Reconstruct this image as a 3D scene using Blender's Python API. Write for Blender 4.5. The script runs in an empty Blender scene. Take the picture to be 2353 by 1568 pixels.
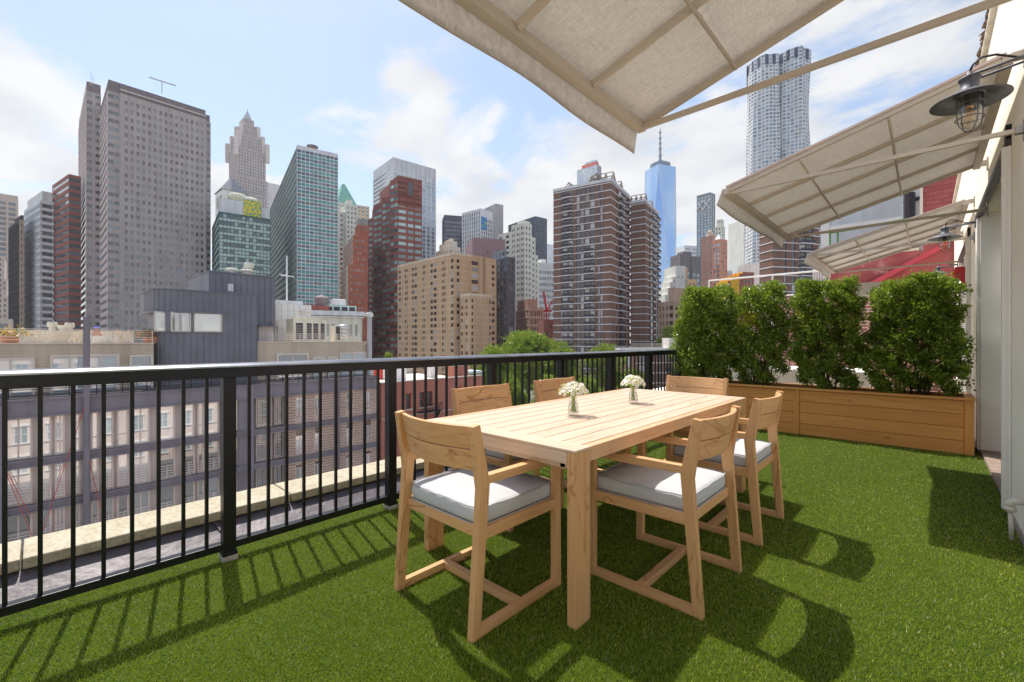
import bpy, math, random
import numpy as np
from math import sin, cos, pi, radians, sqrt, atan2
from mathutils import Vector
random.seed(7); rng = np.random.default_rng(7)
SC = bpy.context.scene; COL = SC.collection

# ------------------------------------------------------------------ camera
# world: X towards the stucco wall, Y along the terrace, Z up, terrace floor z = 0, camera above the origin
H = 1.206; F = 1019.0; CX, CY = 1176.5, 784.0; YAW = radians(43)
cam = bpy.data.cameras.new('camera'); co = bpy.data.objects.new('camera', cam); COL.objects.link(co)
co.location = (0, 0, H); co.rotation_euler = (radians(90), 0, YAW)
cam.sensor_width = 36; cam.sensor_fit = 'HORIZONTAL'; cam.lens = 36*F/2353; cam.clip_start = .02; cam.clip_end = 20000
SC.camera = co
# ------------------------------------------------------------------ light
SUN_AZ = radians(-78); SUN_EL = radians(60.5)     # azimuth from +Y, clockwise
SUN_DIR = Vector((sin(SUN_AZ)*cos(SUN_EL), cos(SUN_AZ)*cos(SUN_EL), sin(SUN_EL)))
sl = bpy.data.lights.new('sun', 'SUN'); sl.energy = 3.7; sl.angle = radians(.53); sl.color = (1, .95, .885)
so = bpy.data.objects.new('sun', sl); COL.objects.link(so); so.rotation_euler = SUN_DIR.to_track_quat('Z', 'Y').to_euler()
SKY_STRENGTH = .15
W = bpy.data.worlds.new('World'); SC.world = W; W.use_nodes = True
SC.view_settings.view_transform = 'Standard'; SC.view_settings.look = 'None'
SC.view_settings.exposure = .7; SC.view_settings.gamma = 1
SC.cycles.max_bounces = 7; SC.cycles.transparent_max_bounces = 12; SC.cycles.use_denoising = True
SC.cycles.volume_bounces = 0

def world():
    nt = W.node_tree; nt.nodes.clear(); n = nt.nodes.new; L = nt.links.new
    out = n('ShaderNodeOutputWorld'); bg = n('ShaderNodeBackground'); bg.inputs[1].default_value = SKY_STRENGTH
    sky = n('ShaderNodeTexSky'); sky.sky_type = 'NISHITA'; sky.sun_disc = False
    sky.sun_elevation = SUN_EL; sky.sun_rotation = SUN_AZ; sky.air_density = 1.0; sky.dust_density = .6; sky.ozone_density = 1.6
    tc = n('ShaderNodeTexCoord'); sp = n('ShaderNodeSeparateXYZ'); L(tc.outputs['Generated'], sp.inputs[0])
    def m(op, a, b=None, c=None):
        k = n('ShaderNodeMath'); k.operation = op
        for i, v in enumerate((a, b, c)):
            if v is None: continue
            if isinstance(v, (int, float)): k.inputs[i].default_value = v
            else: L(v, k.inputs[i])
        return k.outputs[0]
    z = m('MAXIMUM', sp.outputs[2], 0.0); d = m('ADD', z, .16)
    cx = m('DIVIDE', sp.outputs[0], d); cy = m('DIVIDE', sp.outputs[1], d)
    cb = n('ShaderNodeCombineXYZ'); L(cx, cb.inputs[0]); L(cy, cb.inputs[1]); cb.inputs[2].default_value = CLOUD_SEED
    n1 = n('ShaderNodeTexNoise'); n1.inputs['Scale'].default_value = 1.35; n1.inputs['Detail'].default_value = 8
    n1.inputs['Roughness'].default_value = .6; n1.inputs['Distortion'].default_value = .35; L(cb.outputs[0], n1.inputs[0])
    n2 = n('ShaderNodeTexNoise'); n2.inputs['Scale'].default_value = .5; n2.inputs['Detail'].default_value = 2; L(cb.outputs[0], n2.inputs[0])
    s = m('ADD', m('MULTIPLY', n1.outputs[0], .72), m('MULTIPLY', n2.outputs[0], .28))
    # more cloud low in the sky
    low = m('MULTIPLY', m('SUBTRACT', .55, z), .19)
    s = m('ADD', s, low)
    r = n('ShaderNodeValToRGB'); r.color_ramp.elements[0].position = .485; r.color_ramp.elements[1].position = .565
    r.color_ramp.interpolation = 'EASE'; L(s, r.inputs[0])
    mask = m('MULTIPLY', r.outputs[0], .93)
    # cloud colour: sunlit white with softly greyer thick parts
    n3 = n('ShaderNodeTexNoise'); n3.inputs['Scale'].default_value = 3.2; n3.inputs['Detail'].default_value = 6; L(cb.outputs[0], n3.inputs[0])
    cr = n('ShaderNodeValToRGB'); cr.color_ramp.elements[0].position = .3; cr.color_ramp.elements[0].color = (.76, .775, .80, 1)
    cr.color_ramp.elements[1].position = .6; cr.color_ramp.elements[1].color = (1, .985, .965, 1); L(n3.outputs[0], cr.inputs[0])
    cv = n('ShaderNodeVectorMath'); cv.operation = 'SCALE'; cv.inputs['Scale'].default_value = CLOUD_GAIN; L(cr.outputs[0], cv.inputs[0])
    # thin veil: sky colour scaled and lifted
    sv = n('ShaderNodeVectorMath'); sv.operation = 'MULTIPLY'; sv.inputs[1].default_value = SKY_GAIN; L(sky.outputs[0], sv.inputs[0])
    sv2 = n('ShaderNodeVectorMath'); sv2.operation = 'ADD'; sv2.inputs[1].default_value = SKY_VEIL; L(sv.outputs[0], sv2.inputs[0])
    mx = n('ShaderNodeMix'); mx.data_type = 'RGBA'; L(mask, mx.inputs[0]); L(sv2.outputs[0], mx.inputs[6]); L(cv.outputs[0], mx.inputs[7])
    L(mx.outputs[2], bg.inputs[0]); L(bg.outputs[0], out.inputs[0])
CLOUD_SEED = 8.1; CLOUD_GAIN = 3.95; SKY_GAIN = (.62, .60, .58); SKY_VEIL = (.62, .8, 1.05)
world()

# ------------------------------------------------------------------ pixel helpers (2353 px wide view of the photo)
RV = Vector((cos(YAW), sin(YAW), 0)); FV = Vector((-sin(YAW), cos(YAW), 0))
def at(px, Z, py=None):
    v = FV*Z + RV*((px-CX)/F*Z)
    v.z = H - ((py-CY)/F*Z) if py is not None else 0
    return v
def zof(py, Z): return H - (py-CY)/F*Z
def upl(px, V):                       # Y on the plane x = V
    r = (px-CX)/F; a, b = sin(YAW), cos(YAW)
    # X = a*u + b*V ; Z = b*u - a*V
    return (b*V + r*a*V)/(r*b - a)
def dep(x, y): return cos(YAW)*y - sin(YAW)*x
def zpl(px, py, V): return zof(py, dep(V, upl(px, V)))

# ------------------------------------------------------------------ materials
def _c(c): return (c[0], c[1], c[2], 1)
class NT:
    def __init__(s, name):
        s.m = bpy.data.materials.new(name); s.m.use_nodes = True; s.nt = s.m.node_tree; s.nt.nodes.clear()
        s.out = s.n('OutputMaterial'); s._co = None
    def n(s, t, **kw):
        k = s.nt.nodes.new('ShaderNode'+t)
        for a, v in kw.items(): setattr(k, a, v)
        return k
    def L(s, a, b): s.nt.links.new(a, b)
    def co(s, scale=(1, 1, 1), rnd=True):
        tc = s.n('TexCoord'); mp = s.n('Mapping'); mp.inputs['Scale'].default_value = scale
        if rnd:
            oi = s.n('ObjectInfo'); ml = s.n('VectorMath', operation='SCALE'); ml.inputs[0].default_value = (13.1, 7.7, 9.3)
            s.L(oi.outputs['Random'], ml.inputs['Scale'])
            ad = s.n('VectorMath', operation='ADD'); s.L(tc.outputs['Object'], ad.inputs[0]); s.L(ml.outputs[0], ad.inputs[1])
            s.L(ad.outputs[0], mp.inputs['Vector'])
        else: s.L(tc.outputs['Object'], mp.inputs['Vector'])
        return mp.outputs[0]
    def noise(s, co, sc, det=4, rough=.55, dist=0):
        k = s.n('TexNoise'); k.inputs['Scale'].default_value = sc; k.inputs['Detail'].default_value = det
        k.inputs['Roughness'].default_value = rough; k.inputs['Distortion'].default_value = dist; s.L(co, k.inputs['Vector'])
        return k.outputs[0]
    def ramp(s, f, stops):
        k = s.n('ValToRGB'); e = k.color_ramp.elements
        while len(e) < len(stops): e.new(.5)
        for i, (p, c) in enumerate(stops): e[i].position = p; e[i].color = _c(c) if isinstance(c, (tuple, list)) else (c, c, c, 1)
        s.L(f, k.inputs[0]); return k.outputs[0]
    def mix(s, f, a, b, bt='MIX'):
        k = s.n('Mix', data_type='RGBA', blend_type=bt)
        for i, v in ((0, f), (6, a), (7, b)):
            if isinstance(v, (int, float)): k.inputs[i].default_value = v
            elif isinstance(v, (tuple, list)): k.inputs[i].default_value = _c(v)
            else: s.L(v, k.inputs[i])
        return k.outputs[2]
    def math(s, op, a, b=0):
        k = s.n('Math', operation=op)
        for i, v in enumerate((a, b)):
            if isinstance(v, (int, float)): k.inputs[i].default_value = v
            else: s.L(v, k.inputs[i])
        return k.outputs[0]
    def bump(s, h, strength=.3, dist=.01):
        k = s.n('Bump'); k.inputs['Strength'].default_value = strength; k.inputs['Distance'].default_value = dist; s.L(h, k.inputs['Height'])
        return k.outputs[0]
    def bsdf(s, color, rough=.7, metal=0, spec=.5, normal=None, out=True, **kw):
        b = s.n('BsdfPrincipled'); b.inputs['Metallic'].default_value = metal; b.inputs['Specular IOR Level'].default_value = spec
        if isinstance(color, (tuple, list)): b.inputs['Base Color'].default_value = _c(color)
        else: s.L(color, b.inputs['Base Color'])
        if isinstance(rough, (int, float)): b.inputs['Roughness'].default_value = rough
        else: s.L(rough, b.inputs['Roughness'])
        if normal is not None: s.L(normal, b.inputs['Normal'])
        for k, v in kw.items(): b.inputs[k].default_value = v
        if out: s.L(b.outputs[0], s.out.inputs[0])
        return b.outputs[0]
MC = {}
def plain(name, c, rough=.7, metal=0, var=.12, sc=3.0, bump=0, bsc=60, spec=.5):
    """paint / stone / plaster with mild mottling"""
    if name in MC: return MC[name]
    s = NT(name); co = s.co(); f = s.noise(co, sc, 6)
    lo = tuple(x*(1-var) for x in c); hi = tuple(min(1, x*(1+var)) for x in c)
    col = s.ramp(f, [(.3, lo), (.7, hi)])
    nrm = s.bump(s.noise(co, bsc, 4), bump, .004) if bump else None
    s.bsdf(col, rough, metal, spec, nrm); MC[name] = s.m; return s.m
def wood(name, c, axis=0, fig=.5, rough=.55, knots=False):
    if name in MC: return MC[name]
    s = NT(name); sc = [9, 9, 9]; sc[axis] = .9; co = s.co(tuple(sc))
    f1 = s.noise(co, 1.6, 8, .6, 1.2)
    sc2 = [70, 70, 70]; sc2[axis] = 2.2; f2 = s.noise(s.co(tuple(sc2)), 1.0, 5, .6)
    d = tuple(x*k for x, k in zip(c, (.78, .68, .58))); l = tuple(min(1, x*k) for x, k in zip(c, (1.13, 1.12, 1.1)))
    col = s.ramp(f1, [(.28, d), (.5, c), (.72, l)])
    col = s.mix(.35, col, s.ramp(f2, [(.3, d), (.65, l)]))
    # dark mineral streaks: thin iso-lines of a slow noise
    sc3 = [5, 5, 5]; sc3[axis] = 1.0; f3 = s.noise(s.co(tuple(sc3)), 1.15, 3, .5, .9)
    line = s.math('ABSOLUTE', s.math('SUBTRACT', f3, .57)); line = s.ramp(line, [(0, 1.0), (.012, 0.0)])
    k = s.math('MULTIPLY', line, fig)
    col = s.mix(k, col, tuple(x*y for x, y in zip(c, (.52, .36, .24))))
    oi = s.n('ObjectInfo'); col = s.mix(s.math('MULTIPLY', oi.outputs['Random'], .38), col, tuple(x*y for x, y in zip(c, (.84, .78, .7))))
    if knots:
        v = s.n('TexVoronoi'); v.inputs['Scale'].default_value = 1; s.L(s.co((2.2, 1, 4.7) if axis == 0 else (4.7, 2.2, 4.7)), v.inputs['Vector'])
        kf = s.ramp(v.outputs['Distance'], [(.035, 1.0), (.1, 0.0)]); col = s.mix(s.math('MULTIPLY', kf, .8), col, tuple(x*y for x, y in zip(c, (.4, .28, .2))))
    s.bsdf(col, rough, 0, .35, s.bump(f2, .25, .0015)); MC[name] = s.m; return s.m
def brick(name, c, c2, mortar, bw=.21, bh=.07, ms=.012, rough=.85):
    if name in MC: return MC[name]
    s = NT(name); tc = s.n('TexCoord'); sp = s.n('SeparateXYZ'); s.L(tc.outputs['Object'], sp.inputs[0])
    cb = s.n('CombineXYZ'); s.L(s.math('ADD', sp.outputs[0], sp.outputs[1]), cb.inputs[0]); s.L(sp.outputs[2], cb.inputs[1])
    b = s.n('TexBrick'); b.inputs['Scale'].default_value = 1; b.inputs['Brick Width'].default_value = bw; b.inputs['Row Height'].default_value = bh
    b.inputs['Mortar Size'].default_value = ms; b.inputs['Color1'].default_value = _c(c); b.inputs['Color2'].default_value = _c(c2); b.inputs['Mortar'].default_value = _c(mortar)
    s.L(cb.outputs[0], b.inputs['Vector'])
    f = s.noise(s.co(), 1.1, 6); col = s.mix(.35, b.outputs[0], s.ramp(f, [(.3, tuple(x*.6 for x in c)), (.7, tuple(min(1, x*1.3) for x in c2))]))
    s.bsdf(col, rough, 0, .3); MC[name] = s.m; return s.m
def winglass(name, dark, light, refl=.25, p=.5, rough=.06, spread=.12):
    """window glass with rooms / blinds behind it: colour varies from pane to pane, and it mirrors the sky"""
    if name in MC: return MC[name]
    s = NT(name); at_ = s.n('Attribute', attribute_name='rnd'); oi = s.n('ObjectInfo')
    f = s.math('FRACT', s.math('ADD', at_.outputs['Fac'], s.math('MULTIPLY', oi.outputs['Random'], 1)))
    col = s.ramp(f, [(max(0, p-spread), dark), (min(1, p+spread), light)])
    d = s.bsdf(col, .6, 0, .2, out=False); refl = refl*.55 if refl < .3 else refl
    g = s.n('BsdfGlossy'); g.inputs['Roughness'].default_value = rough; g.inputs['Color'].default_value = (.95, .97, 1, 1)
    lw = s.n('LayerWeight'); lw.inputs[0].default_value = .35
    fac = s.math('MINIMUM', s.math('ADD', s.math('MULTIPLY', lw.outputs['Fresnel'], .9), refl), .9)
    mx = s.n('MixShader'); s.L(fac, mx.inputs[0]); s.L(d, mx.inputs[1]); s.L(g.outputs[0], mx.inputs[2]); s.L(mx.outputs[0], s.out.inputs[0])
    MC[name] = s.m; return s.m
def clearglass(name='clear_glass', tint=(1, 1, 1)):
    if name in MC: return MC[name]
    s = NT(name); t = s.n('BsdfTransparent'); t.inputs[0].default_value = _c(tint); g = s.n('BsdfGlossy'); g.inputs['Roughness'].default_value = .02
    lw = s.n('LayerWeight'); lw.inputs[0].default_value = .25; fac = s.math('ADD', s.math('MULTIPLY', lw.outputs['Facing'], .55), .05)
    mx = s.n('MixShader'); s.L(fac, mx.inputs[0]); s.L(t.outputs[0], mx.inputs[1]); s.L(g.outputs[0], mx.inputs[2]); s.L(mx.outputs[0], s.out.inputs[0])
    MC[name] = s.m; return s.m
def leafmat(name, stops, trans=.35, rough=.4):
    if name in MC: return MC[name]
    s = NT(name); a = s.n('Attribute', attribute_name='rnd'); col = s.ramp(a.outputs['Fac'], stops)
    b = s.bsdf(col, rough, 0, .5, out=False); t = s.n('BsdfTranslucent'); s.L(s.mix(.5, col, (.30, .42, .03)), t.inputs[0])
    mx = s.n('MixShader'); mx.inputs[0].default_value = trans; s.L(b, mx.inputs[1]); s.L(t.outputs[0], mx.inputs[2]); s.L(mx.outputs[0], s.out.inputs[0])
    MC[name] = s.m; return s.m

# ------------------------------------------------------------------ mesh helpers
class MB:
    def __init__(s): s.v = []; s.f = []; s.mi = []; s.rnd = None
    def quad(s, a, b, c, d, mi=0):
        k = len(s.v); s.v += [tuple(a), tuple(b), tuple(c), tuple(d)]; s.f.append((k, k+1, k+2, k+3)); s.mi.append(mi)
    def hexa(s, p, mi=0):
        """8 points: bottom ring 0-3 (ccw seen from above), top ring 4-7"""
        k = len(s.v); s.v += [tuple(q) for q in p]
        for f in ((0, 3, 2, 1), (4, 5, 6, 7), (0, 1, 5, 4), (1, 2, 6, 5), (2, 3, 7, 6), (3, 0, 4, 7)):
            s.f.append(tuple(k+i for i in f)); s.mi.append(mi)
        return s
    def box(s, x0, x1, y0, y1, z0, z1, mi=0):
        x0, x1 = sorted((x0, x1)); y0, y1 = sorted((y0, y1)); z0, z1 = sorted((z0, z1))
        return s.hexa([(x0, y0, z0), (x1, y0, z0), (x1, y1, z0), (x0, y1, z0), (x0, y0, z1), (x1, y0, z1), (x1, y1, z1), (x0, y1, z1)], mi)
    def bar(s, a, b, w, h=None, up=(0, 0, 1), mi=0):
        """rectangular bar from a to b, w across, h along 'up'"""
        h = h or w; a = Vector(a); b = Vector(b); d = (b-a).normalized(); u = Vector(up)
        if abs(d.dot(u)) > .98: u = Vector((0, 1, 0))
        r = d.cross(u).normalized(); u = r.cross(d).normalized(); P = []
        for q in (a, b):
            P.append([q-r*w/2-u*h/2, q+r*w/2-u*h/2, q+r*w/2+u*h/2, q-r*w/2+u*h/2])
        k = len(s.v); s.v += [tuple(q) for q in P[0]+P[1]]
        for f in ((0, 1, 2, 3), (7, 6, 5, 4), (0, 4, 5, 1), (1, 5, 6, 2), (2, 6, 7, 3), (3, 7, 4, 0)):
            s.f.append(tuple(k+i for i in f)); s.mi.append(mi)
        return s
    def tube(s, pts, r, n=8, mi=0, cap=True):
        pts = [Vector(p) for p in pts]; rs = r if isinstance(r, (list, tuple)) else [r]*len(pts); k0 = len(s.v); u = None
        for i, p in enumerate(pts):
            d = (pts[min(i+1, len(pts)-1)]-pts[max(i-1, 0)]).normalized()
            if u is None: u = d.orthogonal().normalized()
            u = (u-d*u.dot(d)).normalized(); w = d.cross(u)
            for j in range(n):
                a = 2*pi*j/n; s.v.append(tuple(p+(u*cos(a)+w*sin(a))*rs[i]))
        for i in range(len(pts)-1):
            for j in range(n):
                a = k0+i*n+j; b = k0+i*n+(j+1) % n; s.f.append((a, b, b+n, a+n)); s.mi.append(mi)
        if cap:
            s.f.append(tuple(k0+j for j in range(n))[::-1]); s.mi.append(mi)
            s.f.append(tuple(k0+(len(pts)-1)*n+j for j in range(n))); s.mi.append(mi)
        return s
    def lathe(s, prof, c=(0, 0, 0), n=24, mi=0, cap=False):
        k0 = len(s.v)
        for r, z in prof:
            for j in range(n): a = 2*pi*j/n; s.v.append((c[0]+r*cos(a), c[1]+r*sin(a), c[2]+z))
        for i in range(len(prof)-1):
            for j in range(n):
                a = k0+i*n+j; b = k0+i*n+(j+1) % n; s.f.append((a, b, b+n, a+n)); s.mi.append(mi)
        if cap:
            s.f.append(tuple(k0+j for j in range(n))[::-1]); s.mi.append(mi)
            s.f.append(tuple(k0+(len(prof)-1)*n+j for j in range(n))); s.mi.append(mi)
        return s
    def build(s, name, mats, parent=None, bevel=0, smooth=False, loc=None, seg=2, subd=0):
        me = bpy.data.meshes.new(name); me.from_pydata(s.v, [], s.f)
        if not isinstance(mats, (list, tuple)): mats = [mats]
        for m in mats: me.materials.append(m)
        if len(mats) > 1: me.polygons.foreach_set('material_index', s.mi)
        if s.rnd is not None:
            a = me.attributes.new('rnd', 'FLOAT', 'FACE'); a.data.foreach_set('value', s.rnd)
        if smooth: me.polygons.foreach_set('use_smooth', [True]*len(s.f))
        me.update(); o = bpy.data.objects.new(name, me); COL.objects.link(o)
        if parent is not None: o.parent = parent
        if loc: o.location = loc
        if bevel:
            b = o.modifiers.new('bevel', 'BEVEL'); b.width = bevel; b.segments = seg; b.limit_method = 'ANGLE'; b.angle_limit = radians(40)
            b.harden_normals = False
        if subd:
            b = o.modifiers.new('sub', 'SUBSURF'); b.levels = subd; b.render_levels = subd
        return o
def tag(o, label=None, cat=None, group=None, kind=None):
    if label: o['label'] = label
    if cat: o['category'] = cat
    if group: o['group'] = group
    if kind: o['kind'] = kind
    return o
def thing(name, loc, rz=0, label=None, cat=None, group=None):
    o = bpy.data.objects.new(name, None); COL.objects.link(o); o.location = loc; o.rotation_euler = (0, 0, rz); o.empty_display_size = .2
    return tag(o, label, cat, group)
def copy_tree(o, kids, parent=None):
    c = o.copy(); COL.objects.link(c)
    if parent is not None: c.parent = parent
    for ch in kids.get(o, []): copy_tree(ch, kids, c)
    return c
def kidmap():
    k = {}
    for o in COL.objects:
        if o.parent: k.setdefault(o.parent, []).append(o)
    return k
def npmesh(name, V, FQ, mat, rnd=None, parent=None, n=4, smooth=False):
    """V (k,3) float, FQ (m,n) int"""
    me = bpy.data.meshes.new(name); me.vertices.add(len(V)); me.vertices.foreach_set('co', V.astype(np.float32).ravel())
    m = len(FQ); me.loops.add(m*n); me.loops.foreach_set('vertex_index', FQ.astype(np.int32).ravel())
    me.polygons.add(m); me.polygons.foreach_set('loop_start', np.arange(m, dtype=np.int32)*n)
    if rnd is not None:
        a = me.attributes.new('rnd', 'FLOAT', 'FACE'); a.data.foreach_set('value', rnd.astype(np.float32))
    me.materials.append(mat); me.update(calc_edges=True)
    if smooth: me.polygons.foreach_set('use_smooth', [True]*m)
    o = bpy.data.objects.new(name, me); COL.objects.link(o)
    if parent is not None: o.parent = parent
    return o
# ================================================================== TERRACE
XR = -2.82      # railing plane
XW = .43        # stucco wall plane
TX, TY = -1.59, 2.72     # table centre
M_BLACK = plain('black_paint', (.010, .010, .013), .35, 0, .1, 8, spec=.35)
M_TAUPE = plain('taupe_powder_coat', (.50, .43, .35), .45, 0, .05, 5)
M_STUCCO = plain('cream_stucco', (.92, .85, .72), .92, 0, .05, 2.2, .7, 170, spec=.15)
M_WHITE = plain('white_trim_paint', (.86, .82, .76), .45, 0, .04, 3)

# --- turf -----------------------------------------------------------------
s = NT('turf_backing'); f = s.noise(s.co((1, 1, 1), False), 90, 6); s.bsdf(s.ramp(f, [(.35, (.02, .04, .004)), (.7, (.08, .12, .012))]), .9, 0, .2)
mb = MB(); mb.box(-3.0, XW, -1.6, 7.9, -.06, .002); o = mb.build('turf_base', s.m); tag(o, kind='structure')
def turf():
    V = []; R = []
    N = 760000
    # sample by distance from the viewpoint: dense near, sparser and broader far away
    x = rng.uniform(-2.99, XW-.005, N*5); y = rng.uniform(-.6, 6.72, N*5); d = np.sqrt(x*x+y*y+.6)
    # stay inside (a margin around) what a viewer near the camera can see
    zc = np.cos(YAW)*y-np.sin(YAW)*x; xc = np.cos(YAW)*x+np.sin(YAW)*y
    keep = (rng.uniform(0, 1, len(x)) < np.minimum(1, 2.6/(d**1.9))) & (zc > .35) & (np.abs(xc) < 1.45*zc+.5)
    x = x[keep][:N]; y = y[keep][:N]; d = d[keep][:N]; n = len(x)
    th = rng.uniform(0, 2*pi, n); w = .0009+.00055*d/1.5*rng.uniform(.7, 1.3, n); h = rng.uniform(.008, .017, n)
    ln = rng.uniform(.1, .9, n)*h; td = rng.uniform(0, 2*pi, n)
    dx, dy = np.cos(th)*w, np.sin(th)*w; lx, ly = np.cos(td)*ln, np.sin(td)*ln
    P = np.zeros((n, 3, 3)); P[:, 0] = np.stack([x-dx, y-dy, np.zeros(n)], 1); P[:, 1] = np.stack([x+dx, y+dy, np.zeros(n)], 1)
    P[:, 2] = np.stack([x+lx, y+ly, h], 1)
    lo_ = np.sin(x*2.3+1+.8*np.sin(y*1.7))*np.sin(y*1.9+.5*np.sin(x*3.1))+.5*np.sin(x*6.1+y*4.3)*np.sin(y*5.3-x*2)
    r = np.clip(rng.normal(.5, .2, n)+.07*lo_, 0, .97); r[rng.uniform(0, 1, n) < .03] = 1.0
    m = leafmat('turf_blades', [(0, (.04, .07, .005)), (.35, (.165, .24, .010)), (.75, (.34, .405, .024)), (.93, (.44, .48, .06)), (1, (.70, .60, .34))], .3, .45)
    o = npmesh('artificial_grass', P.reshape(-1, 3), np.arange(n*3).reshape(-1, 3), m, r, n=3)
    tag(o, kind='stuff', label='short green artificial grass covering the terrace floor', cat='grass')
turf()
# a few scraps of pale litter on the turf
# --- parapet outside the railing ------------------------------------------
s = NT('sandstone_coping'); co_ = s.co((1, 1, 1), False)
a = s.noise(co_, 9, 8, .65); b = s.noise(co_, 55, 5, .6)
s.bsdf(s.mix(.4, s.ramp(a, [(.3, (.38, .31, .20)), (.55, (.52, .46, .34)), (.75, (.60, .56, .46))]), s.ramp(b, [(.35, (.28, .21, .12)), (.6, (.58, .53, .42))])), .95, 0, .1, s.bump(b, .6, .006))
M_COPING = s.m
par = thing('parapet_wall', (-3.36, 3, 0), 0, 'low parapet with cream stone coping running outside the black railing', 'parapet')
for k in range(9):
    y0 = -4.3+k*1.25; m_ = MB(); m_.box(-.17, .155, y0+.004, y0+1.246, .093, .15); m_.build('coping_stone', M_COPING, par, .008)
m_ = MB(); m_.box(-.14, .13, -4.3, 5.5, -.3, .092); m_.build('wall', plain('mossy_parapet_stone', (.13, .125, .09), .95, 0, .5, 7, .6, 60), par)
s = NT('lead_flashing'); co_ = s.co((1, 1, 1), False); a = s.noise(co_, 3.5, 7, .62, .5)
s.bsdf(s.ramp(a, [(.3, (.055, .045, .05)), (.55, (.115, .095, .105)), (.72, (.20, .175, .175))]), .5, .15, .4, s.bump(s.noise(co_, 7, 4), .5, .02))
m_ = MB(); m_.hexa([(-3.229, -1.3, -.2), (-3.003, -1.3, -.2), (-3.003, 8.5, -.2), (-3.229, 8.5, -.2), (-3.229, -1.3, .088), (-3.003, -1.3, -.02), (-3.003, 8.5, -.02), (-3.229, 8.5, .088)])
for k in range(7): m_.bar((-3.225, -.6+k*1.35, .09), (-3.01, -.55+k*1.35, -.014), .02, .012)
m_.build('parapet_gutter', s.m); tag(bpy.data.objects['parapet_gutter'], 'dark lead lined gutter strip between railing and stone coping', 'gutter')

# --- railing ---------------------------------------------------------------
rail = thing('black_railing', (XR, 0, 0), 0, 'black metal balustrade along the street side of the terrace', 'railing')
RH = 1.08; Y_0 = .724; SP = 1.018
pf = [(.045, -.021), (.045, -.012), (.028, .0), (-.03, .004), (-.055, -.004), (-.055, -.021)]; m_ = MB(); k = len(pf)
for y in (Y_0-2*SP-.4, 7.8): m_.v += [(x, y, RH+z) for x, z in pf]
m_.f = [tuple(range(k)), tuple(range(k, 2*k))[::-1]]+[(i, i+k, (i+1) % k+k, (i+1) % k) for i in range(k)]; m_.mi = [0]*len(m_.f)
m_.build('handrail', plain('worn_sheen_handrail', (.34, .34, .36), .27, .8, .2, 6), rail, .004)  # silver wear, plus sky sheen put into the grey metallic colour
m_ = MB(); m_.box(-.026, .044, Y_0-2*SP-.4, 7.8, RH-.074, RH-.022); m_.build('upper_rail', M_BLACK, rail, .003)
m_ = MB(); m_.box(-.025, .025, Y_0-2*SP-.4, 7.8, .062, .102); m_.build('lower_rail', M_BLACK, rail, .003)
for k in range(-2, 8):
    y = Y_0+k*SP; mp = MB(); mp.box(-.031, .031, y-.031, y+.031, .045, RH-.024); p = mp.build('post', M_BLACK, rail, .003)
    mf = MB(); mf.box(-.04, .04, y-.036, y+.036, .032, .05); mf.build('base_plate', M_BLACK, p, .003)
    mf = MB(); mf.box(-.042, .042, y-.038, y+.038, -.003, .031); mf.build('concrete_foot', plain('concrete', (.40, .37, .33), .95, 0, .2, 20, .5, 90), p, .004)
mb_ = MB(); mb_.box(-.008, .008, -.008, .008, .100, RH-.073); bal = mb_.build('baluster', M_BLACK, rail); first = True
for k in range(-2, 7):
    for j in range(1, 10):
        y = Y_0+k*SP+j*SP/10
        if first: b_ = bal; first = False
        else: b_ = bal.copy(); COL.objects.link(b_)
        b_.location = (0, y, 0)

# --- table ------------------------------------------------------------------
TW = (.86, .62, .38)
def cw(ax): return wood('chair_teak_%d' % ax, (.68, .395, .185), ax, .85, .5)
def tw(ax): return wood('table_teak_%d' % ax, (.68, .515, .385), ax, .10, .5)  # top paler than the legs: sun bleaching, and overexposure put into the colour
tab = thing('dining_table', (TX, TY, 0), 0, 'long pale teak slatted dining table set for six chairs', 'table')
HX, HY = .53, 1.195; TH = .75
for sx in (-1, 1):
    for sy in (-1, 1):
        lg = MB(); lg.box(sx*(HX-.001), sx*(HX-.046), sy*(HY-.001), sy*(HY-.111), 0, TH-.0135); lg.build('leg', cw(2), tab, .003)
ap = MB()
for sx in (-1, 1): ap.box(sx*(HX-.0015), sx*(HX-.045), -HY+.112, HY-.112, TH-.065, TH-.001)
for sx in (-1, 1): ap.box(sx*(HX-.09), sx*(HX-.12), -HY+.05, HY-.05, TH-.105, TH-.066)
ap.build('side_rail', wood('rail_teak', (.68, .43, .25), 1, .12, .5), tab, .0025)
for sy in (-1, 1):
    ap = MB(); ap.box(-HX+.047, HX-.047, sy*HY, sy*(HY-.1), TH-.065, TH-.0132); ap.box(-HX, HX, sy*(HY+.0005), sy*(HY-.111), TH-.013, TH); ap.build('end_board', tw(0), tab, .003)
    ap = MB(); ap.box(-HX+.047, HX-.047, sy*(HY-.05), sy*(HY-.075), TH-.10, TH-.067); ap.build('apron', tw(0), tab, .002)
nsl = 9; wsl = (2*(HX-.0475))/nsl
for k in range(nsl):
    x0 = -HX+.0475+k*wsl; sb = MB(); sb.box(x0+.0034, x0+wsl-.0034, -HY+.113, HY-.113, TH-.024, TH-.0012); sb.build('slat', tw(1), tab, .0015)
sb = MB(); sb.box(-HX+.046, HX-.046, -HY+.1, HY-.1, TH-.045, TH-.03); sb.build('top_support', wood('dark_teak', (.16, .075, .03), 1, .2), tab)

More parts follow.
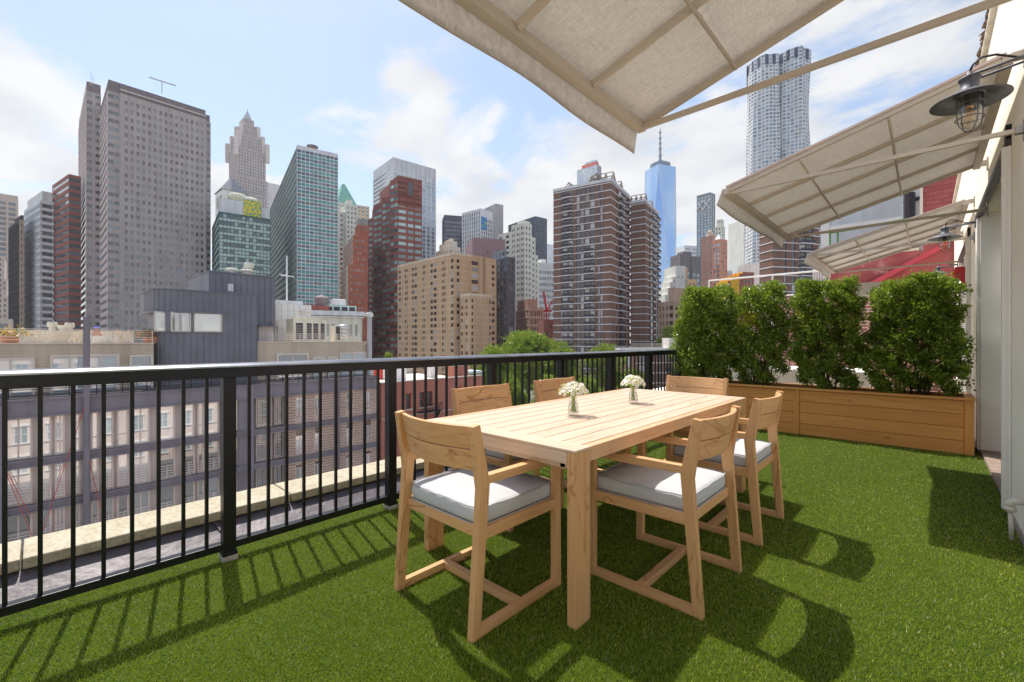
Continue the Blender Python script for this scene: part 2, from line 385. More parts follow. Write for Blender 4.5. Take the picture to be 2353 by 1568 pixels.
# --- chairs ------------------------------------------------------------------
s = NT('grey_cushion_fabric'); co_ = s.co((1, 1, 1)); a = s.noise(co_, 420, 3, .7); b = s.noise(co_, 6, 4)
s.bsdf(s.mix(.5, s.ramp(a, [(.35, (.42, .425, .43)), (.65, (.62, .62, .62))]), s.ramp(b, [(.3, (.50, .50, .505)), (.7, (.57, .57, .575))])), .95, 0, .1, s.bump(s.math('ADD', s.math('MULTIPLY', a, .15), b), .25, .006))
M_CUSH = s.m
M_PIPE = plain('grey_piping', (.42, .425, .43), .9)
def make_chair():
    r = thing('armchair', (0, 0, 0)); X = .268; t = .017
    def prism_x(prof, x0, x1, name, mat, par=r, bev=.0025):
        m = MB(); k = len(prof); m.v = [(x0, y, z) for y, z in prof]+[(x1, y, z) for y, z in prof]
        m.f = [tuple(range(k))[::-1], tuple(range(k, 2*k))]+[(i, (i+1) % k, (i+1) % k+k, i+k) for i in range(k)]
        m.mi = [0]*len(m.f); return m.build(name, mat, par, bev)
    for sx in (-1, 1):
        # back post: raked leg, kink at arm height, leaning back above
        prof = [(-.305, 0), (-.262, 0), (-.207, .62), (-.262, .868), (-.300, .862), (-.262, .60)]
        prism_x(prof, sx*X-t, sx*X+t, 'back_leg', cw(2))
        prism_x([(.240, 0), (.283, 0), (.276, .655), (.238, .655)], sx*X-t, sx*X+t, 'front_leg', cw(2))
        prism_x([(-.221, .618), (.2385, .612), (.2385, .651), (-.214, .654)], sx*X-.019, sx*X+.019, 'arm', cw(1))
        m = MB(); m.box(sx*X-.0155, sx*X+.0155, -.263, .241, .003, .043); m.build('side_stretcher', cw(1), r, .0025)
        m = MB(); m.box(sx*X-.0145, sx*X+.0145, -.248, .240, .392, .440); m.build('seat_rail', cw(1), r, .0025)
    m = MB(); m.box(-X+.016, X-.016, -.02, .02, .005, .041); m.build('cross_stretcher', cw(0), r, .0025)
    m = MB(); m.box(-X+.0165, X-.0165, .243, .268, .392, .438); m.build('front_rail', cw(0), r, .0025)
    m = MB(); m.box(-X+.0165, X-.0165, -.247, -.222, .392, .438); m.build('back_rail', cw(0), r, .0025)
    m = MB()
    for k in range(6): m.box(-X+.016, X-.016, -.19+k*.075, -.145+k*.075, .413, .428)
    m.build('seat_slats', cw(0), r)
    # curved backrest planks
    def plank(z0, z1, name):
        m = MB(); n = 14; sag = .05; th = .022
        for i in range(n+1):
            a = -1+2*i/n; x = a*(X-.0165); yb = -.052*(1-a*a)
            for (z, q) in ((z0, 0), (z0, 1), (z1, 1), (z1, 0)):
                y = -.229-(z-.66)*.215+yb-.010+q*th
                m.v.append((x, y, z))
        for i in range(n):
            for j in range(4):
                a = i*4+j; b = i*4+(j+1) % 4; m.f.append((a, a+4, b+4, b)); m.mi.append(0)
        m.f.append((0, 1, 2, 3)); m.f.append((n*4+3, n*4+2, n*4+1, n*4)); m.mi += [0, 0]
        m.build(name, cw(0), r, .002)
    plank(.668, .758, 'back_slat'); plank(.7625, .858, 'back_slat')
    # screw plugs on the posts
    pm = plain('wood_plug', (.30, .19, .11), .6)
    for sx in (-1, 1):
        m = MB()
        for z in (.69, .735, .785, .835):
            y = -.301-(z-.86)*.151+.0005; m.lathe([(.0001, 0), (.004, 0)], n=8)
            k = len(m.v)-16
            for q in range(16): v = m.v[k+q]; m.v[k+q] = (sx*X+v[0], y-.0012, z+v[1])
        m.build('screw_plug', pm, r)
    # cushion: crowned rounded slab with corner notches round the posts
    def outline():
        n = .042; x1, ya, yb = .262, -.245, .268
        return [(-x1+n, ya), (x1-n, ya), (x1-n+.004, ya+n), (x1, ya+n+.01), (x1, yb-n), (x1-n, yb-n+.006), (x1-n-.004, yb), (-x1+n+.004, yb), (-x1+n, yb-n+.006), (-x1, yb-n), (-x1, ya+n+.01), (-x1+n-.004, ya+n)]
    import bmesh
    bm = bmesh.new(); nx, ny = 22, 22; z0, z1 = .4405, .516
    def inside(x, y):
        cxy = max(0, abs(x)-.223) if True else 0
        return True
    grid = {}
    def pos(u, v):
        # superellipse-ish square with soft corners
        a, b = u, v; k = 1-.5*(abs(a)**10)*(abs(b)**10)*.12
        x = .257*a*k; y = .012+.253*b*k
        return x, y
    rnd = random.Random(5)
    for lvl in (0, 1):
        for i in range(nx+1):
            for j in range(ny+1):
                u = -1+2*i/nx; v = -1+2*j/ny; x, y = pos(u, v)
                e = 1-max(abs(u), abs(v)); crown = (1-u**4)*(1-v**4)*.016
                z = z1-.006+crown if lvl else z0
                z += (.0022*sin(9*u+3*v)*sin(7*v)+.0015*sin(17*u-5*v)*sin(4*u+13*v)-.003*max(0, 1-3*(u*u+v*v))) if lvl else 0
                grid[lvl, i, j] = bm.verts.new((x, y, z))
    for lvl in (0, 1):
        for i in range(nx):
            for j in range(ny):
                q = [grid[lvl, i, j], grid[lvl, i+1, j], grid[lvl, i+1, j+1], grid[lvl, i, j+1]]
                bm.faces.new(q if lvl else q[::-1])
    ring = [(i, 0) for i in range(nx)]+[(nx, j) for j in range(ny)]+[(i, ny) for i in range(nx, 0, -1)]+[(0, j) for j in range(ny, 0, -1)]
    mid = {}
    for (i, j) in ring:
        a = grid[0, i, j].co; c = grid[1, i, j].co; d = Vector((a.x, a.y-.012, 0)).normalized()
        w = .0035*sin(i*1.7+j*2.3)+.004
        mid[i, j] = bm.verts.new(((a.x+c.x)/2+d.x*w, (a.y+c.y)/2+d.y*w, (a.z+c.z)/2))
    for q in range(len(ring)):
        p0, p1 = ring[q], ring[(q+1) % len(ring)]
        bm.faces.new([grid[0, p0[0], p0[1]], grid[0, p1[0], p1[1]], mid[p1], mid[p0]]); bm.faces.new([mid[p0], mid[p1], grid[1, p1[0], p1[1]], grid[1, p0[0], p0[1]]])
    me = bpy.data.meshes.new('seat_cushion'); bm.to_mesh(me); loop1 = [tuple(grid[1, i, j].co) for (i, j) in ring]; loop0 = [tuple(grid[0, i, j].co) for (i, j) in ring]; bm.free()
    me.materials.append(M_CUSH); me.polygons.foreach_set('use_smooth', [True]*len(me.polygons)); cu = bpy.data.objects.new('seat_cushion', me); COL.objects.link(cu); cu.parent = r
    sm = cu.modifiers.new('s', 'SUBSURF'); sm.levels = 1; sm.render_levels = 1
    for lp in (loop1, loop0):
        m = MB(); m.tube(lp+[lp[0]], .0032, 6, cap=False); m.build('piping', M_PIPE, cu, smooth=True)
    return r
ch0 = make_chair(); KM = kidmap()
chairs = [  # x, y, facing rotation, label
    (-1.60, 1.485, 0, 'teak armchair at the near end of the table, seen from behind'),
    (-1.005, 2.235, pi/2, 'teak armchair on the right long side of the table nearest the camera'),
    (-1.005, 3.18, pi/2, 'teak armchair on the right long side of the table nearer the wooden planter'),
    (-2.19, 2.31, -pi/2, 'teak armchair between table and black railing, nearer the camera, behind the front chair'),
    (-2.19, 3.22, -pi/2, 'teak armchair between table and black railing, mostly hidden behind the front flower vase'),
    (-1.60, 4.02, pi, 'teak armchair at the far end of the table in front of the leafy shrubs')]
for i, (x, y, a, lb) in enumerate(chairs):
    c = ch0 if i == 0 else copy_tree(ch0, KM); c.location = (x, y, 0); c.rotation_euler = (0, 0, a)
    tag(c, lb, 'chair', 'teak armchairs around the dining table')

# --- vases and flowers ---------------------------------------------------------
M_PETAL = plain('cream_petals', (.90, .89, .76), .6, 0, .1, 60); M_STEM = plain('flower_stems', (.34, .48, .07), .5, 0, .25, 40)
M_BUD = plain('yellow_buds', (.78, .74, .14), .6, 0, .3, 60); M_EYE = plain('dark_flower_eye', (.05, .06, .01), .5)
def vase(x, y, lb, lb2, seed):
    r = thing('glass_vase', (x, y, TH), seed, lb, 'vase', 'flower vases on the table')
    m = MB(); m.lathe([(.0335, .001), (.0362, .004), (.0355, .014), (.021, .118), (.0195, .118), (.0335, .014), (.001, .011)], n=40)
    m.f.append(tuple(range(40))[::-1]); m.mi.append(0); m.build('glass_body', clearglass(), r, smooth=True)
    m = MB(); m.lathe([(.001, .0125), (.0325, .0145), (.0262, .072), (.001, .072)], n=32); m.build('water', clearglass('vase_water', (.93, .97, .94)), r, smooth=True)
    b = thing('flower_bouquet', (x, y, TH+.02), seed, lb2, 'flowers', 'bouquets in the table vases')
    R = random.Random(int(seed*100)); m = MB(); me_ = MB(); pts = []
    n = 66
    for k in range(n):
        t = (k+.5)/n; ph = k*2.39996; el = math.acos(1-1.0*t)
        rr = .088*R.uniform(.9, 1.05)
        pts.append((Vector((sin(el)*cos(ph)*rr, sin(el)*sin(ph)*rr*.9, .115+cos(el)*rr*.72+R.uniform(-.006, .006))), Vector((sin(el)*cos(ph), sin(el)*sin(ph), cos(el)*.9+.15)).normalized()))
    for k in range(15):
        a = R.uniform(0, 2*pi); q = R.uniform(.2, 1)*.012; q2 = R.uniform(.3, 1)*.016
        top = pts[R.randrange(n)][0]
        m.tube([(cos(a)*q2*1.2, sin(a)*q2*1.2, .0), (cos(a)*q*.7, sin(a)*q*.7, .055), (cos(a)*q, sin(a)*q, .098), (top.x*.55, top.y*.55, .098+(top.z-.098)*.6)], .0027, 6)
    for (p, d) in pts[::2]: m.tube([(p.x*.25, p.y*.25, .1), (p.x*.85, p.y*.85, p.z-.008)], .0012, 4)
    m.build('stems', M_STEM, b, smooth=True)
    m = MB(); m.tube([(.0145*cos(a), .0145*sin(a), .058+.002*sin(3*a)) for a in np.linspace(0, 2*pi, 17)], .003, 6, cap=False); m.build('twine', plain('grey_twine', (.45, .42, .36), .9), b, smooth=True)
    fm = MB()
    for k in range(6):
        a = k*pi/3; c_, s_ = cos(a), sin(a)
        def P(rad, tn, z): return (c_*rad-s_*tn, s_*rad+c_*tn, z)
        kk = len(fm.v); fm.v += [P(.001, 0, 0), P(.007, .0038, .002), P(.0135, 0, .0035), P(.007, -.0038, .002)]; fm.f.append((kk, kk+3, kk+2, kk+1)); fm.mi.append(0)
    kk = len(fm.v); fm.v += [(.0019*cos(a), .0019*sin(a), .0025) for a in np.linspace(0, 2*pi, 7)[:-1]]; fm.f.append(tuple(range(kk, kk+6))); fm.mi.append(1)
    f0 = fm.build('flower', [M_PETAL, M_EYE], b)
    for k, (p, d) in enumerate(pts):
        f_ = f0 if k == 0 else f0.copy()
        if k: COL.objects.link(f_)
        f_.location = p; f_.rotation_mode = 'QUATERNION'; f_.rotation_quaternion = (d+Vector((R.uniform(-.3, .3), R.uniform(-.3, .3), 0))).to_track_quat('Z', 'Y')
        q = R.uniform(1.05, 1.4); f_.scale = (q, q, q)
    m = MB()
    for k in range(46):
        p, d = pts[R.randrange(n)]; q = p*.98+d*R.uniform(-.014, .002)+Vector((R.uniform(-.012, .012), R.uniform(-.012, .012), 0)); w = R.uniform(.003, .0055)
        m.hexa([q+Vector(e)*w for e in ((-1, -1, -1.2), (1, -1, -1.2), (1, 1, -1.2), (-1, 1, -1.2), (-.6, -.6, 1.4), (.6, -.6, 1.4), (.6, .6, 1.4), (-.6, .6, 1.4))])
    m.build('buds', M_BUD, b, smooth=True)
vase(-1.59, 2.259, 'tapered clear glass vase of water on the table nearer the camera', 'round bunch of small white star flowers in the vase nearer the camera', .4)
vase(-1.58, 3.008, 'tapered clear glass vase of water on the table farther from the camera', 'round bunch of small white star flowers in the vase farther away', 1.3)

# --- planter and shrubs ---------------------------------------------------------
PY = 6.69; PX0, PX1 = -2.74, .375; PH = .61
pl = thing('wooden_planter', (0, PY, 0), 0, 'long orange cedar planter box holding the four clipped shrubs', 'planter')
def ced(ax): return wood('cedar_%d' % ax, (.74, .335, .095), ax, .05, .5, knots=(ax == 0))
for (xa, xb) in ((PX0+.03, -1.25), (-1.19, PX1-.075)):
    for k in range(4):
        m = MB(); m.box(xa, xb, .012, .032, .004+k*.143, .004+k*.143+.139); m.build('board', ced(0), pl, .003)
for x in (PX0, -1.25, PX1-.075):
    m = MB(); m.box(x+.001, x+(.059 if x != PX1-.075 else .074), 0, .04, .002, .578); m.build('corner_post', ced(2), pl, .003)
m = MB(); m.box(PX1-.022, PX1, .04, .56, .003, .578); m.box(PX0, PX0+.022, .04, .56, .003, .578); m.box(PX0, PX1, .562, .585, .003, .578); m.build('side_board', ced(1), pl, .003)
m = MB()
for (xa, xb, ya, yb) in ((PX0-.02, PX1+.012, -.025, .065), (PX0-.02, PX1+.012, .54, .61), (PX0-.02, PX0+.06, .066, .539), (PX1-.07, PX1+.012, .066, .539)): m.box(xa, xb, ya, yb, .579, .604)
m.build('rim', ced(0), pl, .003)
m = MB(); m.box(PX0+.03, PX1-.03, .045, .555, .1, .54); m.build('soil', plain('dark_soil', (.035, .025, .018), .95, 0, .4, 30, .8, 70), pl)

M_BARK = plain('shrub_bark', (.16, .10, .06), .9, 0, .3, 20, .5, 60)
def leaves(n, sampler, size, seed, lm, name, parent, yellow=0.0, up=.35):
    """n folded leaf-shaped quads scattered through a volume"""
    g = np.random.default_rng(seed); C, Nrm = sampler(n, g)
    n = len(C)
    d = Nrm*.55+g.normal(0, .6, (n, 3)); d[:, 2] += up; d /= np.linalg.norm(d, axis=1)[:, None]
    a = g.normal(0, 1, (n, 3)); sd = np.cross(d, a); sd /= np.linalg.norm(sd, axis=1)[:, None]+1e-9; nn = np.cross(sd, d)
    ln = size*g.uniform(.65, 1.3, n)[:, None]; w = ln*.32
    P = np.zeros((n, 6, 3)); b = C
    P[:, 0] = b; P[:, 1] = b+d*ln*.45+sd*w+nn*w*.35; P[:, 2] = b+d*ln; P[:, 3] = b+d*ln*.45-sd*w+nn*w*.35; P = P[:, :4]
    r = np.clip(g.normal(.42, .16, n), 0, .88)
    if yellow:
        yc = g.uniform(-1, 1, (7, 3))*np.array([.35, .2, .6])+np.array([0, 0, 1.0]); 
        dd = np.min(np.linalg.norm(C[:, None]-yc[None], axis=2), axis=1); r[(dd < .13) & (g.uniform(0, 1, n) < yellow)] = 1.0
    return npmesh(name, P.reshape(-1, 3), np.arange(n*4).reshape(-1, 4), lm, r, parent)
M_LEAF = leafmat('shrub_leaves', [(0, (.06, .10, .012)), (.35, (.17, .25, .028)), (.65, (.33, .41, .055)), (.9, (.60, .62, .16)), (1, (.72, .58, .06))], .42, .28)
def shrub(x, w, h, dpt, seed, lb, n=30000, yellow=.0, taper=.25, skirt=0.0, z0=.62):
    r = thing('clipped_shrub', (x, PY+.31, .5), 0, lb, 'shrub', 'clipped shrubs in the cedar planter')
    zt = h-.5; zb = z0-.5; g0 = np.random.default_rng(seed+50)
    ph = g0.uniform(0, 6.3, 12)
    def lump(a, z): return 1+.09*np.sin(3*a+ph[0]+5*z)+.07*np.sin(5*a+ph[1]-7*z)+.07*np.sin(11*z+ph[2]+2*a)+.04*np.sin(23*z+ph[3])
    def sampler(n, g):
        # twig clusters, denser towards the clipped outside, each carrying a rosette of leaves
        nc = n//14; u = g.uniform(0, 1, nc*3); t = u
        a = g.uniform(0, 2*pi, nc*3); rad = g.uniform(0, 1, nc*3)**.42
        ca, sa = np.cos(a), np.sin(a); k = 1/np.maximum(np.abs(ca), np.abs(sa)); k = k**.62   # squarish plan
        prof = 1-taper*np.maximum(0, (t-.8)/.2)**2*.9 - .12*np.maximum(0, .25-t)/.25 + skirt*np.exp(-((t-.28)/.2)**2)
        z = zb+(zt-zb)*t; L_ = lump(a, z)
        xx = ca*k*rad*prof*L_*w/2; yy = sa*k*rad*prof*L_*dpt/2
        # gaps: remove clusters where a coarse lattice noise is low, more so near the bottom
        q = np.sin(xx*13+ph[3])*np.sin(yy*11+ph[4])*np.sin(z*12+ph[5])+.5*np.sin(xx*23+ph[6]+z*19)
        keep = q > -.40+.5*np.maximum(0, .32-t)/.32+.1*(rad < .5)
        idx = np.where(keep)[0][:nc]; C = np.stack([xx[idx], yy[idx], z[idx]+.03*np.sin(xx[idx]*9+ph[7])], 1)
        N = np.stack([ca[idx]*rad[idx], sa[idx]*rad[idx], np.maximum(0, t[idx]-.75)*4], 1)
        C = np.repeat(C, 14, 0); N = np.repeat(N, 14, 0)
        # stray sprigs
        C = C+g.normal(0, .021, C.shape)
        return C, N
    leaves(n, sampler, .033, seed, M_LEAF, 'foliage', r, yellow)
    R = random.Random(seed); m = MB()
    for k in range(9):
        a = R.uniform(0, 2*pi); bx, by = R.uniform(-.1, .1), R.uniform(-.06, .06); tx, ty = cos(a)*w*.36, sin(a)*dpt*.36; zz = zt*R.uniform(.6, .93)
        p0 = Vector((bx, by, 0)); p3 = Vector((tx, ty, zz)); p1 = p0.lerp(p3, .3)+Vector((R.uniform(-.04, .04), 0, .08)); p2 = p0.lerp(p3, .65)+Vector((R.uniform(-.04, .04), R.uniform(-.03, .03), .05))
        m.tube([p0, p1, p2, p3], [.013, .009, .006, .002], 6)
        for j in range(5):
            q = p1.lerp(p3, R.uniform(0, .9)); e = q+Vector((R.uniform(-.2, .2)*w, R.uniform(-.2, .2)*dpt, R.uniform(.05, .22))); m.tube([q, q.lerp(e, .5)+Vector((0, 0, -.01)), e], [.004, .003, .001], 5)
    m.build('trunk', M_BARK, r, smooth=True)
shrub(-2.45, .78, 2.01, .55, 1, 'leftmost clipped shrub next to the black railing, widening towards its foot', 40000, 0, .35, .22)
shrub(-1.70, .60, 1.98, .5, 2, 'narrow thinner shrub with yellowing leaves, second from the railing', 24000, .5, .4, .05)
shrub(-.95, .72, 1.97, .55, 3, 'flat topped clipped shrub third from the railing with bare lower stems', 36000, .18, .25, -.02)
shrub(-.10, .76, 1.92, .55, 4, 'fullest clipped shrub beside the cream stucco wall', 44000, 0, .2, .25)

# --- stucco wall ---------------------------------------------------------------
wl = thing('stucco_wall', (XW, 0, 0), 0, 'cream stucco penthouse wall with white framed door openings', 'wall')
OP = [(.95, 3.15), (4.66, 6.95), (8.42, 10.6)]; ZH = 2.58; WT = .34; WTOP = 3.95
m = MB(); ys = [-2.5]+[q for o_ in OP for q in o_]+[13.2]
for i in range(0, len(ys), 2): m.box(0, WT, ys[i], ys[i+1], -.05, WTOP)
for (a, b) in OP: m.box(0, WT, a+.0005, b-.0005, ZH, WTOP-.0006)
m.build('stucco', M_STUCCO, wl)
m = MB(); m.box(-.035, WT+.04, -2.5, 13.2, WTOP+.001, WTOP+.07)
m.build('coping', plain('painted_coping', (.70, .62, .48), .8, 0, .2, 9, .5, 30), wl, .012)
# rough mortar line above the coping
R = random.Random(3); m = MB()
for k in range(60):
    y = 3.6+k*.12; m.hexa([Vector((-.01+R.uniform(-.012, .012), y, WTOP+.07))+Vector(e)*R.uniform(.03, .06) for e in ((-1, -1, 0), (1, -1, 0), (1, 1, 0), (-1, 1, 0), (-.7, -.6, .8), (.6, -.7, .9), (.5, .7, .7), (-.7, .6, .9))])
m.build('flaking_mortar', plain('flaking_mortar', (.20, .13, .09), .9, 0, .5, 20), wl)
m = MB(); m.box(-.012, 0, -2.5, 4.655, 0, .05); m.box(-.012, 0, 6.96, 8.4, 0, .05); m.build('base_strip', plain('grey_base_strip', (.30, .25, .21), .8, 0, .3, 15), wl)
gl = winglass('door_glass', (.10, .13, .13), (.16, .2, .2), .25)
for (a, b) in OP[1:]:
    f_ = MB()
    # near trim: stepped casing standing proud of the stucco, far casing, header
    f_.box(-.022, -.001, a-.13, a-.001, .05, ZH-.04); f_.box(-.045, -.022, a-.128, a-.07, .05, ZH-.042)
    f_.box(-.022, -.001, b+.001, b+.11, .03, ZH-.04)
    f_.build('door_casing', M_WHITE, wl, .003)
    j = MB(); j.box(.002, .33, b-.012, b-.0015, .05, ZH-.004); j.build('jamb', plain('pale_jamb', (.88, .84, .77), .5, 0, .03, 2), wl, .003)
    j = MB(); j.box(.002, .24, a+.0015, a+.012, .05, ZH-.004); j.build('jamb', M_WHITE, wl, .003)
    d = MB(); d.box(.19, .23, a+.02, a+.1, .06, ZH-.01); d.box(.19, .23, b-.13, b-.05, .06, ZH-.01); d.box(.19, .23, a+.1, b-.13, .06, .16); d.box(.19, .23, a+.1, b-.13, ZH-.1, ZH-.01); d.box(.19, .23, (a+b)/2-.04, (a+b)/2+.04, .16, ZH-.1)
    dd = d.build('sliding_door', M_WHITE, wl, .003)
    p = MB(); p.box(.208, .214, a+.1, b-.13, .16, ZH-.1); p.build('pane', gl, dd)
    t_ = MB(); t_.box(-.03, .02, a-.12, b+.1, ZH-.036, ZH+.012); t_.build('awning_housing', plain('dark_header_track', (.07, .055, .05), .4, .2), wl, .004)
    t_ = MB(); t_.box(-.028, .01, a-.125, a-.02, ZH+.02, ZH+.11); t_.build('track_cap', M_BLACK, wl, .004)
    t_ = MB(); t_.box(.001, .24, a+.002, b-.002, -.02, .035); t_.build('sill', plain('stone_sill', (.26, .19, .15), .8, 0, .2, 12), wl)
# pvc drain elbow low on the wall
m = MB(); m.tube([(-.002, 3.96, .255), (-.045, 3.96, .255), (-.06, 3.96, .243), (-.06, 3.96, .215)], [.018, .019, .021, .021], 14)
m.lathe([(.025, 0), (.025, .03)], (-.06, 3.96, .19), 14, cap=True); m.tube([(-.06, 3.96, .2), (-.055, 3.96, .02)], .011, 8)
m.build('drain_elbow', plain('cream_pvc', (.66, .62, .54), .5), wl, smooth=True)

# --- awnings --------------------------------------------------------------------
s = NT('awning_linen'); c1 = s.co((260, 22, 22), False); c2 = s.co((14, 240, 30), False)
a = s.noise(c1, 1, 3, .7); b = s.noise(c2, 1, 3, .7); sl_ = s.noise(s.co((14, 110, 20), False), 1, 3, .7); sl2 = s.noise(s.co((110, 16, 20), False), 1, 3, .7)
col = s.mix(.5, s.ramp(a, [(.3, (.50, .475, .44)), (.7, (.80, .78, .75))]), s.ramp(b, [(.3, (.48, .455, .42)), (.7, (.80, .78, .75))]))
col = s.mix(s.math('MULTIPLY', s.ramp(sl_, [(.67, 0.0), (.72, 1.0)]), .45), col, (.16, .12, .09)); col = s.mix(s.math('MULTIPLY', s.ramp(sl2, [(.67, 0.0), (.72, 1.0)]), .45), col, (.16, .12, .09))
d_ = s.bsdf(col, .9, 0, .1, out=False); t_ = s.n('BsdfTranslucent'); s.L(s.mix(1.0, col, (1, .97, .93), 'MULTIPLY'), t_.inputs[0]); mx = s.n('MixShader'); mx.inputs[0].default_value = .44
s.L(d_, mx.inputs[1]); s.L(t_.outputs[0], mx.inputs[2]); s.L(mx.outputs[0], s.out.inputs[0]); M_LINEN = s.m
M_EDGE = plain('awning_edge_tape', (.55, .44, .40), .7)
AX0, AZ0, AX1, AZ1, AL = -1.21, 2.45, .35, 2.87, 2.21
def awning(y0, lb, seed):
    r = thing('awning', (0, y0, 0), 0, lb, 'awning', 'linen awnings over the terrace doors'); R = random.Random(seed); ph = R.uniform(0, 6)
    def fab(n=18, k=10):
        m = MB()
        for i in range(k+1):
            for j in range(n+1):
                t = i/k; y = AL*j/n; q = (y/(AL/4)) % 1; sag = -.010*sin(pi*q)*sin(pi*t)
                m.v.append((AX0+(AX1-AX0)*t, y, AZ0+(AZ1-AZ0)*t+.028+sag))
        for i in range(k):
            for j in range(n): a = i*(n+1)+j; m.f.append((a, a+n+1, a+n+2, a+1)); m.mi.append(0)
        return m
    o = fab().build('canopy', M_LINEN, r, smooth=True); sd = o.modifiers.new('t', 'SOLIDIFY'); sd.thickness = .003; sd.offset = 1
    # edge tape along both side edges
    for y in (-.004, AL+.004):
        m = MB(); m.bar((AX0, y, AZ0+.030), (AX1, y, AZ1+.030), .012, .018); m.build('edge_tape', M_EDGE, r, .002)
    # valance
    m = MB(); n = 46
    for i in range(5):
        for j in range(n+1):
            t = i/4; u = j/n; y = AL*u; e = max(0, 1-u*4)**2+max(0, u*5-4)**2*.6
            out = .028+t*(.012+.010*sin(7.5*u+ph)+.006*sin(17*u+ph*2)+.03*e); z = AZ0+.024-t*(.158+.004*sin(9*u+ph)-.02*e)
            m.v.append((AX0-out, y-t*e*.045*(1 if u < .5 else -1), z))
    for i in range(4):
        for j in range(n): a = i*(n+1)+j; m.f.append((a, a+1, a+n+2, a+n+1)); m.mi.append(0)
    o = m.build('valance', M_LINEN, r, smooth=True); sd = o.modifiers.new('t', 'SOLIDIFY'); sd.thickness = .003
    hm = MB(); hm.tube([(m.v[4*(n+1)+j][0], m.v[4*(n+1)+j][1], m.v[4*(n+1)+j][2]) for j in range(n+1)], .004, 5); hm.build('hem', plain('linen_hem', (.40, .33, .26), .9), o, smooth=True)
    m = MB(); m.box(AX0-.025, AX0+.025, 0, AL, AZ0-.028, AZ0+.022); m.build('front_bar', M_TAUPE, r, .003)
    m = MB(); m.box(AX1-.02, AX1+.03, 0, AL, AZ1-.03, AZ1+.025); m.build('wall_bar', M_TAUPE, r, .003)
    for k in range(5):
        y = .016+(AL-.032)*k/4; m = MB(); m.bar((AX0+.026, y, AZ0+.006), (AX1-.02, y, AZ1), .026, .030); m.build('rafter', M_TAUPE, r, .002)
    for t in (.33, .66):
        x = AX0+(AX1-AX0)*t; z = AZ0+(AZ1-AZ0)*t-.018; m = MB(); m.tube([(x, .02, z), (x, AL*.5, z-.012), (x, AL-.02, z)], .0095, 8); m.build('purlin', M_TAUPE, r, smooth=True)
    for y in (.03, AL-.03):
        m = MB(); m.bar((AX0+.024, y, AZ0-.016), (XW-.035, y, AZ0-.008), .024, .026); a_ = m.build('support_arm', M_TAUPE, r, .002)
        m = MB(); m.box(XW-.012, XW-.001, y-.028, y+.028, AZ0-.07, AZ0+.055); m.box(XW-.045, XW-.012, y-.022, y-.015, AZ0-.03, AZ0+.015); m.box(XW-.045, XW-.012, y+.015, y+.022, AZ0-.03, AZ0+.015); m.build('bracket', plain('grey_metal', (.34, .32, .30), .45, .4), a_, .002)
        m = MB(); m.bar((AX1+.02, y, AZ1+.01), (XW-.004, y, AZ1+.01), .03, .05); m.box(XW-.01, XW-.001, y-.03, y+.03, AZ1-.06, AZ1+.06); m.build('wall_bracket', M_TAUPE, r, .002)
awning(.20, 'nearest linen awning overhead, cut off by the top of the view', 1)
awning(3.90, 'middle linen awning with its near support arm running behind the large wall lamp', 2)
awning(7.60, 'farthest and smallest linen awning in front of the red wall', 3)

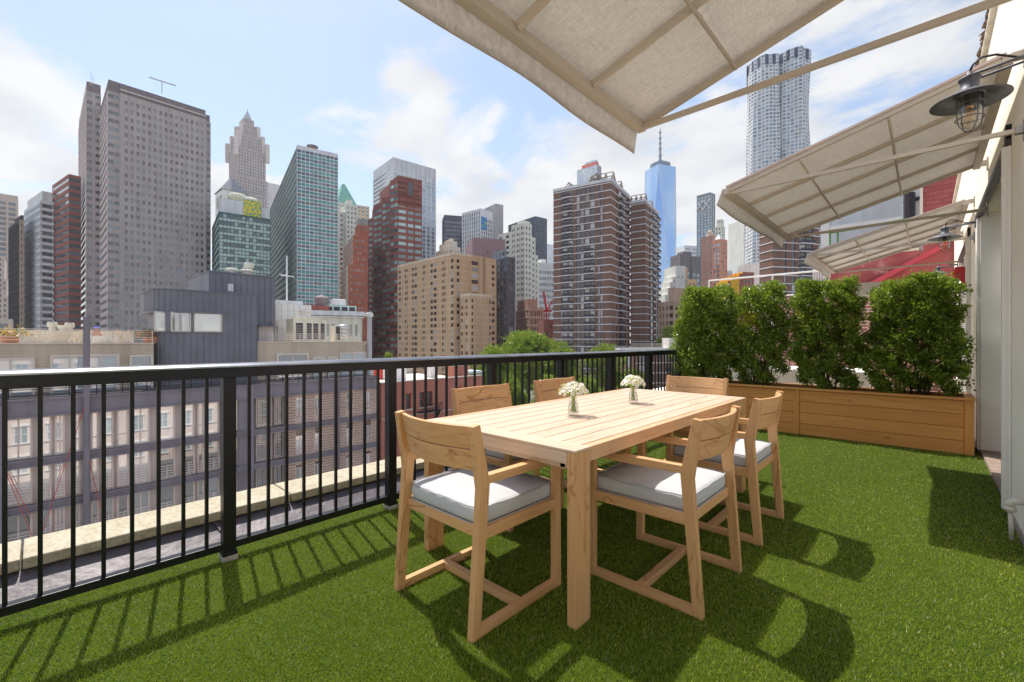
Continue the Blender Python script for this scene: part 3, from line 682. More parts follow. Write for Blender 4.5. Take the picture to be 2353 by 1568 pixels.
# --- wall lamps --------------------------------------------------------------------
M_IRON = plain('weathered_iron', (.12, .122, .14), .55, .35, .35, 25, .2, 120)
def lamp():
    r = thing('wall_lamp', (0, 0, 0))   # origin at the wall plate; shade hangs out along -X, tilted
    m = MB(); m.tube([(0, 0, 0), (-.028, 0, 0)], [.062, .058], 28); m.build('wall_plate', M_IRON, r, .003)
    m = MB()
    for s_ in (-1, 1): m.tube([(-.028, s_*.008, .0), (-.06, s_*.03, .0), (-.255, s_*.036, -.022)], .0062, 8)
    m.tube([(-.255, -.046, -.022), (-.255, .046, -.022)], .008, 8); m.build('arm', M_IRON, r, smooth=True)
    m = MB(); P = [(-.02, 0, .01), (-.10, 0, .012), (-.17, 0, .055), (-.215, 0, .062), (-.245, 0, .04), (-.256, 0, .012)]
    m.tube(P, .0055, 8); m.build('cable', plain('black_cable', (.02, .02, .022), .5), r, smooth=True)
    c = (-.257, 0, -.10)
    m = MB(); m.lathe([(.001, .112), (.010, .110), (.013, .088), (.040, .080), (.041, .072), (.034, .070), (.034, .022), (.05, .016), (.092, -.006), (.142, -.030), (.143, -.033), (.09, -.010), (.03, .010), (.001, .012)], c, 40); sh = m.build('shade', M_IRON, r, smooth=True)
    m = MB(); m.lathe([(.055, 0), (.055, -.008), (.048, -.012), (.048, -.002)], c, 28)
    for k in range(4):
        a = k*pi/2+.5; m.tube([(c[0]+cos(a)*.052, sin(a)*.052, c[2]-.004), (c[0]+cos(a)*.052, sin(a)*.052, c[2]-.108), (c[0]+cos(a)*.044, sin(a)*.044, c[2]-.150), (c[0]+cos(a)*.022, sin(a)*.022, c[2]-.176), (c[0], 0, c[2]-.182)], .0024, 6)
    for z, q in ((-.05, .052), (-.118, .051)): m.tube([(c[0]+cos(a)*q, sin(a)*q, c[2]+z) for a in np.linspace(0, 2*pi, 25)], .0024, 6, cap=False)
    m.build('cage', M_IRON, r, smooth=True)
    m = MB(); m.lathe([(.042, -.008), (.042, -.112), (.037, -.140), (.020, -.160), (.001, -.167)], c, 28); m.build('glass_jar', clearglass('jar_glass', (.98, .96, .92)), r, smooth=True)
    m = MB(); m.lathe([(.019, 0), (.019, -.05), (.017, -.06), (.001, -.06)], c, 20); m.build('socket', plain('bulb_socket', (.05, .045, .045), .5), r, smooth=True)
    m = MB(); m.lathe([(.010, -.058), (.013, -.075), (.024, -.105), (.020, -.128), (.001, -.14)], c, 20); bl = m.build('bulb', clearglass('bulb_glass', (1, .93, .8)), r, smooth=True)
    m = MB(); m.lathe([(.014, -.055), (.0145, -.066), (.010, -.068)], c, 16); m.tube([(c[0]-.006, 0, c[2]-.066), (c[0]-.006, .003, c[2]-.115), (c[0]+.004, -.002, c[2]-.118), (c[0]+.005, .002, c[2]-.068)], .0009, 5); m.build('filament', plain('brass_filament', (.55, .33, .13), .4, .5), bl, smooth=True)
    return r
l0 = lamp(); KM = kidmap()
for i, (y, z, lb) in enumerate(((3.2, 2.55, 'large black wall lamp with caged glass jar at the upper right'), (7.1, 2.52, 'mid distance black wall lamp beside the middle door frame'), (10.83, 2.52, 'farthest black wall lamp against the red wall'))):
    o = l0 if i == 0 else copy_tree(l0, KM); o.location = (XW-.0005, y, z); o.scale = (1.04, 1.04, 1.04); tag(o, lb, 'wall lamp', 'caged barn lamps on the stucco wall')
# ================================================================== CITY
ZG = -17.0
m = MB(); m.box(-1490, 1490, -390, 1490, ZG-.9, ZG)
s = NT('asphalt_ground'); f = s.noise(s.co((1, 1, 1), False), .12, 8, .6); s.bsdf(s.ramp(f, [(.3, (.13, .125, .12)), (.7, (.22, .21, .20))]), .9, 0, .2); M_ASPH = s.m
tag(m.build('ground', M_ASPH), kind='structure')
M_PAVE = plain('pavement_concrete', (.30, .29, .27), .9, 0, .15, .5)

class Bld:
    def __init__(b, name, label, cat, xc, Z, a=43, zb=ZG, mats=(), glass=None, group=None, indiv=True):
        b.C = at(xc, Z); b.Z = Z; b.xc = xc; b.zb = zb; b.a = radians(a)
        d = RV*sin(b.a)+FV*cos(b.a); b.rz = atan2(d.y, d.x)
        b.root = thing(name, (b.C.x, b.C.y, zb), b.rz, label, cat, group); b.w = MB(); b.mats = list(mats); b.glass = glass; b.panes = []; b.indiv = indiv
        b.bal = []
    def sx(b, px):
        r = (px-CX)/F; X0 = (b.xc-CX)/F*b.Z; return (r*b.Z-X0)/(sin(b.a)-r*cos(b.a))
    def sy(b, px):
        r = (px-CX)/F; X0 = (b.xc-CX)/F*b.Z; return (r*b.Z-X0)/(-cos(b.a)-r*sin(b.a))
    def dep(b, x, y): return b.Z+x*cos(b.a)+y*sin(b.a)
    def z(b, py, x=0, y=0): return zof(py, b.dep(x, y))-b.zb
    def pane(b, P, r=None): b.panes.append((P, random.random() if r is None else r))
    def face(b, P0, D, IN, Wd, z0, z1, sp):
        """one wall face with real window openings; s runs left to right as seen from outside"""
        w = b.w; wi = sp.get('wm', 0)
        def pt(s_, z, dp=0): return (P0[0]+D[0]*s_+IN[0]*dp, P0[1]+D[1]*s_+IN[1]*dp, z)
        if 'fh' not in sp or Wd < .3: w.quad(pt(0, z0), pt(Wd, z0), pt(Wd, z1), pt(0, z1), wi); return
        fh = sp['fh']; top = sp.get('top', 1.2); bot = sp.get('bot', 0); dp = sp.get('dep', .3); sm = sp.get('sm', wi)
        if 'cols' in sp: cols = [(a*Wd, c*Wd) for a, c in sp['cols']]
        else:
            m0, m1 = sp.get('m', (.5, .5)); n = sp.get('n') or max(1, int(round((Wd-m0-m1)/sp['cw']))); cwid = (Wd-m0-m1)/n; k = sp.get('wf', .5)
            cols = [(m0+i*cwid+cwid*(1-k)/2, m0+(i+1)*cwid-cwid*(1-k)/2) for i in range(n)]
        rows = sp.get('rows', [(.3, .8, 'w')]); nf = int((z1-top-z0-bot)/fh)
        if nf < 1: w.quad(pt(0, z0), pt(Wd, z0), pt(Wd, z1), pt(0, z1), wi); return
        zb_ = z1-top-nf*fh
        # solid strips between columns
        e = 0
        for (a, c) in cols:
            if a-e > .01: w.quad(pt(e, z0), pt(a, z0), pt(a, z1), pt(e, z1), wi)
            e = c
        if Wd-e > .01: w.quad(pt(e, z0), pt(Wd, z0), pt(Wd, z1), pt(e, z1), wi)
        for (a, c) in cols:
            zc = z0
            for f in range(nf):
                for (lo, hi, t) in rows:
                    za, zz = zb_+(f+lo)*fh, zb_+(f+hi)*fh
                    if za-zc > .01: w.quad(pt(a, zc), pt(c, zc), pt(c, za), pt(a, za), sm if t == 'w' and sp.get('spfill') else wi)
                    if t == 'w':
                        w.quad(pt(a, za), pt(a, za, dp), pt(a, zz, dp), pt(a, zz), wi); w.quad(pt(c, za, dp), pt(c, za), pt(c, zz), pt(c, zz, dp), wi)
                        w.quad(pt(a, za), pt(c, za), pt(c, za, dp), pt(a, za, dp), wi); w.quad(pt(a, zz, dp), pt(c, zz, dp), pt(c, zz), pt(a, zz), wi)
                        b.pane([pt(a, za, dp), pt(c, za, dp), pt(c, zz, dp), pt(a, zz, dp)])
                    else: w.quad(pt(a, za), pt(c, za), pt(c, zz), pt(a, zz), {'s': sm, 'p': wi}.get(t, sm))
                    zc = zz
            if z1-zc > .01: w.quad(pt(a, zc), pt(c, zc), pt(c, z1), pt(a, z1), wi)
        for (lo, hi, outp, mi) in sp.get('bands', []):
            for f in range(nf+1):
                za, zz = zb_+(f+lo)*fh, zb_+(f+hi)*fh
                if zz > z1 or za < z0: continue
                q = [pt(-outp*.9, za, .0), pt(-outp*.9, za, -outp), pt(Wd+outp*.9, za, -outp), pt(Wd+outp*.9, za, 0)]
                w.hexa([q[0], q[1], q[2], q[3]]+[(x, y, zz) for x, y, _ in q], mi)
        for (a, c, outp) in sp.get('balc', []):
            for f in range(nf):
                za = zb_+f*fh; b.bal.append([pt(a*Wd, za, -.02), pt(c*Wd, za, -.02), outp, fh, D, IN])
    def block(b, x0, y0, x1, y1, z0, z1, R=None, L=None, roof=0, B=None):
        """axis aligned prism in the building's frame; R faces -Y (right hand face), L faces -X (left hand face)"""
        b.face((x0, y0), (1, 0), (0, 1), x1-x0, z0, z1, R or {}); b.face((x0, y1), (0, -1), (1, 0), y1-y0, z0, z1, L or {})
        e = {'wm': (R or {}).get('wm', 0)}
        b.face((x1, y0), (0, 1), (-1, 0), y1-y0, z0, z1, {}); b.face((x1, y1), (-1, 0), (0, -1), x1-x0, z0, z1, {})
        b.w.quad((x0, y0, z1), (x1, y0, z1), (x1, y1, z1), (x0, y1, z1), roof)
    def part(b, mb, name, mat, **kw): return mb.build(name, mat, b.root, **kw)
    def finish(b, thr=5.0, cap=100, wname='window'):
        if b.w.f: b.w.build('wall', b.mats, b.root)
        if b.panes:
            ca, sa = cos(b.rz), sin(b.rz); sc = 1024/2353; items = []
            for P, r in b.panes:
                q = []; ok = True
                for (x, y, z) in P:
                    wx, wy, wz = b.C.x+ca*x-sa*y, b.C.y+sa*x+ca*y, z+b.zb
                    Zd = dep(wx, wy); X = cos(YAW)*wx+sin(YAW)*wy
                    q.append(((CX+F*X/Zd)*sc, (CY-F*(wz-H)/Zd)*sc))
                ar = 0
                for i in range(4): x1, y1 = q[i]; x2, y2 = q[(i+1) % 4]; ar += x1*y2-x2*y1
                ar = abs(ar)/2; mx = sum(k[0] for k in q)/4; my = sum(k[1] for k in q)/4
                if not (0 < mx < 1024 and 0 < my < 682): ar *= .001
                items.append((ar, P, r))
            items.sort(key=lambda t: -t[0]); k = 0
            if b.indiv:
                while k < min(cap if len(items) > 100 else 100, len(items)) and items[k][0] > thr: k += 1
            for ar, P, r in items[:k]:
                m = MB(); m.quad(*P); m.rnd = [r]; m.build(wname, b.glass, b.root)
            rest = items[k:]
            if rest:
                m = MB(); m.rnd = []
                for ar, P, r in rest: m.quad(*P); m.rnd.append(r)
                o = m.build(wname, b.glass, b.root)
                if k or len(rest) > 1: tag(o, kind='stuff')
        return b.root

def tone(n, c, v=.08, sc=.08, **k):
    new = n not in MC; m_ = _tone(n, c, v, sc, **k)
    if new:   # faint rain streaks and grime over whole facades
        nt = m_.node_tree; bs = [q for q in nt.nodes if q.type == 'BSDF_PRINCIPLED'][0]; src = bs.inputs['Base Color'].links[0].from_socket
        tc = nt.nodes.new('ShaderNodeTexCoord'); mp = nt.nodes.new('ShaderNodeMapping'); mp.inputs['Scale'].default_value = (.9, .9, .045); nz = nt.nodes.new('ShaderNodeTexNoise'); nz.inputs['Scale'].default_value = 1; nz.inputs['Detail'].default_value = 5; nz.inputs['Roughness'].default_value = .65
        rp = nt.nodes.new('ShaderNodeValToRGB'); rp.color_ramp.elements[0].position = .35; rp.color_ramp.elements[0].color = (.80, .78, .76, 1); rp.color_ramp.elements[1].position = .62
        mx = nt.nodes.new('ShaderNodeMix'); mx.data_type = 'RGBA'; mx.blend_type = 'MULTIPLY'; mx.inputs[0].default_value = 1
        for a_, b_ in ((tc.outputs['Object'], mp.inputs['Vector']), (mp.outputs[0], nz.inputs['Vector']), (nz.outputs[0], rp.inputs[0]), (src, mx.inputs[6]), (rp.outputs[0], mx.inputs[7]), (mx.outputs[2], bs.inputs['Base Color'])): nt.links.new(a_, b_)
    return m_
def _tone(n, c, v=.08, sc=.08, **k): return plain(n, tuple(min(.84, x*q) for x, q in zip(c, (1.44, 1.35, 1.27))), .85, 0, v, sc, spec=.2, **k)
M_ROOF = tone('roof_grey', (.30, .29, .28))
def tank(name, x, y, z, r, h, mat, label, ratio=.35, legs=1.5):
    """wooden roof water tank"""
    t = thing(name, (x, y, z), 0, label, 'water tank'); m = MB(); m.lathe([(r, legs), (r*.98, legs+h)], n=20, cap=True); m.build('tank', mat, t)
    m = MB(); m.lathe([(r*1.08, legs+h), (.02, legs+h+r*ratio*2)], n=20); m.build('roof', mat, t)
    m = MB()
    for a in range(4): m.bar((cos(a*pi/2+.6)*r*.75, sin(a*pi/2+.6)*r*.75, 0), (cos(a*pi/2+.6)*r*.75, sin(a*pi/2+.6)*r*.75, legs), .2)
    m.build('legs', M_ROOF, t); return t

# --- far left buildings ------------------------------------------------------
G_BLUE = winglass('blue_office_glass', (.03, .035, .045), (.12, .13, .15), .18)
G_DARK = winglass('dark_window', (.018, .02, .025), (.22, .22, .22), .12, .72, .08, .15)
G_TEAL = winglass('teal_glass', (.05, .17, .17), (.22, .42, .40), .2, .5, .08, .3)
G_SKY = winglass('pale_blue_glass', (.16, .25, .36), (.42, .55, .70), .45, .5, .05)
G_APT = winglass('apartment_glass', (.015, .016, .02), (.50, .50, .49), .12, .72, .08, .06)

b = Bld('striped_tower', 'tower at the left edge of the view with tan piers and dark band windows', 'tower', -30, 330, 43, mats=[tone('tan_stone', (.50, .43, .38)), tone('tan_cap', (.55, .46, .40))], glass=G_BLUE, indiv=False)
H_ = b.z(440); b.block(0, 0, b.sx(41), 20, 0, H_, dict(fh=3.9, cw=5.2, wf=.78, top=5, rows=[(.2, .85, 'w')], m=(.6, .6)), {}); b.finish()
b = Bld('bronze_tower', 'slim dark bronze glass tower between the striped tower and the white grid tower', 'tower', 44, 235, 34, mats=[tone('bronze_frame', (.06, .05, .055)), tone('bronze_pier', (.36, .29, .22))], glass=winglass('bronze_glass', (.02, .02, .028), (.10, .09, .09), .08), indiv=False)
b.block(0, 0, b.sx(56), b.sy(19), 0, b.z(505), dict(fh=3.6, cw=9, wf=.6, wm=1), dict(fh=3.6, cw=1.8, wf=.8, rows=[(.05, .95, 'w')]))
b.block(2, 2, b.sx(50), b.sy(28), b.z(505), b.z(492), {}, {}); b.finish()
b = Bld('stone_building', 'small pale stepped stone building low at the left edge', 'building', 3, 300, 43, mats=[tone('pale_limestone', (.56, .50, .44))], glass=G_DARK, indiv=False)
b.block(0, 0, b.sx(19), 40, 0, b.z(680), dict(fh=3.6, cw=2, wf=.45), {}); b.block(0, 1, b.sx(16), 40, b.z(680), b.z(640), dict(fh=3.6, cw=2, wf=.45), {}); b.block(0, 2, b.sx(10), 40, b.z(640), b.z(590), dict(fh=3.6, cw=2, wf=.45), {}); b.finish()
b = Bld('office_block', 'low beige block with a stepped roof in the bottom left behind the roof terrace', 'building', -12, 170, 43, mats=[tone('beige_block', (.52, .47, .41))], glass=G_DARK)
b.block(0, 0, b.sx(29), 8, 0, b.z(733), dict(fh=3.3, cw=2.4, wf=.6), {}); b.finish()
b = Bld('white_grid_tower', 'white concrete grid tower with deep square windows at the left', 'tower', 91.5, 235, 33, mats=[tone('white_concrete', (.74, .74, .73)), tone('grey_cap', (.62, .62, .62))], glass=winglass('grid_glass', (.015, .018, .022), (.12, .14, .15), .12))
H_ = b.z(460); b.block(0, 0, b.sx(122), b.sy(55.5), 0, H_, dict(fh=3.65, cols=[(.03, .97)], rows=[(.2, .78, 'w')], top=.8, dep=.8), dict(fh=3.65, cw=3.1, wf=.74, rows=[(.16, .82, 'w')], top=1, dep=1.0, m=(.2, .2)))
b.block(1, 1, b.sx(122), b.sy(57), H_, b.z(444, 2, 6), {'wm': 1}, {'wm': 1}); b.finish()
b = Bld('red_striped_tower', 'red granite tower with horizontal dark glass bands beside the large grey tower', 'tower', 158, 225, 33, mats=[tone('red_granite', (.27, .11, .09)), tone('pinkish_granite', (.46, .26, .22))], glass=winglass('band_glass', (.03, .035, .045), (.09, .10, .12), .16))
b.block(0, 0, b.sx(186), b.sy(120), 0, b.z(400), dict(fh=3.75, cols=[(0.0, 1.0)], rows=[(.48, .98, 'w')], top=1.6, dep=.15), dict(fh=3.75, cols=[(.0, 1.)], rows=[(.48, .98, 'w')], top=1.6, dep=.15)); b.finish()

# --- large grey tower ---------------------------------------------------------
M_GR = tone('warm_grey_granite', (.37, .34, .34), .05); M_GR2 = tone('lit_facet_granite', (.50, .44, .43)); M_GRD = tone('grey_granite_cap', (.19, .165, .175), .05)  # paler granite puts light on the left facets into the colour; ledge shares it
b = Bld('grey_granite_tower', 'largest grey granite office tower on the left with a stepped plan and dark cap', 'tower', 248, 200, 43, mats=[M_GR, M_GR2, M_GRD], glass=winglass('tower_glass', (.018, .022, .032), (.17, .20, .23), .16, .6))
FH = 3.72; zt = b.z(206); ztop = b.z(180)
X285, X475, X486 = b.sx(275), b.sx(474), b.sx(486); LB = b.sy(229)
gl_bay = dict(fh=FH, cols=[(.02, .5), (.56, .98)], rows=[(.36, .8, 'w')], top=.6, dep=.12)
win = dict(fh=FH, n=15, wf=.5, rows=[(.32, .80, 'w')], top=2.0, dep=.3, m=(1.2, .8))
side = dict(fh=FH, cols=[(.08, .92)], rows=[(.38, .8, 'w')], top=.6, wm=1, dep=.12)
b.block(0, .8, X285, LB, 0, zt, gl_bay, side)
b.face((X285, -.2), (1, 0), (0, 1), X475-X285, 0, zt, win); b.face((X285, .8), (0, -1), (1, 0), 1.0, 0, zt, {'wm': 1})
b.face((X475, -.2), (0, 1), (-1, 0), 2, 0, zt, {})
b.block(X475, 1.6, X486, 30, 0, zt-.02, dict(fh=FH, cols=[(.1, .9)], rows=[(.36, .8, 'w')], top=.6, dep=.12), {})
b.w.quad((X285, -.2, zt), (X475, -.2, zt), (X475, 30, zt), (X285, 30, zt), 2)
# dark stepped cap
b.block(.25, 1.05, X285+.2, LB-1, zt, ztop, {'wm': 2}, {'wm': 2}, 2); b.block(X285+.2, .1, X475-.3, 29, zt+.01, ztop-.4, {'wm': 2}, {'wm': 2}, 2); b.block(X475-.2, 2, X486-.3, 28, zt-.01, ztop-1.6, {'wm': 2}, {'wm': 2}, 2)
b.w.box(X285, X475, -.45, -.201, zt+1.3, zt+2.0, 1)
# rear left wing
xa = b.sx(236)   # wing plane sits behind the near corner
yy = LB+2; k = (yy)
def wing():
    # corner of the wing projects to px 198
    r = (198-CX)/F; X0 = (b.xc-CX)/F*b.Z; y0 = LB
    # point (x, y0): X = X0 + x sin a - y0 cos a ; Z = b.Z + x cos a + y0 sin a
    x = (r*(b.Z+y0*sin(b.a))-X0+y0*cos(b.a))/(sin(b.a)-r*cos(b.a)); return x, y0
wx, wy = wing(); 
def syw(px):
    r = (px-CX)/F; X0 = (b.xc-CX)/F*b.Z
    return (r*(b.Z+wx*cos(b.a))-X0-wx*sin(b.a))/(-cos(b.a)-r*sin(b.a))
wy2 = syw(180); ztw = zof(186, b.dep(wx, wy))-ZG
b.block(wx, wy, .5, wy2, 0, ztw-4.8, dict(fh=FH, cols=[(.04, .40), (.62, .96)], rows=[(.36, .8, 'w')], top=.3, dep=.12), dict(fh=FH, cols=[(.05, .95)], rows=[(.38, .82, 'w')], top=.3, wm=1, dep=.12))
b.block(wx+.2, wy+.2, .4, wy2-.5, ztw-4.8, ztw, {'wm': 2}, {'wm': 1}, 2)
b.finish()
t = thing('rooftop_davit', (at(372, 205).x, at(372, 205).y, zof(214, 205)), 0, 'thin tilted davit arm on the roof of the largest grey tower', 'davit')
o_ = Vector(t.location); m = MB(); p = at(343, 205, 178)-o_; q = at(403, 205, 197)-o_; m.bar(p, q, .45); m.build('arm', tone('mast_grey', (.5, .5, .5)), t); m = MB(); m.bar((0, 0, 0), (0, 0, zof(187, 205)-o_.z), .3); m.build('post', tone('mast_grey', (.5, .5, .5)), t)
for i, (px, py1) in enumerate(((209, 166), (214, 174))):
    p = at(px, 222); m = MB(); m.bar((p.x, p.y, zof(196, 222)), (p.x, p.y, zof(py1, 222)), .2); tag(m.build('roof_antenna', tone('mast_grey', (.5, .5, .5))), ('taller', 'shorter')[i]+' of two thin antenna poles on the left wing of the largest grey tower', 'antenna')

# --- art deco skyscraper ----------------------------------------------------------
M_DECO = tone('deco_limestone', (.37, .335, .335), .05); M_DECO2 = tone('deco_light_stone', (.52, .49, .48))
b = Bld('art_deco_skyscraper', 'slender stepped stone skyscraper with a pointed crown and spire behind the teal tower', 'skyscraper', 533, 530, 42, mats=[M_DECO, M_DECO2, tone('dull_metal_crown', (.42, .47, .52))], glass=G_BLUE, indiv=False)
def deco(half_px, py_top, z0, cw=3.0):
    h = half_px/F*564; k = h*.9; zt_ = zof(py_top, 564)-ZG
    sp = dict(fh=3.7, cw=cw, wf=.42, rows=[(.25, .8, 'w')], top=1.5, m=(1, 1), dep=.25)
    c = 24.0; s_ = k*1.02
    b.block(c-s_*.72, c-s_*.72, c+s_*.72, c+s_*.72, z0, zt_, sp, sp); return zt_
z_ = deco(62, 455, 0); z_ = deco(50, 418, z_); z_ = deco(44, 352, z_-1); z_ = deco(38, 322, z_); z_ = deco(27, 306, z_, 2.4); z_ = deco(22, 292, z_, 2.2); z_ = deco(16, 278, z_, 2)
c = 24
for (dx, dy) in ((1, 1), (1, -1), (-1, 1), (-1, -1)):
    for hp, pt_ in ((44, 335), (34, 318), (24, 296)):
        k = hp/F*564*.72; zt_ = zof(pt_, 564)-ZG; b.w.box(c+dx*k-2, c+dx*k+2, c+dy*k-2, c+dy*k+2, zt_-22, zt_+1.5, 1)
m = MB(); k = 15/F*530*.72
m.lathe([(k, z_-2), (k*.8, z_+4), (k*.35, z_+9), (.5, z_+12), (.15, z_+17)], (c, c, 0), 8); b.part(m, 'spire', b.mats[2]); b.finish()
# hip roofed tower left of it
b = Bld('pavilion_roof_tower', 'tower with a hipped dark roof and tall corner columns left of the art deco skyscraper', 'tower', 512, 520, 42, mats=[tone('pale_grey_stone', (.62, .60, .58)), tone('slate_hip_roof', (.22, .23, .27))], glass=G_DARK, indiv=False)
zt_ = b.z(432); WR_, WL_ = 24, b.sy(495)
b.block(0, 0, WR_, WL_, 0, zt_-1, dict(fh=20, cols=[(.2, .8)], rows=[(.1, .8, 'w')], top=2, dep=1), dict(fh=20, cols=[(.15, .45), (.55, .85)], rows=[(.1, .8, 'w')], top=2, dep=1))
k = len(b.w.v); b.w.v += [(-1.5, -1.5, zt_-1), (WR_+1.5, -1.5, zt_-1), (WR_+1.5, WL_+1.5, zt_-1), (-1.5, WL_+1.5, zt_-1), (WR_/2, WL_/2, zof(402, 530)-ZG)]
for f in ((0, 1, 4), (1, 2, 4), (2, 3, 4), (3, 0, 4)): b.w.f.append(tuple(k+i for i in f)); b.w.mi.append(1)
b.finish()
b = Bld('pale_slab_tower', 'narrow pale office slab showing left of the teal tower top', 'tower', 618, 450, 45, mats=[tone('light_grey_face', (.55, .56, .58))], glass=G_BLUE, indiv=False)
b.block(0, 0, 30, 8, 0, b.z(420), {}, dict(fh=3.7, cols=[(.1, .9)], rows=[(.4, .9, 'w')])); b.finish()

# --- glass building with dotted mural -------------------------------------------------
b = Bld('green_glass_building', 'green glass office building with white rooftop structure and yellow dotted mural', 'building', 502.5, 212, 52, mats=[tone('dark_teal_frame', (.07, .13, .13)), tone('white_roof_structure', (.66, .66, .66)), tone('mint_panel', (.40, .53, .49), .15, .5)], glass=winglass('green_glass', (.015, .06, .06), (.34, .50, .47), .12, .6, .08, .12))
zt_ = b.z(486); WR_ = b.sx(622); WL_ = b.sy(487)
b.block(0, 0, WR_, WL_, 0, zt_, dict(fh=3.4, cw=1.5, wf=.86, rows=[(.04, .40, 's'), (.50, .96, 'w')], sm=2, top=.8, dep=.12, m=(.2, .2)), dict(fh=3.4, cw=1.5, wf=.86, rows=[(.04, .40, 's'), (.50, .96, 'w')], sm=2, top=.8, dep=.12, m=(.2, .2)))
b.block(b.sx(508), 3, b.sx(560), 14, zt_, b.z(461, 8, 3), {'wm': 1}, {'wm': 1}, 1); b.block(b.sx(560), 2.5, b.sx(603), 14, zt_, b.z(464, 20, 3), {'wm': 1}, {'wm': 1}, 1); b.block(b.sx(604), 3, b.sx(620), 14, zt_, b.z(482, 24, 3), {'wm': 1}, {'wm': 1}, 1)
s = NT('dotted_mural'); v = s.n('TexVoronoi'); v.inputs['Scale'].default_value = 1; s.L(s.co((.95, .95, .95), False), v.inputs['Vector'])
s.bsdf(s.ramp(v.outputs['Distance'], [(.36, (.02, .33, .36)), (.4, (.80, .68, .05))]), .7)
m = MB(); x0, x1 = b.sx(561), b.sx(602); m.quad((x0, 2.45, zt_+.1), (x1, 2.45, zt_+.1), (x1, 2.45, b.z(466, 20, 3)), (x0, 2.45, b.z(463, 16, 3))); b.part(m, 'dotted_mural', s.m)
for (px, w_) in ((548, 2.2), (580, 2.4)):
    m = MB(); x = b.sx(px); m.lathe([(w_*1.6, 0), (w_*1.6, 1.3), (w_*1.2, 1.9), (.1, 2.4)], (x, 8, b.z(462 if px < 560 else 466, 15, 8)), 20); b.part(m, 'roof_fan', tone('cream_fan_cowl', (.72, .66, .54)))
b.finish()

# --- teal tower ---------------------------------------------------------------------------
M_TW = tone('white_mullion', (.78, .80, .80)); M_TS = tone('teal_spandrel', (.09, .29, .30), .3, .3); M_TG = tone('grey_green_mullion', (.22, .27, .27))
b = Bld('teal_office_tower', 'white gridded teal glass office tower with a round tank on its roof', 'tower', 682, 225, 56, mats=[M_TW, M_TS, M_TG], glass=winglass('teal_tower_glass', (.015, .03, .04), (.08, .20, .22), .12, .6))
zt_ = b.z(337); WR_ = b.sx(777); WL_ = b.sy(619.5)
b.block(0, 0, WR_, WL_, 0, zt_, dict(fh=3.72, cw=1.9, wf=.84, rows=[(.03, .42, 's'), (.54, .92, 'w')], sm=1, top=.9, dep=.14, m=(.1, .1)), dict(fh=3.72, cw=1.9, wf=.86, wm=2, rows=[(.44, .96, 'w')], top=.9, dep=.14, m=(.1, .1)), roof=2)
# parapet screen
b.w.box(0, WR_, 0, .3, zt_, zt_+.9, 0)
b.finish()
p = b.root.matrix_basis if False else None
def loc_world(b, x, y, z): return (b.C.x+cos(b.rz)*x-sin(b.rz)*y, b.C.y+sin(b.rz)*x+cos(b.rz)*y, z+b.zb)
q = loc_world(b, b.sx(718)+1.2, 7, zt_); tank('roof_tank', q[0], q[1], q[2], 2.65, 3.6, tone('brown_tank', (.20, .15, .13)), 'round brown tank standing on the roof of the teal tower', .02, 1.0)

# --- buildings right of the teal tower ---------------------------------------------------------
b = Bld('green_pyramid_tower', 'old stone tower with a verdigris pyramid roof just right of the teal tower', 'tower', 781, 430, 45, mats=[tone('white_terracotta', (.66, .62, .58)), tone('verdigris_roof', (.22, .50, .42))], glass=G_DARK, indiv=False)
zt_ = b.z(468); b.block(-4, -4, 16, 16, 0, zt_, dict(fh=3.8, cw=3, wf=.4), dict(fh=3.8, cw=3, wf=.4))
k = len(b.w.v); b.w.v += [(-4, -4, zt_), (16, -4, zt_), (16, 16, zt_), (-4, 16, zt_), (4.5, 4.5, zof(424, 438)-ZG), (7, 4.5, zof(424, 438)-ZG), (7, 7, zof(424, 438)-ZG), (4.5, 7, zof(424, 438)-ZG)]
for f in ((0, 1, 5, 4), (1, 2, 6, 5), (2, 3, 7, 6), (3, 0, 4, 7), (4, 5, 6, 7)): b.w.f.append(tuple(k+i for i in f)); b.w.mi.append(1)
b.finish()
b = Bld('cream_setback_building', 'cream stepped building between the teal tower and the red brick building', 'building', 795, 330, 55, mats=[tone('cream_terracotta', (.68, .63, .56))], glass=G_DARK, indiv=False)
sp = dict(fh=3.6, cw=2.8, wf=.42, rows=[(.3, .8, 'w')]); zt_ = b.z(468)
b.block(0, 0, b.sx(822), 20, 0, zt_, sp, sp); b.block(b.sx(822), 2, b.sx(832), 20, 0, b.z(498), sp, sp); b.block(-5, 3, 0, 20, 0, b.z(486), sp, sp); b.block(b.sx(800), 3, b.sx(812), 9, zt_, zt_+4, {}, {}); b.finish()
b = Bld('tan_apartment_tower', 'tan brick tower with green glazed bays peeking above the cream stepped building', 'tower', 818, 400, 60, mats=[tone('tan_brick_far', (.58, .47, .33))], glass=G_TEAL, indiv=False)
b.block(0, 0, b.sx(849), 15, 0, b.z(471), dict(fh=3.2, cw=3.6, wf=.6, top=.6), dict(fh=3.2, cw=3)); b.finish()
M_ORB = tone('orange_red_brick', (.34, .12, .075), .08); 
b = Bld('orange_brick_building', 'orange red brick setback building left of the red granite tower', 'building', 811, 245, 62, mats=[M_ORB, tone('grey_brick_side', (.40, .36, .33)), M_ROOF], glass=winglass('sash_glass', (.03, .03, .035), (.40, .40, .38), .12, .6))
sp = dict(fh=3.35, n=5, wf=.36, rows=[(.3, .75, 'w')], dep=.15, m=(1, 1)); spl = dict(fh=3.35, cw=2.6, wf=.4, wm=1, rows=[(.3, .75, 'w')], dep=.15)
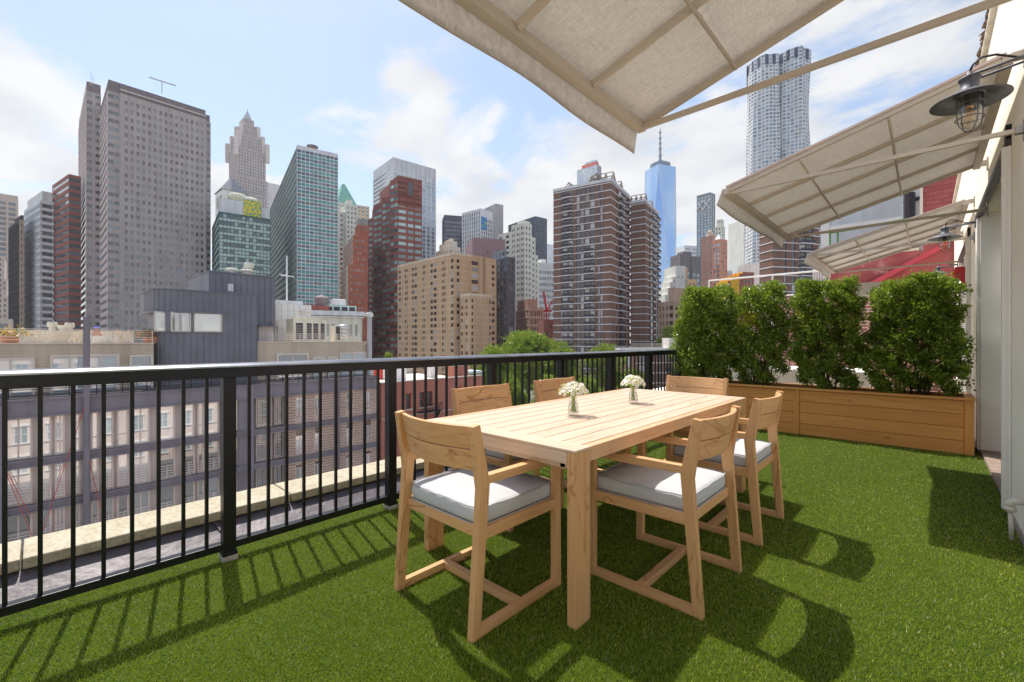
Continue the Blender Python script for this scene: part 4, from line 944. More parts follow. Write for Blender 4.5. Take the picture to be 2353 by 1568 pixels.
b.block(0, 0, b.sx(846), b.sy(789), 0, b.z(541), sp, spl, 2); b.block(b.sx(823), 2, b.sx(850), 12, b.z(541), b.z(519, 8, 2), dict(fh=3.3, n=3, wf=.3, top=.5), {}, 2); b.block(b.sx(826), 4, b.sx(849), 10, b.z(519, 8, 2), b.z(505, 8, 4), {'wm': 2}, {'wm': 2}, 2); b.finish()
b = Bld('orange_brick_annex', 'lower orange red brick wing in front of the setback building', 'building', 800, 232, 62, mats=[M_ORB, tone('grey_brick_side', (.40, .36, .33))], glass=winglass('sash_glass', (.03, .03, .035), (.40, .40, .38), .12, .6))
b.block(0, 0, b.sx(845), b.sy(784), 0, b.z(608), dict(sp, n=6), spl); b.finish()

# --- red granite tower --------------------------------------------------------------------------
M_RG = tone('red_granite_tower', (.23, .085, .07), .07); M_RG2 = tone('light_red_granite', (.34, .15, .125))
b = Bld('red_granite_tower', 'dark red granite tower with teal band windows and stepped left shoulder', 'tower', 914.7, 250, 55, mats=[M_RG, M_RG2, tone('dark_louvre', (.12, .12, .14))], glass=winglass('red_tower_glass', (.015, .07, .075), (.34, .58, .55), .2, .5, .08, .3))
X2 = b.sx(970); zt_ = b.z(403); zw = b.z(448)
rr = [(.40, .92, 'w')]; FHR = 3.62
b.block(0, 0, X2, 14, 0, zw, dict(fh=FHR, cols=[(.02, .33), (.40, .64), (.70, .98)], rows=rr, top=.6, dep=.15, m=(0, 0)), {})
b.block(.0, .0, X2, 14, zw, zt_, {'wm': 0}, {'wm': 0}, 0)
for q in (.25, .5, .75): b.w.box(.0, X2*.36, -.06, 0, zw+(zt_-zw)*q, zw+(zt_-zw)*q+.5, 1); b.w.box(X2*.68, X2, -.06, 0, zw+(zt_-zw)*q, zw+(zt_-zw)*q+.5, 1)
b.w.box(X2*.42, X2*.62, -.08, -.01, zw+1.2, zw+(zt_-zw)*.78, 2)
# zig-zag bay front stepping down to the left
pp = [(914.7, 0), (905, 1), (896, 0), (886, 1), (877, 0), (866, 1), (855, 0), (842.5, .6)]; ptop = [403, 448, 452, 452, 466, 466, 493, 521]
prev = (0, 0)
ys = [b.sy(p) for p, _ in pp]
for i in range(7):
    y0, y1 = ys[i], ys[i+1]; o0, o1 = pp[i][1]*-2.2, pp[i+1][1]*-2.2
    if i == 0: o0 = 0
    D = Vector((o0-o1, y0-y1, 0)); Wd = D.length; D.normalize(); IN = (-D.y, D.x)
    zz = b.z([403+10, 450, 455, 459, 470, 482, 505][i], 0, (y0+y1)/2)
    b.face((o1, y1), (D.x, D.y), (IN[0], IN[1]), Wd, 0, zz, dict(fh=FHR, n=1 if Wd < 5 else 2, wf=.9, rows=rr, top=.5+(zz-zw)*0+((zz-zw) % FHR), dep=.15, m=(.1, .1)))
    b.w.quad((o1, y1, zz), (o0, y0, zz), (o0+14, y0, zz), (o1+14, y1, zz)); b.w.quad((o0, y0, zw-6), (o0+14, y0, zw-6), (o0+14, y0, zz), (o0, y0, zz))
    b.w.quad((o1, y1, 0), (o1+14, y1, 0), (o1+14, y1, zz), (o1, y1, zz))
b.block(.4, b.sy(913), 12, b.sy(871), zw-5, b.z(408, 0, 4)-.5, {}, {'wm': 1}); b.finish()
# pale tower behind it
M_PT = tone('pale_pier', (.62, .65, .69)); M_PT2 = tone('pale_screen', (.52, .55, .60))
b = Bld('pale_steel_tower', 'tall pale grey steel tower behind the red granite tower', 'tower', 902.5, 420, 50, mats=[M_PT, M_PT2], glass=winglass('pale_tower_glass', (.16, .20, .25), (.34, .39, .45), .3), indiv=False)
zt_ = b.z(361); z2 = b.z(385); X2 = b.sx(1001); Y2 = b.sy(857)
b.block(0, 0, X2, Y2, 0, z2, dict(fh=4.1, n=9, wf=.68, rows=[(.1, .9, 'w')], top=.4, dep=.5, m=(.4, .4)), dict(fh=4.1, cols=[(.03, .97)], rows=[(.45, .95, 'w')], top=.4, dep=.2))
b.block(.3, .3, X2-.3, Y2-.3, z2, zt_, {'wm': 1}, {'wm': 1})
for i in range(10): x = .4+(X2-.8)*i/9; b.w.box(x-.5, x+.5, -.5, .0, 0, zt_, 0)
b.finish()

# --- midtown cluster ---------------------------------------------------------------------------------
b = Bld('navy_tower', 'dark navy glass tower left of the white striped tower', 'tower', 1021, 420, 75, mats=[tone('navy_frame', (.07, .08, .12))], glass=winglass('navy_glass', (.03, .035, .06), (.10, .11, .15), .12), indiv=False)
b.block(0, 0, b.sx(1064), 20, 0, b.z(494), dict(fh=3.9, cw=1.6, wf=.8, rows=[(.3, .95, 'w')], top=5), dict(fh=3.9, cw=3)); b.finish()
b = Bld('white_striped_tower', 'white vertical striped tower with a blue mural on its narrow side', 'tower', 1104.5, 400, 40, mats=[tone('white_marble_pier', (.80, .79, .77)), tone('charcoal_band', (.14, .14, .17))], glass=winglass('stripe_glass', (.03, .035, .045), (.14, .15, .17), .12), indiv=False)
b.block(0, 0, b.sx(1132), b.sy(1061.5), 0, b.z(479), dict(fh=3.9, cw=3.0, wf=.72, wm=0, rows=[(.1, .96, 'w')], top=8, dep=.4), dict(fh=3.9, cw=3.1, wf=.5, rows=[(.1, .96, 'w')], top=2, dep=.5))
s = NT('blue_mural'); v = s.n('TexVoronoi'); v.inputs['Scale'].default_value = 1; s.L(s.co((.32, .32, .32), False), v.inputs['Vector'])
s.bsdf(s.ramp(v.outputs['Distance'], [(.3, (.40, .48, .10)), (.36, (.02, .24, .55))]), .7)
m = MB(); m.box(.6, b.sx(1118), -.15, -.02, b.z(527), b.z(497)); b.part(m, 'blue_mural', s.m); b.finish()
b = Bld('grey_slab_tower', 'grey concrete slab tower behind the white striped tower', 'tower', 1139, 440, 55, mats=[tone('grey_slab', (.36, .36, .375))], glass=G_BLUE, indiv=False)
b.block(0, 0, b.sx(1156.5), b.sy(1096), 0, b.z(468), {}, {}); b.block(b.sx(1150), -.1, b.sx(1156.3), 6, 0, b.z(480), {}, {}); b.finish()
b = Bld('ziggurat_building', 'small pale art deco building with arched crown behind the tan brick tower', 'building', 1030, 260, 60, mats=[tone('ziggurat_stone', (.58, .54, .48))], glass=G_DARK, indiv=False)
sp = dict(fh=6, cw=2.2, wf=.4, rows=[(.1, .8, 'w')], dep=.3)
b.block(0, 0, b.sx(1058), b.sy(1002), 0, b.z(566), sp, sp); b.block(1, 1, b.sx(1052), b.sy(1006), b.z(566), b.z(552), sp, sp); b.block(2.5, 2.5, b.sx(1046), b.sy(1012), b.z(552), b.z(545), {}, {})
b.finish()
b = Bld('roof_garden_building', 'orange brick rooftop with green planting above the tan brick tower', 'building', 1005, 215, 60, mats=[tone('orange_brick_far', (.50, .32, .20))], glass=G_DARK, indiv=False)
b.block(0, 0, b.sx(1046), b.sy(986), 0, b.z(588), dict(fh=3, cw=3, wf=.5), dict(fh=3, cw=3, wf=.5)); b.finish()
b = Bld('purple_brick_building', 'windowless purple grey brick building above the tan brick tower', 'building', 1085.5, 225, 74, mats=[tone('purple_grey_brick', (.25, .19, .21))], glass=G_DARK)
b.block(0, 0, b.sx(1161), 20, 0, b.z(546), dict(fh=8, cols=[(.45, .48), (.74, .77)], rows=[(.3, .5, 'w')], top=2), {}); b.finish()
b = Bld('cream_brick_tower', 'cream brick tower with stepped right shoulder right of the purple building', 'tower', 1205, 260, 46, mats=[tone('cream_brick', (.68, .62, .56))], glass=G_DARK)
sp = dict(fh=3.3, cols=[(.05, .12), (.2, .27), (.42, .5), (.54, .62), (.74, .82), (.86, .94)], rows=[(.3, .8, 'w')], top=1.5, dep=.15); spr = dict(fh=3.3, cw=2.4, wf=.5, rows=[(.3, .75, 'w')], top=1.5, dep=.15)
b.block(0, 0, b.sx(1222), b.sy(1175), 0, b.z(511), spr, sp); b.block(b.sx(1222), .5, b.sx(1232), 12, 0, b.z(540), spr, {}); b.block(b.sx(1232), 1, b.sx(1239), 12, 0, b.z(580), spr, {})
b.block(.3, b.sy(1175), 10, b.sy(1143), 0, b.z(531, 0, 10), {}, dict(fh=3.3, cols=[(.1, .3), (.6, .8)], rows=[(.3, .8, 'w')], dep=.15)); b.block(2, 2, 7, 8, b.z(511), b.z(504), {}, {}); b.finish()
b = Bld('black_glass_tower', 'dark blue black office tower behind the cream brick tower', 'tower', 1230, 420, 52, mats=[tone('dark_blue_frame', (.09, .11, .15))], glass=winglass('black_tower_glass', (.02, .03, .045), (.08, .10, .14), .12), indiv=False)
b.block(0, 0, b.sx(1257), b.sy(1168), 0, b.z(497), dict(fh=3.9, cw=1.6, wf=.75, rows=[(.3, .95, 'w')], top=4), dict(fh=3.9, cw=2, wf=.8, rows=[(.3, .95, 'w')], top=6)); b.finish()
b = Bld('glazed_grid_building', 'dark steel and glass apartment block tucked behind the tan brick tower', 'building', 1166, 200, 55, mats=[tone('slate_frame', (.10, .12, .15)), tone('blue_glass_top', (.20, .27, .34))], glass=winglass('grid_apartment_glass', (.03, .045, .06), (.30, .36, .38), .22, .6))
zt_ = b.z(585); sp = dict(fh=3.1, cw=2.6, wf=.72, rows=[(.2, .85, 'w')], top=.4, dep=.3)
b.block(0, 0, b.sx(1184), b.sy(1125), 0, zt_-1, sp, sp); b.block(1, 3, b.sx(1172), 14, zt_-1, b.z(570), dict(sp, wm=1), dict(sp, wm=1)); b.finish()
b = Bld('ribbon_window_building', 'white office block with teal ribbon windows left of the brown balcony tower', 'building', 1237, 270, 66, mats=[tone('white_spandrel', (.66, .66, .64))], glass=winglass('ribbon_glass', (.04, .10, .13), (.18, .28, .32), .2), indiv=False)
b.block(0, 0, b.sx(1285), 15, 0, b.z(603), dict(fh=3.7, cw=1.7, wf=.82, rows=[(.35, .85, 'w')], top=4.5), {}); b.block(4, 4, b.sx(1262), 12, b.z(603), b.z(592), {}, {}); b.finish()
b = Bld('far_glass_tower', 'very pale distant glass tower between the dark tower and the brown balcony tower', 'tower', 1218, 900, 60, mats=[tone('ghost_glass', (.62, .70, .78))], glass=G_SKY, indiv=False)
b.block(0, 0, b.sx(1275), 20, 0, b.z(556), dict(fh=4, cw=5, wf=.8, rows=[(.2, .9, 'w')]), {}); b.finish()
b = Bld('brick_loft', 'old brown brick building with cornice above the street trees', 'building', 1216, 205, 72, mats=[tone('rose_brown_brick', (.36, .24, .20)), tone('sandy_cornice', (.50, .42, .34))], glass=G_DARK)
zt_ = b.z(708); sp = dict(fh=3.7, n=6, wf=.55, rows=[(.25, .8, 'w')], dep=.25, top=.8, bands=[(.0, .1, .12, 1)])
b.block(0, 0, b.sx(1249), b.sy(1185), 0, zt_, sp, dict(sp, n=5, wf=.3)); b.block(.5, 3, b.sx(1240), b.sy(1187), zt_, b.z(686), {}, {}); b.finish()
b = Bld('dark_brick_walkup', 'small dark red brick building beside the foot of the brown balcony tower', 'building', 1249, 190, 80, mats=[tone('dark_red_brick', (.22, .10, .09))], glass=G_DARK)
b.block(0, 0, b.sx(1290), 10, 0, b.z(735), dict(fh=3.4, n=4, wf=.4), {}); b.finish()
# red crane
cr = thing('tower_crane', at(1256, 230), 0, 'small red lattice crane left of the brown balcony tower', 'crane'); cr.location.z = ZG
m = MB(); zc_ = zof(715, 230)-ZG
for dx in (-.9, .9):
    for dy in (-.9, .9): m.bar((dx, dy, 0), (dx, dy, zc_), .3)
for k in range(int(zc_/2)): z_ = k*2; s_ = 1 if k % 2 else -1; m.bar((-.9*s_, -.9, z_), (.9*s_, -.9, z_+2), .2); m.bar((.9, -.9*s_, z_), (.9, .9*s_, z_+2), .2)
M_CR = tone('crane_red', (.50, .05, .07)); m.build('mast', M_CR, cr)
m = MB(); p0 = Vector((0, 0, zc_)); p1 = at(1249, 230, 671)-cr.location; p2 = at(1270, 230, 690)-cr.location; m.bar(p0, p1, .8); m.bar(p0, p2, .7); m.bar(p2, p1, .12); m.bar(p0+Vector((-3, 0, 0)), p0+Vector((3, 0, 0)), 1.4, 1.0); m.build('jib', M_CR, cr)

# --- tan brick tower -----------------------------------------------------------------------------------
M_TAN = tone('tan_brick', (.50, .35, .225), .05); M_TANB = tone('tan_concrete_band', (.62, .50, .40)); M_TAND = tone('tan_shadow_joint', (.10, .08, .08))
b = Bld('tan_brick_tower', 'wide tan brick apartment slab with pale floor lines in the middle of the skyline', 'building', 1044, 180, 46, mats=[M_TAN, M_TANB, M_TAND], glass=G_APT)
zt_ = b.z(579); FT = 2.62; W1 = b.sy(913.6); wl_ = W1
def fr(px): return (W1-b.sy(px))/W1
cols = []
for (p, q) in ((916.5, 921), (930.5, 933.2), (934.3, 936.5), (946.5, 950.5), (952, 958), (970.5, 973.2), (974.5, 977), (989, 994.5), (996.5, 1003), (1016, 1019), (1020.5, 1023.2), (1036, 1042)): cols.append((fr(p), fr(q)))
b.block(0, 0, b.sx(1085), W1, 0, zt_, dict(fh=FT, cols=[(.13, .28)], rows=[(.2, .72, 'w')], top=2.1, dep=.15, bands=[(-.03, .03, .05, 1)]), dict(fh=FT, cols=cols, rows=[(.22, .74, 'w')], top=2.1, dep=.15, bands=[(-.03, .03, .05, 1)]))
X80 = b.sx(1079)
b.w.box(X80, X80+4.2, -.8, -.001, 0, zt_-2.0, 0)
nfl = int((zt_-2.1)/FT)
for k in range(nfl):   # glazed bay column
    z_ = zt_-2.1-(k+1)*FT; b.pane([(X80+.4, -.83, z_+.35), (X80+3.9, -.83, z_+.35), (X80+3.9, -.83, z_+FT-.6), (X80+.4, -.83, z_+FT-.6)], .3)
x0 = b.sx(1099)+.3
b.block(b.sx(1085), 0, x0, 14, 0, zt_, {}, {}); b.w.box(b.sx(1106), b.sx(1111), -.9, -.001, 0, zt_-.2, 0)
b.block(b.sx(1097), -.9, b.sx(1109.5), 14, 0, zt_-.4, {}, {}); b.w.box(b.sx(1109.6), b.sx(1112.3), -.5, 0, 0, zt_, 2)
b.block(b.sx(1112.5), -.9, b.sx(1137.5), 14, 0, zt_-.4, dict(fh=FT, cols=[(.58, .82)], rows=[(.22, .74, 'w')], top=2.1, dep=.15, bands=[(-.03, .03, .05, 1)]), {})
for zz in (zt_-1.0,): b.w.box(-.06, b.sx(1085), -.06, 0, zz, zt_+.02, 1); b.w.box(-.06, 0, 0, W1, zz, zt_+.02, 1)
# low wing
ybk = 4.5; 
xl_, xr_ = -.2, b.sx(1105)
b.block(2.2, -8, 13.2, -.9, 0, b.z(676, 6, -6), dict(fh=FT, cols=[(.03, .1), (.88, .96)], rows=[(.22, .74, 'w')], top=1.6, dep=.15, bands=[(-.03, .03, .05, 1)]), dict(fh=FT, cols=[(.1, .26), (.5, .7)], rows=[(.22, .74, 'w')], top=1.6, dep=.15, bands=[(-.03, .03, .05, 1)]))
b.w.box(2.14, 13.26, -8.06, -.9, b.z(676, 6, -6)-1.1, b.z(676, 6, -6)+.02, 1)
b.finish(thr=3.0)

# --- brown balcony towers ----------------------------------------------------------------------------------
M_BR = tone('brown_brick', (.195, .12, .095), .12); M_BRB = tone('cream_floor_slab', (.84, .78, .70)); M_BRD = tone('dark_recess', (.075, .065, .08)); M_BRR = tone('tower_recess', (.12, .09, .085))
def brown(label, name, xc, Z, a, xl, xr, yt, gl, lcols, lbal, rcols, rbal, FB=2.78, top=1.2, thr=3.5):
    b = Bld(name, label, 'tower', xc, Z, a, mats=[M_BR, M_BRB, M_BRD, M_BRR], glass=gl); b.group = None
    tag(b.root, group='brown brick balcony towers')
    zt_ = b.z(yt); WR_ = b.sx(xr); WL_ = b.sy(xl)
    bd = [(-.10, .02, .10, 1)]
    b.block(0, 0, WR_, WL_, 0, zt_, dict(fh=FB, cols=rcols, rows=[(.12, .86, 'w')], top=top, dep=.25, bands=bd, balc=rbal), dict(fh=FB, cols=lcols, rows=[(.12, .86, 'w')], top=top, dep=.25, bands=bd, balc=lbal))
    for x0, y0, x1, y1 in ((-.15, -.15, WR_+.15, 0), (-.15, 0, 0, WL_+.15)): b.w.box(x0, x1, y0, y1, zt_-top*.6, zt_+.35, 1)
    rk = M_BRD
    mslab = None
    for (p, q, outp, fh, D, IN) in b.bal[:100]:
        m = MB(); p = Vector(p); q = Vector(q); o_ = Vector((-IN[0], -IN[1], 0))*outp; z_ = p.z
        m.hexa([p+Vector((0, 0, -.28)), p+o_+Vector((0, 0, -.28)), q+o_+Vector((0, 0, -.28)), q+Vector((0, 0, -.28)), p+Vector((0, 0, .06)), p+o_+Vector((0, 0, .06)), q+o_+Vector((0, 0, .06)), q+Vector((0, 0, .06))], 0)
        i_ = o_*.92
        m.hexa([p+i_+Vector((0, 0, .1)), p+o_+Vector((0, 0, .1)), q+o_+Vector((0, 0, .1)), q+i_+Vector((0, 0, .1)), p+i_+Vector((0, 0, 1.05)), p+o_+Vector((0, 0, 1.05)), q+o_+Vector((0, 0, 1.05)), q+i_+Vector((0, 0, 1.05))], 1)
        b.part(m, 'balcony', [M_BRB, rk])
    # timber-like truss frames on the roof
    return b, zt_, WR_, WL_
def truss(b, zt_, x, y, w, d, h, ax):
    m = MB()
    for k in range(4):
        t = d*k/3
        def P(u, z): return (x+u, y+t, zt_+z) if ax == 0 else (x+t, y+u, zt_+z)
        m.bar(P(0, 0), P(w/2, h), .28); m.bar(P(w/2, h), P(w, 0), .28); m.bar(P(0, .2), P(w, .2), .28); m.bar(P(w*.25, h*.5), P(w*.75, h*.5), .2); m.bar(P(w/2, 0), P(w/2, h), .2); m.bar(P(w*.25, 0), P(w*.25, h*.5), .2); m.bar(P(w*.75, 0), P(w*.75, h*.5), .2)
        m.bar(P(w*.25, h*.5), P(w*.5, 0), .16); m.bar(P(w*.75, h*.5), P(w*.5, 0), .16)
    def Q(u, t, z): return (x+u, y+t, zt_+z) if ax == 0 else (x+t, y+u, zt_+z)
    for (u, z) in ((w/2, h), (w*.25, h*.5), (w*.75, h*.5)): m.bar(Q(u, 0, z), Q(u, d, z), .25)
    b.part(m, 'roof_truss', tone('weathered_truss', (.26, .23, .21)))
lc = [(.14, .168), (.175, .255), (.275, .355), (.415, .475), (.49, .545), (.565, .64), (.655, .73), (.787, .815), (.825, .86)]
lbl = [(.175, .355, 1.0), (.56, .73, 1.0)]
rc = [(.27, .33), (.40, .6), (.70, .76), (.80, .98)]; rbl = [(.38, .60, 1.1), (.79, .99, 1.1)]
b, zt_, WR_, WL_ = brown('tall brown brick balcony tower with cream floor lines right of centre', 'brown_balcony_tower', 1404, 165, 32, 1271.7, 1447, 411, G_APT, lc, lbl, rc, rbl)
truss(b, zt_, 1.0, 0.6, 7, 9, 4.2, 0); truss(b, zt_, 1, b.sy(1383)-1, 7, 7, 3.6, 1); truss(b, zt_, 4, b.sy(1315), 6.5, 6, 3.4, 1)
truss(b, zt_, WR_*.5, .8, 6, 8, 3.6, 0); b.finish(thr=4)
b, zt_, WR_, WL_ = brown('shorter brown brick balcony tower in front of the blue glass spire', 'brown_balcony_tower', 1483, 178, 32, 1449, 1513.5, 459, G_APT, [], [], rc, rbl)
truss(b, zt_, .8, .8, 6, 6, 3.6, 0); truss(b, zt_, WR_*.5, .8, 5, 6, 3.2, 0); b.finish(thr=4)
b, zt_, WR_, WL_ = brown('brown brick balcony tower behind the awnings and shrubs on the right', 'brown_balcony_tower', 1776, 150, 78, 1745, 1925, 470, G_APT, [], [], [(.17, .2), (.285, .34), (.40, .5), (.51, .61), (.70, .78), (.86, .93)], [(.39, .61, 1.0)], top=1.5)
b.finish(thr=4)

# --- tall hotel behind brown tower -----------------------------------------------------------------------
b = Bld('glass_crown_tower', 'glass tower under construction peeking above the brown balcony tower', 'tower', 1372, 700, 42, mats=[tone('pale_blue_frame', (.42, .52, .62)), tone('scaffold_grey', (.30, .31, .34)), tone('safety_red', (.60, .13, .08))], glass=G_SKY, indiv=False)
b.block(0, 0, b.sx(1382), b.sy(1326), 0, b.z(378), dict(fh=3.8, cw=2, wf=.7, wm=1, rows=[(.2, .9, 'w')]), dict(fh=4, cw=4, wf=.9, rows=[(.05, .95, 'w')], top=1)); b.block(4, 4, 12, b.sy(1334), b.z(378), b.z(368), {'wm': 2}, {'wm': 2}); b.block(5, 5, 11, b.sy(1340), b.z(368), b.z(363), {}, {}); b.finish()

# --- tapered glass spire tower -------------------------------------------------------------------------------
st = thing('glass_spire_tower', at(1517, 1000), radians(20), 'tapered blue glass skyscraper with a ring and tall antenna spire', 'skyscraper'); st.location.z = ZG
def wtc():
    hb = 33.5; ht = 33.5*.98; zb_ = 12; ztp = zof(389, 1000)-ZG
    Bq = [Vector((hb*cos(radians(45+90*k))*1.414, hb*sin(radians(45+90*k))*1.414, zb_)) for k in range(4)]
    Tq = [Vector((ht*cos(radians(90*k)), ht*sin(radians(90*k)), ztp)) for k in range(4)]
    s = NT('spire_tower_glass'); co_ = s.co((1, 1, 1), False); sp_ = s.n('SeparateXYZ'); s.L(co_, sp_.inputs[0])
    fl = s.math('FRACT', s.math('DIVIDE', sp_.outputs[2], 4.1)); ln = s.ramp(fl, [(.0, .82), (.12, 1.0)])
    f = s.noise(s.co((.02, .02, .004), False), 1, 3)
    col = s.mix(1.0, s.ramp(f, [(.3, (.26, .48, .86)), (.7, (.52, .72, .96))]), ln, 'MULTIPLY')
    s.bsdf(col, .1, .7, .6); return Bq, Tq, s.m, ztp
Bq, Tq, MG_, ztp = wtc()
m = MB()
for k in range(4):
    # top vertex k sits over the middle of the side between base corners k-1 and k
    t = Tq[k]; a_ = Bq[k-1]; c_ = Bq[k]; t2 = Tq[(k+1) % 4]
    for tri in ((a_, c_, t), (c_, t2, t)):
        i = len(m.v); m.v += [tuple(q) for q in tri]; m.f.append((i, i+1, i+2)); m.mi.append(0)
i = len(m.v); m.v += [tuple(t) for t in Tq]; m.f.append((i, i+1, i+2, i+3)); m.mi.append(0); m.build('glass_shaft', MG_, st)
m = MB(); m.box(-33.5, 33.5, -33.5, 33.5, 0, 12); m.build('base', tone('tower_podium', (.5, .5, .5)), st)
m = MB()
for k in range(4): m.bar(Tq[k], Bq[k], .9); m.bar(Tq[k], Bq[k-1], .9)
m.build('edge_trim', tone('silver_edge', (.75, .80, .86)), st)
m = MB(); m.lathe([(20, 0), (22.0, 1.5), (22.0, 9), (20, 9), (20, 0)], (0, 0, ztp+.5), 40); m.lathe([(17, 0), (17, 12)], (0, 0, ztp+.2), 30, cap=True); m.build('ring', tone('dark_ring', (.14, .18, .26)), st)
m = MB(); zt2 = zof(296, 1000)-ZG; m.tube([(0, 0, ztp), (0, 0, ztp+25), (0, 0, ztp+60), (0, 0, zt2)], [3.6, 2.8, 1.9, 1.0], 10)
for k, q in ((.2, 5), (.33, 4), (.5, 3.8), (.63, 3.6), (.76, 3.4), (.9, 3)): m.lathe([(q, -1), (q, 1.2)], (0, 0, ztp+(zt2-ztp)*k), 12, cap=True)
m.build('antenna', tone('antenna_grey', (.20, .25, .32)), st)

# --- right hand group -----------------------------------------------------------------------------------------
b = Bld('braced_tower', 'slim dark glass tower with white x braces near its top', 'tower', 1632, 600, 52, mats=[tone('bluegrey_frame', (.20, .24, .28)), tone('silver_brace', (.62, .66, .70))], glass=winglass('braced_glass', (.05, .08, .10), (.20, .28, .32), .3), indiv=False)
sp = dict(fh=4, cw=5, wf=.72, rows=[(.15, .9, 'w')], top=3, dep=.5); W1 = b.sy(1601); b.block(0, 0, b.sx(1643.5), W1, 0, b.z(442), sp, sp)
for (p0, p1) in ((478, 458), (714, 640)):
    za, zb2 = b.z(p0), b.z(p1)
    for k in range(2):
        y0, y1 = W1*k/2, W1*(k+1)/2; b.w.bar((-.8, y0, za), (-.8, y1, zb2), 1.3, mi=1); b.w.bar((-.8, y1, za), (-.8, y0, zb2), 1.3, mi=1)
b.finish()
b = Bld('beige_stone_tower', 'pale beige tower right of the x braced tower', 'tower', 1658, 560, 50, mats=[tone('beige_stone_far', (.68, .61, .52))], glass=G_BLUE, indiv=False)
b.block(0, 0, b.sx(1666), b.sy(1642), 0, b.z(519), dict(fh=4, cw=4, wf=.5), dict(fh=5, cw=5, wf=.5)); b.block(1, 1, b.sx(1665), b.sy(1646), b.z(519), b.z(503), dict(fh=4, cw=3), dict(fh=4, cw=3)); b.finish()
M_OR = tone('orange_brick_hotel', (.52, .26, .18)); M_BRN = tone('brown_brick_hotel', (.36, .22, .185))
b = Bld('brick_hotel', 'brown and orange brick building with blue window strips and a white pointed roof piece', 'building', 1656, 330, 58, mats=[M_OR, M_BRN, tone('white_pyramid', (.80, .78, .74))], glass=winglass('hotel_glass', (.08, .14, .20), (.38, .50, .56), .2, .5))
W1 = b.sy(1636.5); W2 = b.sy(1610); zt_ = b.z(549)
b.block(0, 0, b.sx(1671.5), W1, 0, zt_, dict(fh=3.3, n=4, wf=.6, rows=[(.2, .85, 'w')], top=2), dict(fh=3.3, cols=[(.14, .42), (.54, .84)], rows=[(.15, .88, 'w')], top=2.5))
b.block(0.6, W1, 14, W2, 0, b.z(541, 0, W1), {'wm': 1}, dict(fh=6.6, wm=1, cols=[(.62, .74), (.8, .92)], rows=[(.2, .42, 'w')], top=4)); 
k = len(b.w.v); b.w.v += [(1, 1, zt_), (7, 1, zt_), (7, 7, zt_), (1, 7, zt_), (4, 4, zt_+4.5)]
for f in ((0, 1, 4), (1, 2, 4), (2, 3, 4), (3, 0, 4)): b.w.f.append(tuple(k+i for i in f)); b.w.mi.append(2)
b.finish()
q = loc_world(b, 6, W1+6, b.z(541, 0, W1)); tank('roof_tank', q[0], q[1], q[2], 2.4, 4.0, tone('grey_tank', (.48, .45, .42)), 'grey cone topped water tank on the brown brick hotel roof', .3, .5)
b = Bld('dark_office_block', 'dark grey office block with a brown tank top left of the brick hotel', 'building', 1590, 300, 75, mats=[tone('charcoal_block', (.17, .165, .175)), tone('bluegrey_block', (.18, .25, .30))], glass=winglass('office_teal', (.06, .12, .14), (.24, .36, .40), .2))
b.block(0, 0, b.sx(1611), 12, 0, b.z(589), dict(fh=3.8, n=2, wf=.8, rows=[(.2, .9, 'w')], top=11), {}); b.block(-8.5, 1, 0, 12, 0, b.z(585), dict(fh=3.8, n=3, wf=.7, rows=[(.2, .9, 'w')], top=11), {}); b.block(-5, 3, 2, 9, b.z(586), b.z(577), {}, {}); b.finish()
b = Bld('pale_blue_block', 'pale blue white office block peeking left of the x braced tower', 'building', 1573, 640, 76, mats=[tone('pale_blue_white', (.62, .70, .80))], glass=G_BLUE, indiv=False)
b.block(0, 0, b.sx(1604), 20, 0, b.z(564), dict(fh=6, n=2, wf=.8, rows=[(.4, .6, 'w')], top=2), {}); b.finish()
b = Bld('white_setback_block', 'white stepped apartment block at the foot of the blue glass spire', 'building', 1553, 230, 80, mats=[tone('white_brick', (.68, .64, .60)), tone('ochre_brick', (.56, .38, .24))], glass=G_DARK)
b.block(0, 0, b.sx(1575), 12, 0, b.z(611), dict(fh=6.5, n=2, wf=.3, rows=[(.5, .62, 'w')], top=3), {})
for k, (pl_, pt_) in enumerate(((1546, 636), (1541, 648), (1536, 662), (1531, 677))): b.block(b.sx(pl_), .2+k*.3, -.01 if k == 0 else b.sx((1546, 1541, 1536)[k-1]), 10, 0, b.z(pt_), dict(fh=3.1, n=1, wf=.75, rows=[(.3, .75, 'w')], top=1), {})
b.w.box(-.01, b.sx(1560), -.3, -.01, 0, b.z(700), 0)
for k in range(5): z_ = b.z(704)-3.1*k; b.pane([(b.sx(1540), -.32, z_), (-.3, -.32, z_), (-.3, -.32, z_+1.4), (b.sx(1540), -.32, z_+1.4)])
b.block(b.sx(1575), 1, b.sx(1582), 12, 0, b.z(613), {'wm': 1}, {}, 1); b.block(b.sx(1577), -1, b.sx(1598), 8, 0, b.z(642), dict(fh=3.3, n=2, wf=.35, wm=1, rows=[(.3, .75, 'w')]), {}, 1); b.finish()
b = Bld('brown_loggia_block', 'low brown concrete apartment block with recessed loggias left of the shrubs', 'building', 1548, 165, 60, mats=[tone('brown_concrete', (.36, .27, .22)), tone('brown_concrete_top', (.42, .31, .25))], glass=G_DARK)
zt_ = b.z(692); b.block(0, 0, b.sx(1585), b.sy(1512), 0, zt_, dict(fh=2.85, n=3, wf=.6, rows=[(.2, .75, 'w')], dep=.8, top=1), dict(fh=2.85, cols=[(.08, .16), (.3, .38), (.52, .62), (.7, .95)], rows=[(.2, .75, 'w')], dep=.8, top=1)); b.block(2, 2, 10, b.sy(1528), zt_, b.z(659), {'wm': 1}, {'wm': 1}, 1); b.finish()
b = Bld('glass_office_sliver', 'low blue grey block right of the brick hotel', 'building', 1672, 420, 78, mats=[tone('steel_blue_block', (.36, .44, .50))], glass=G_SKY, indiv=False)
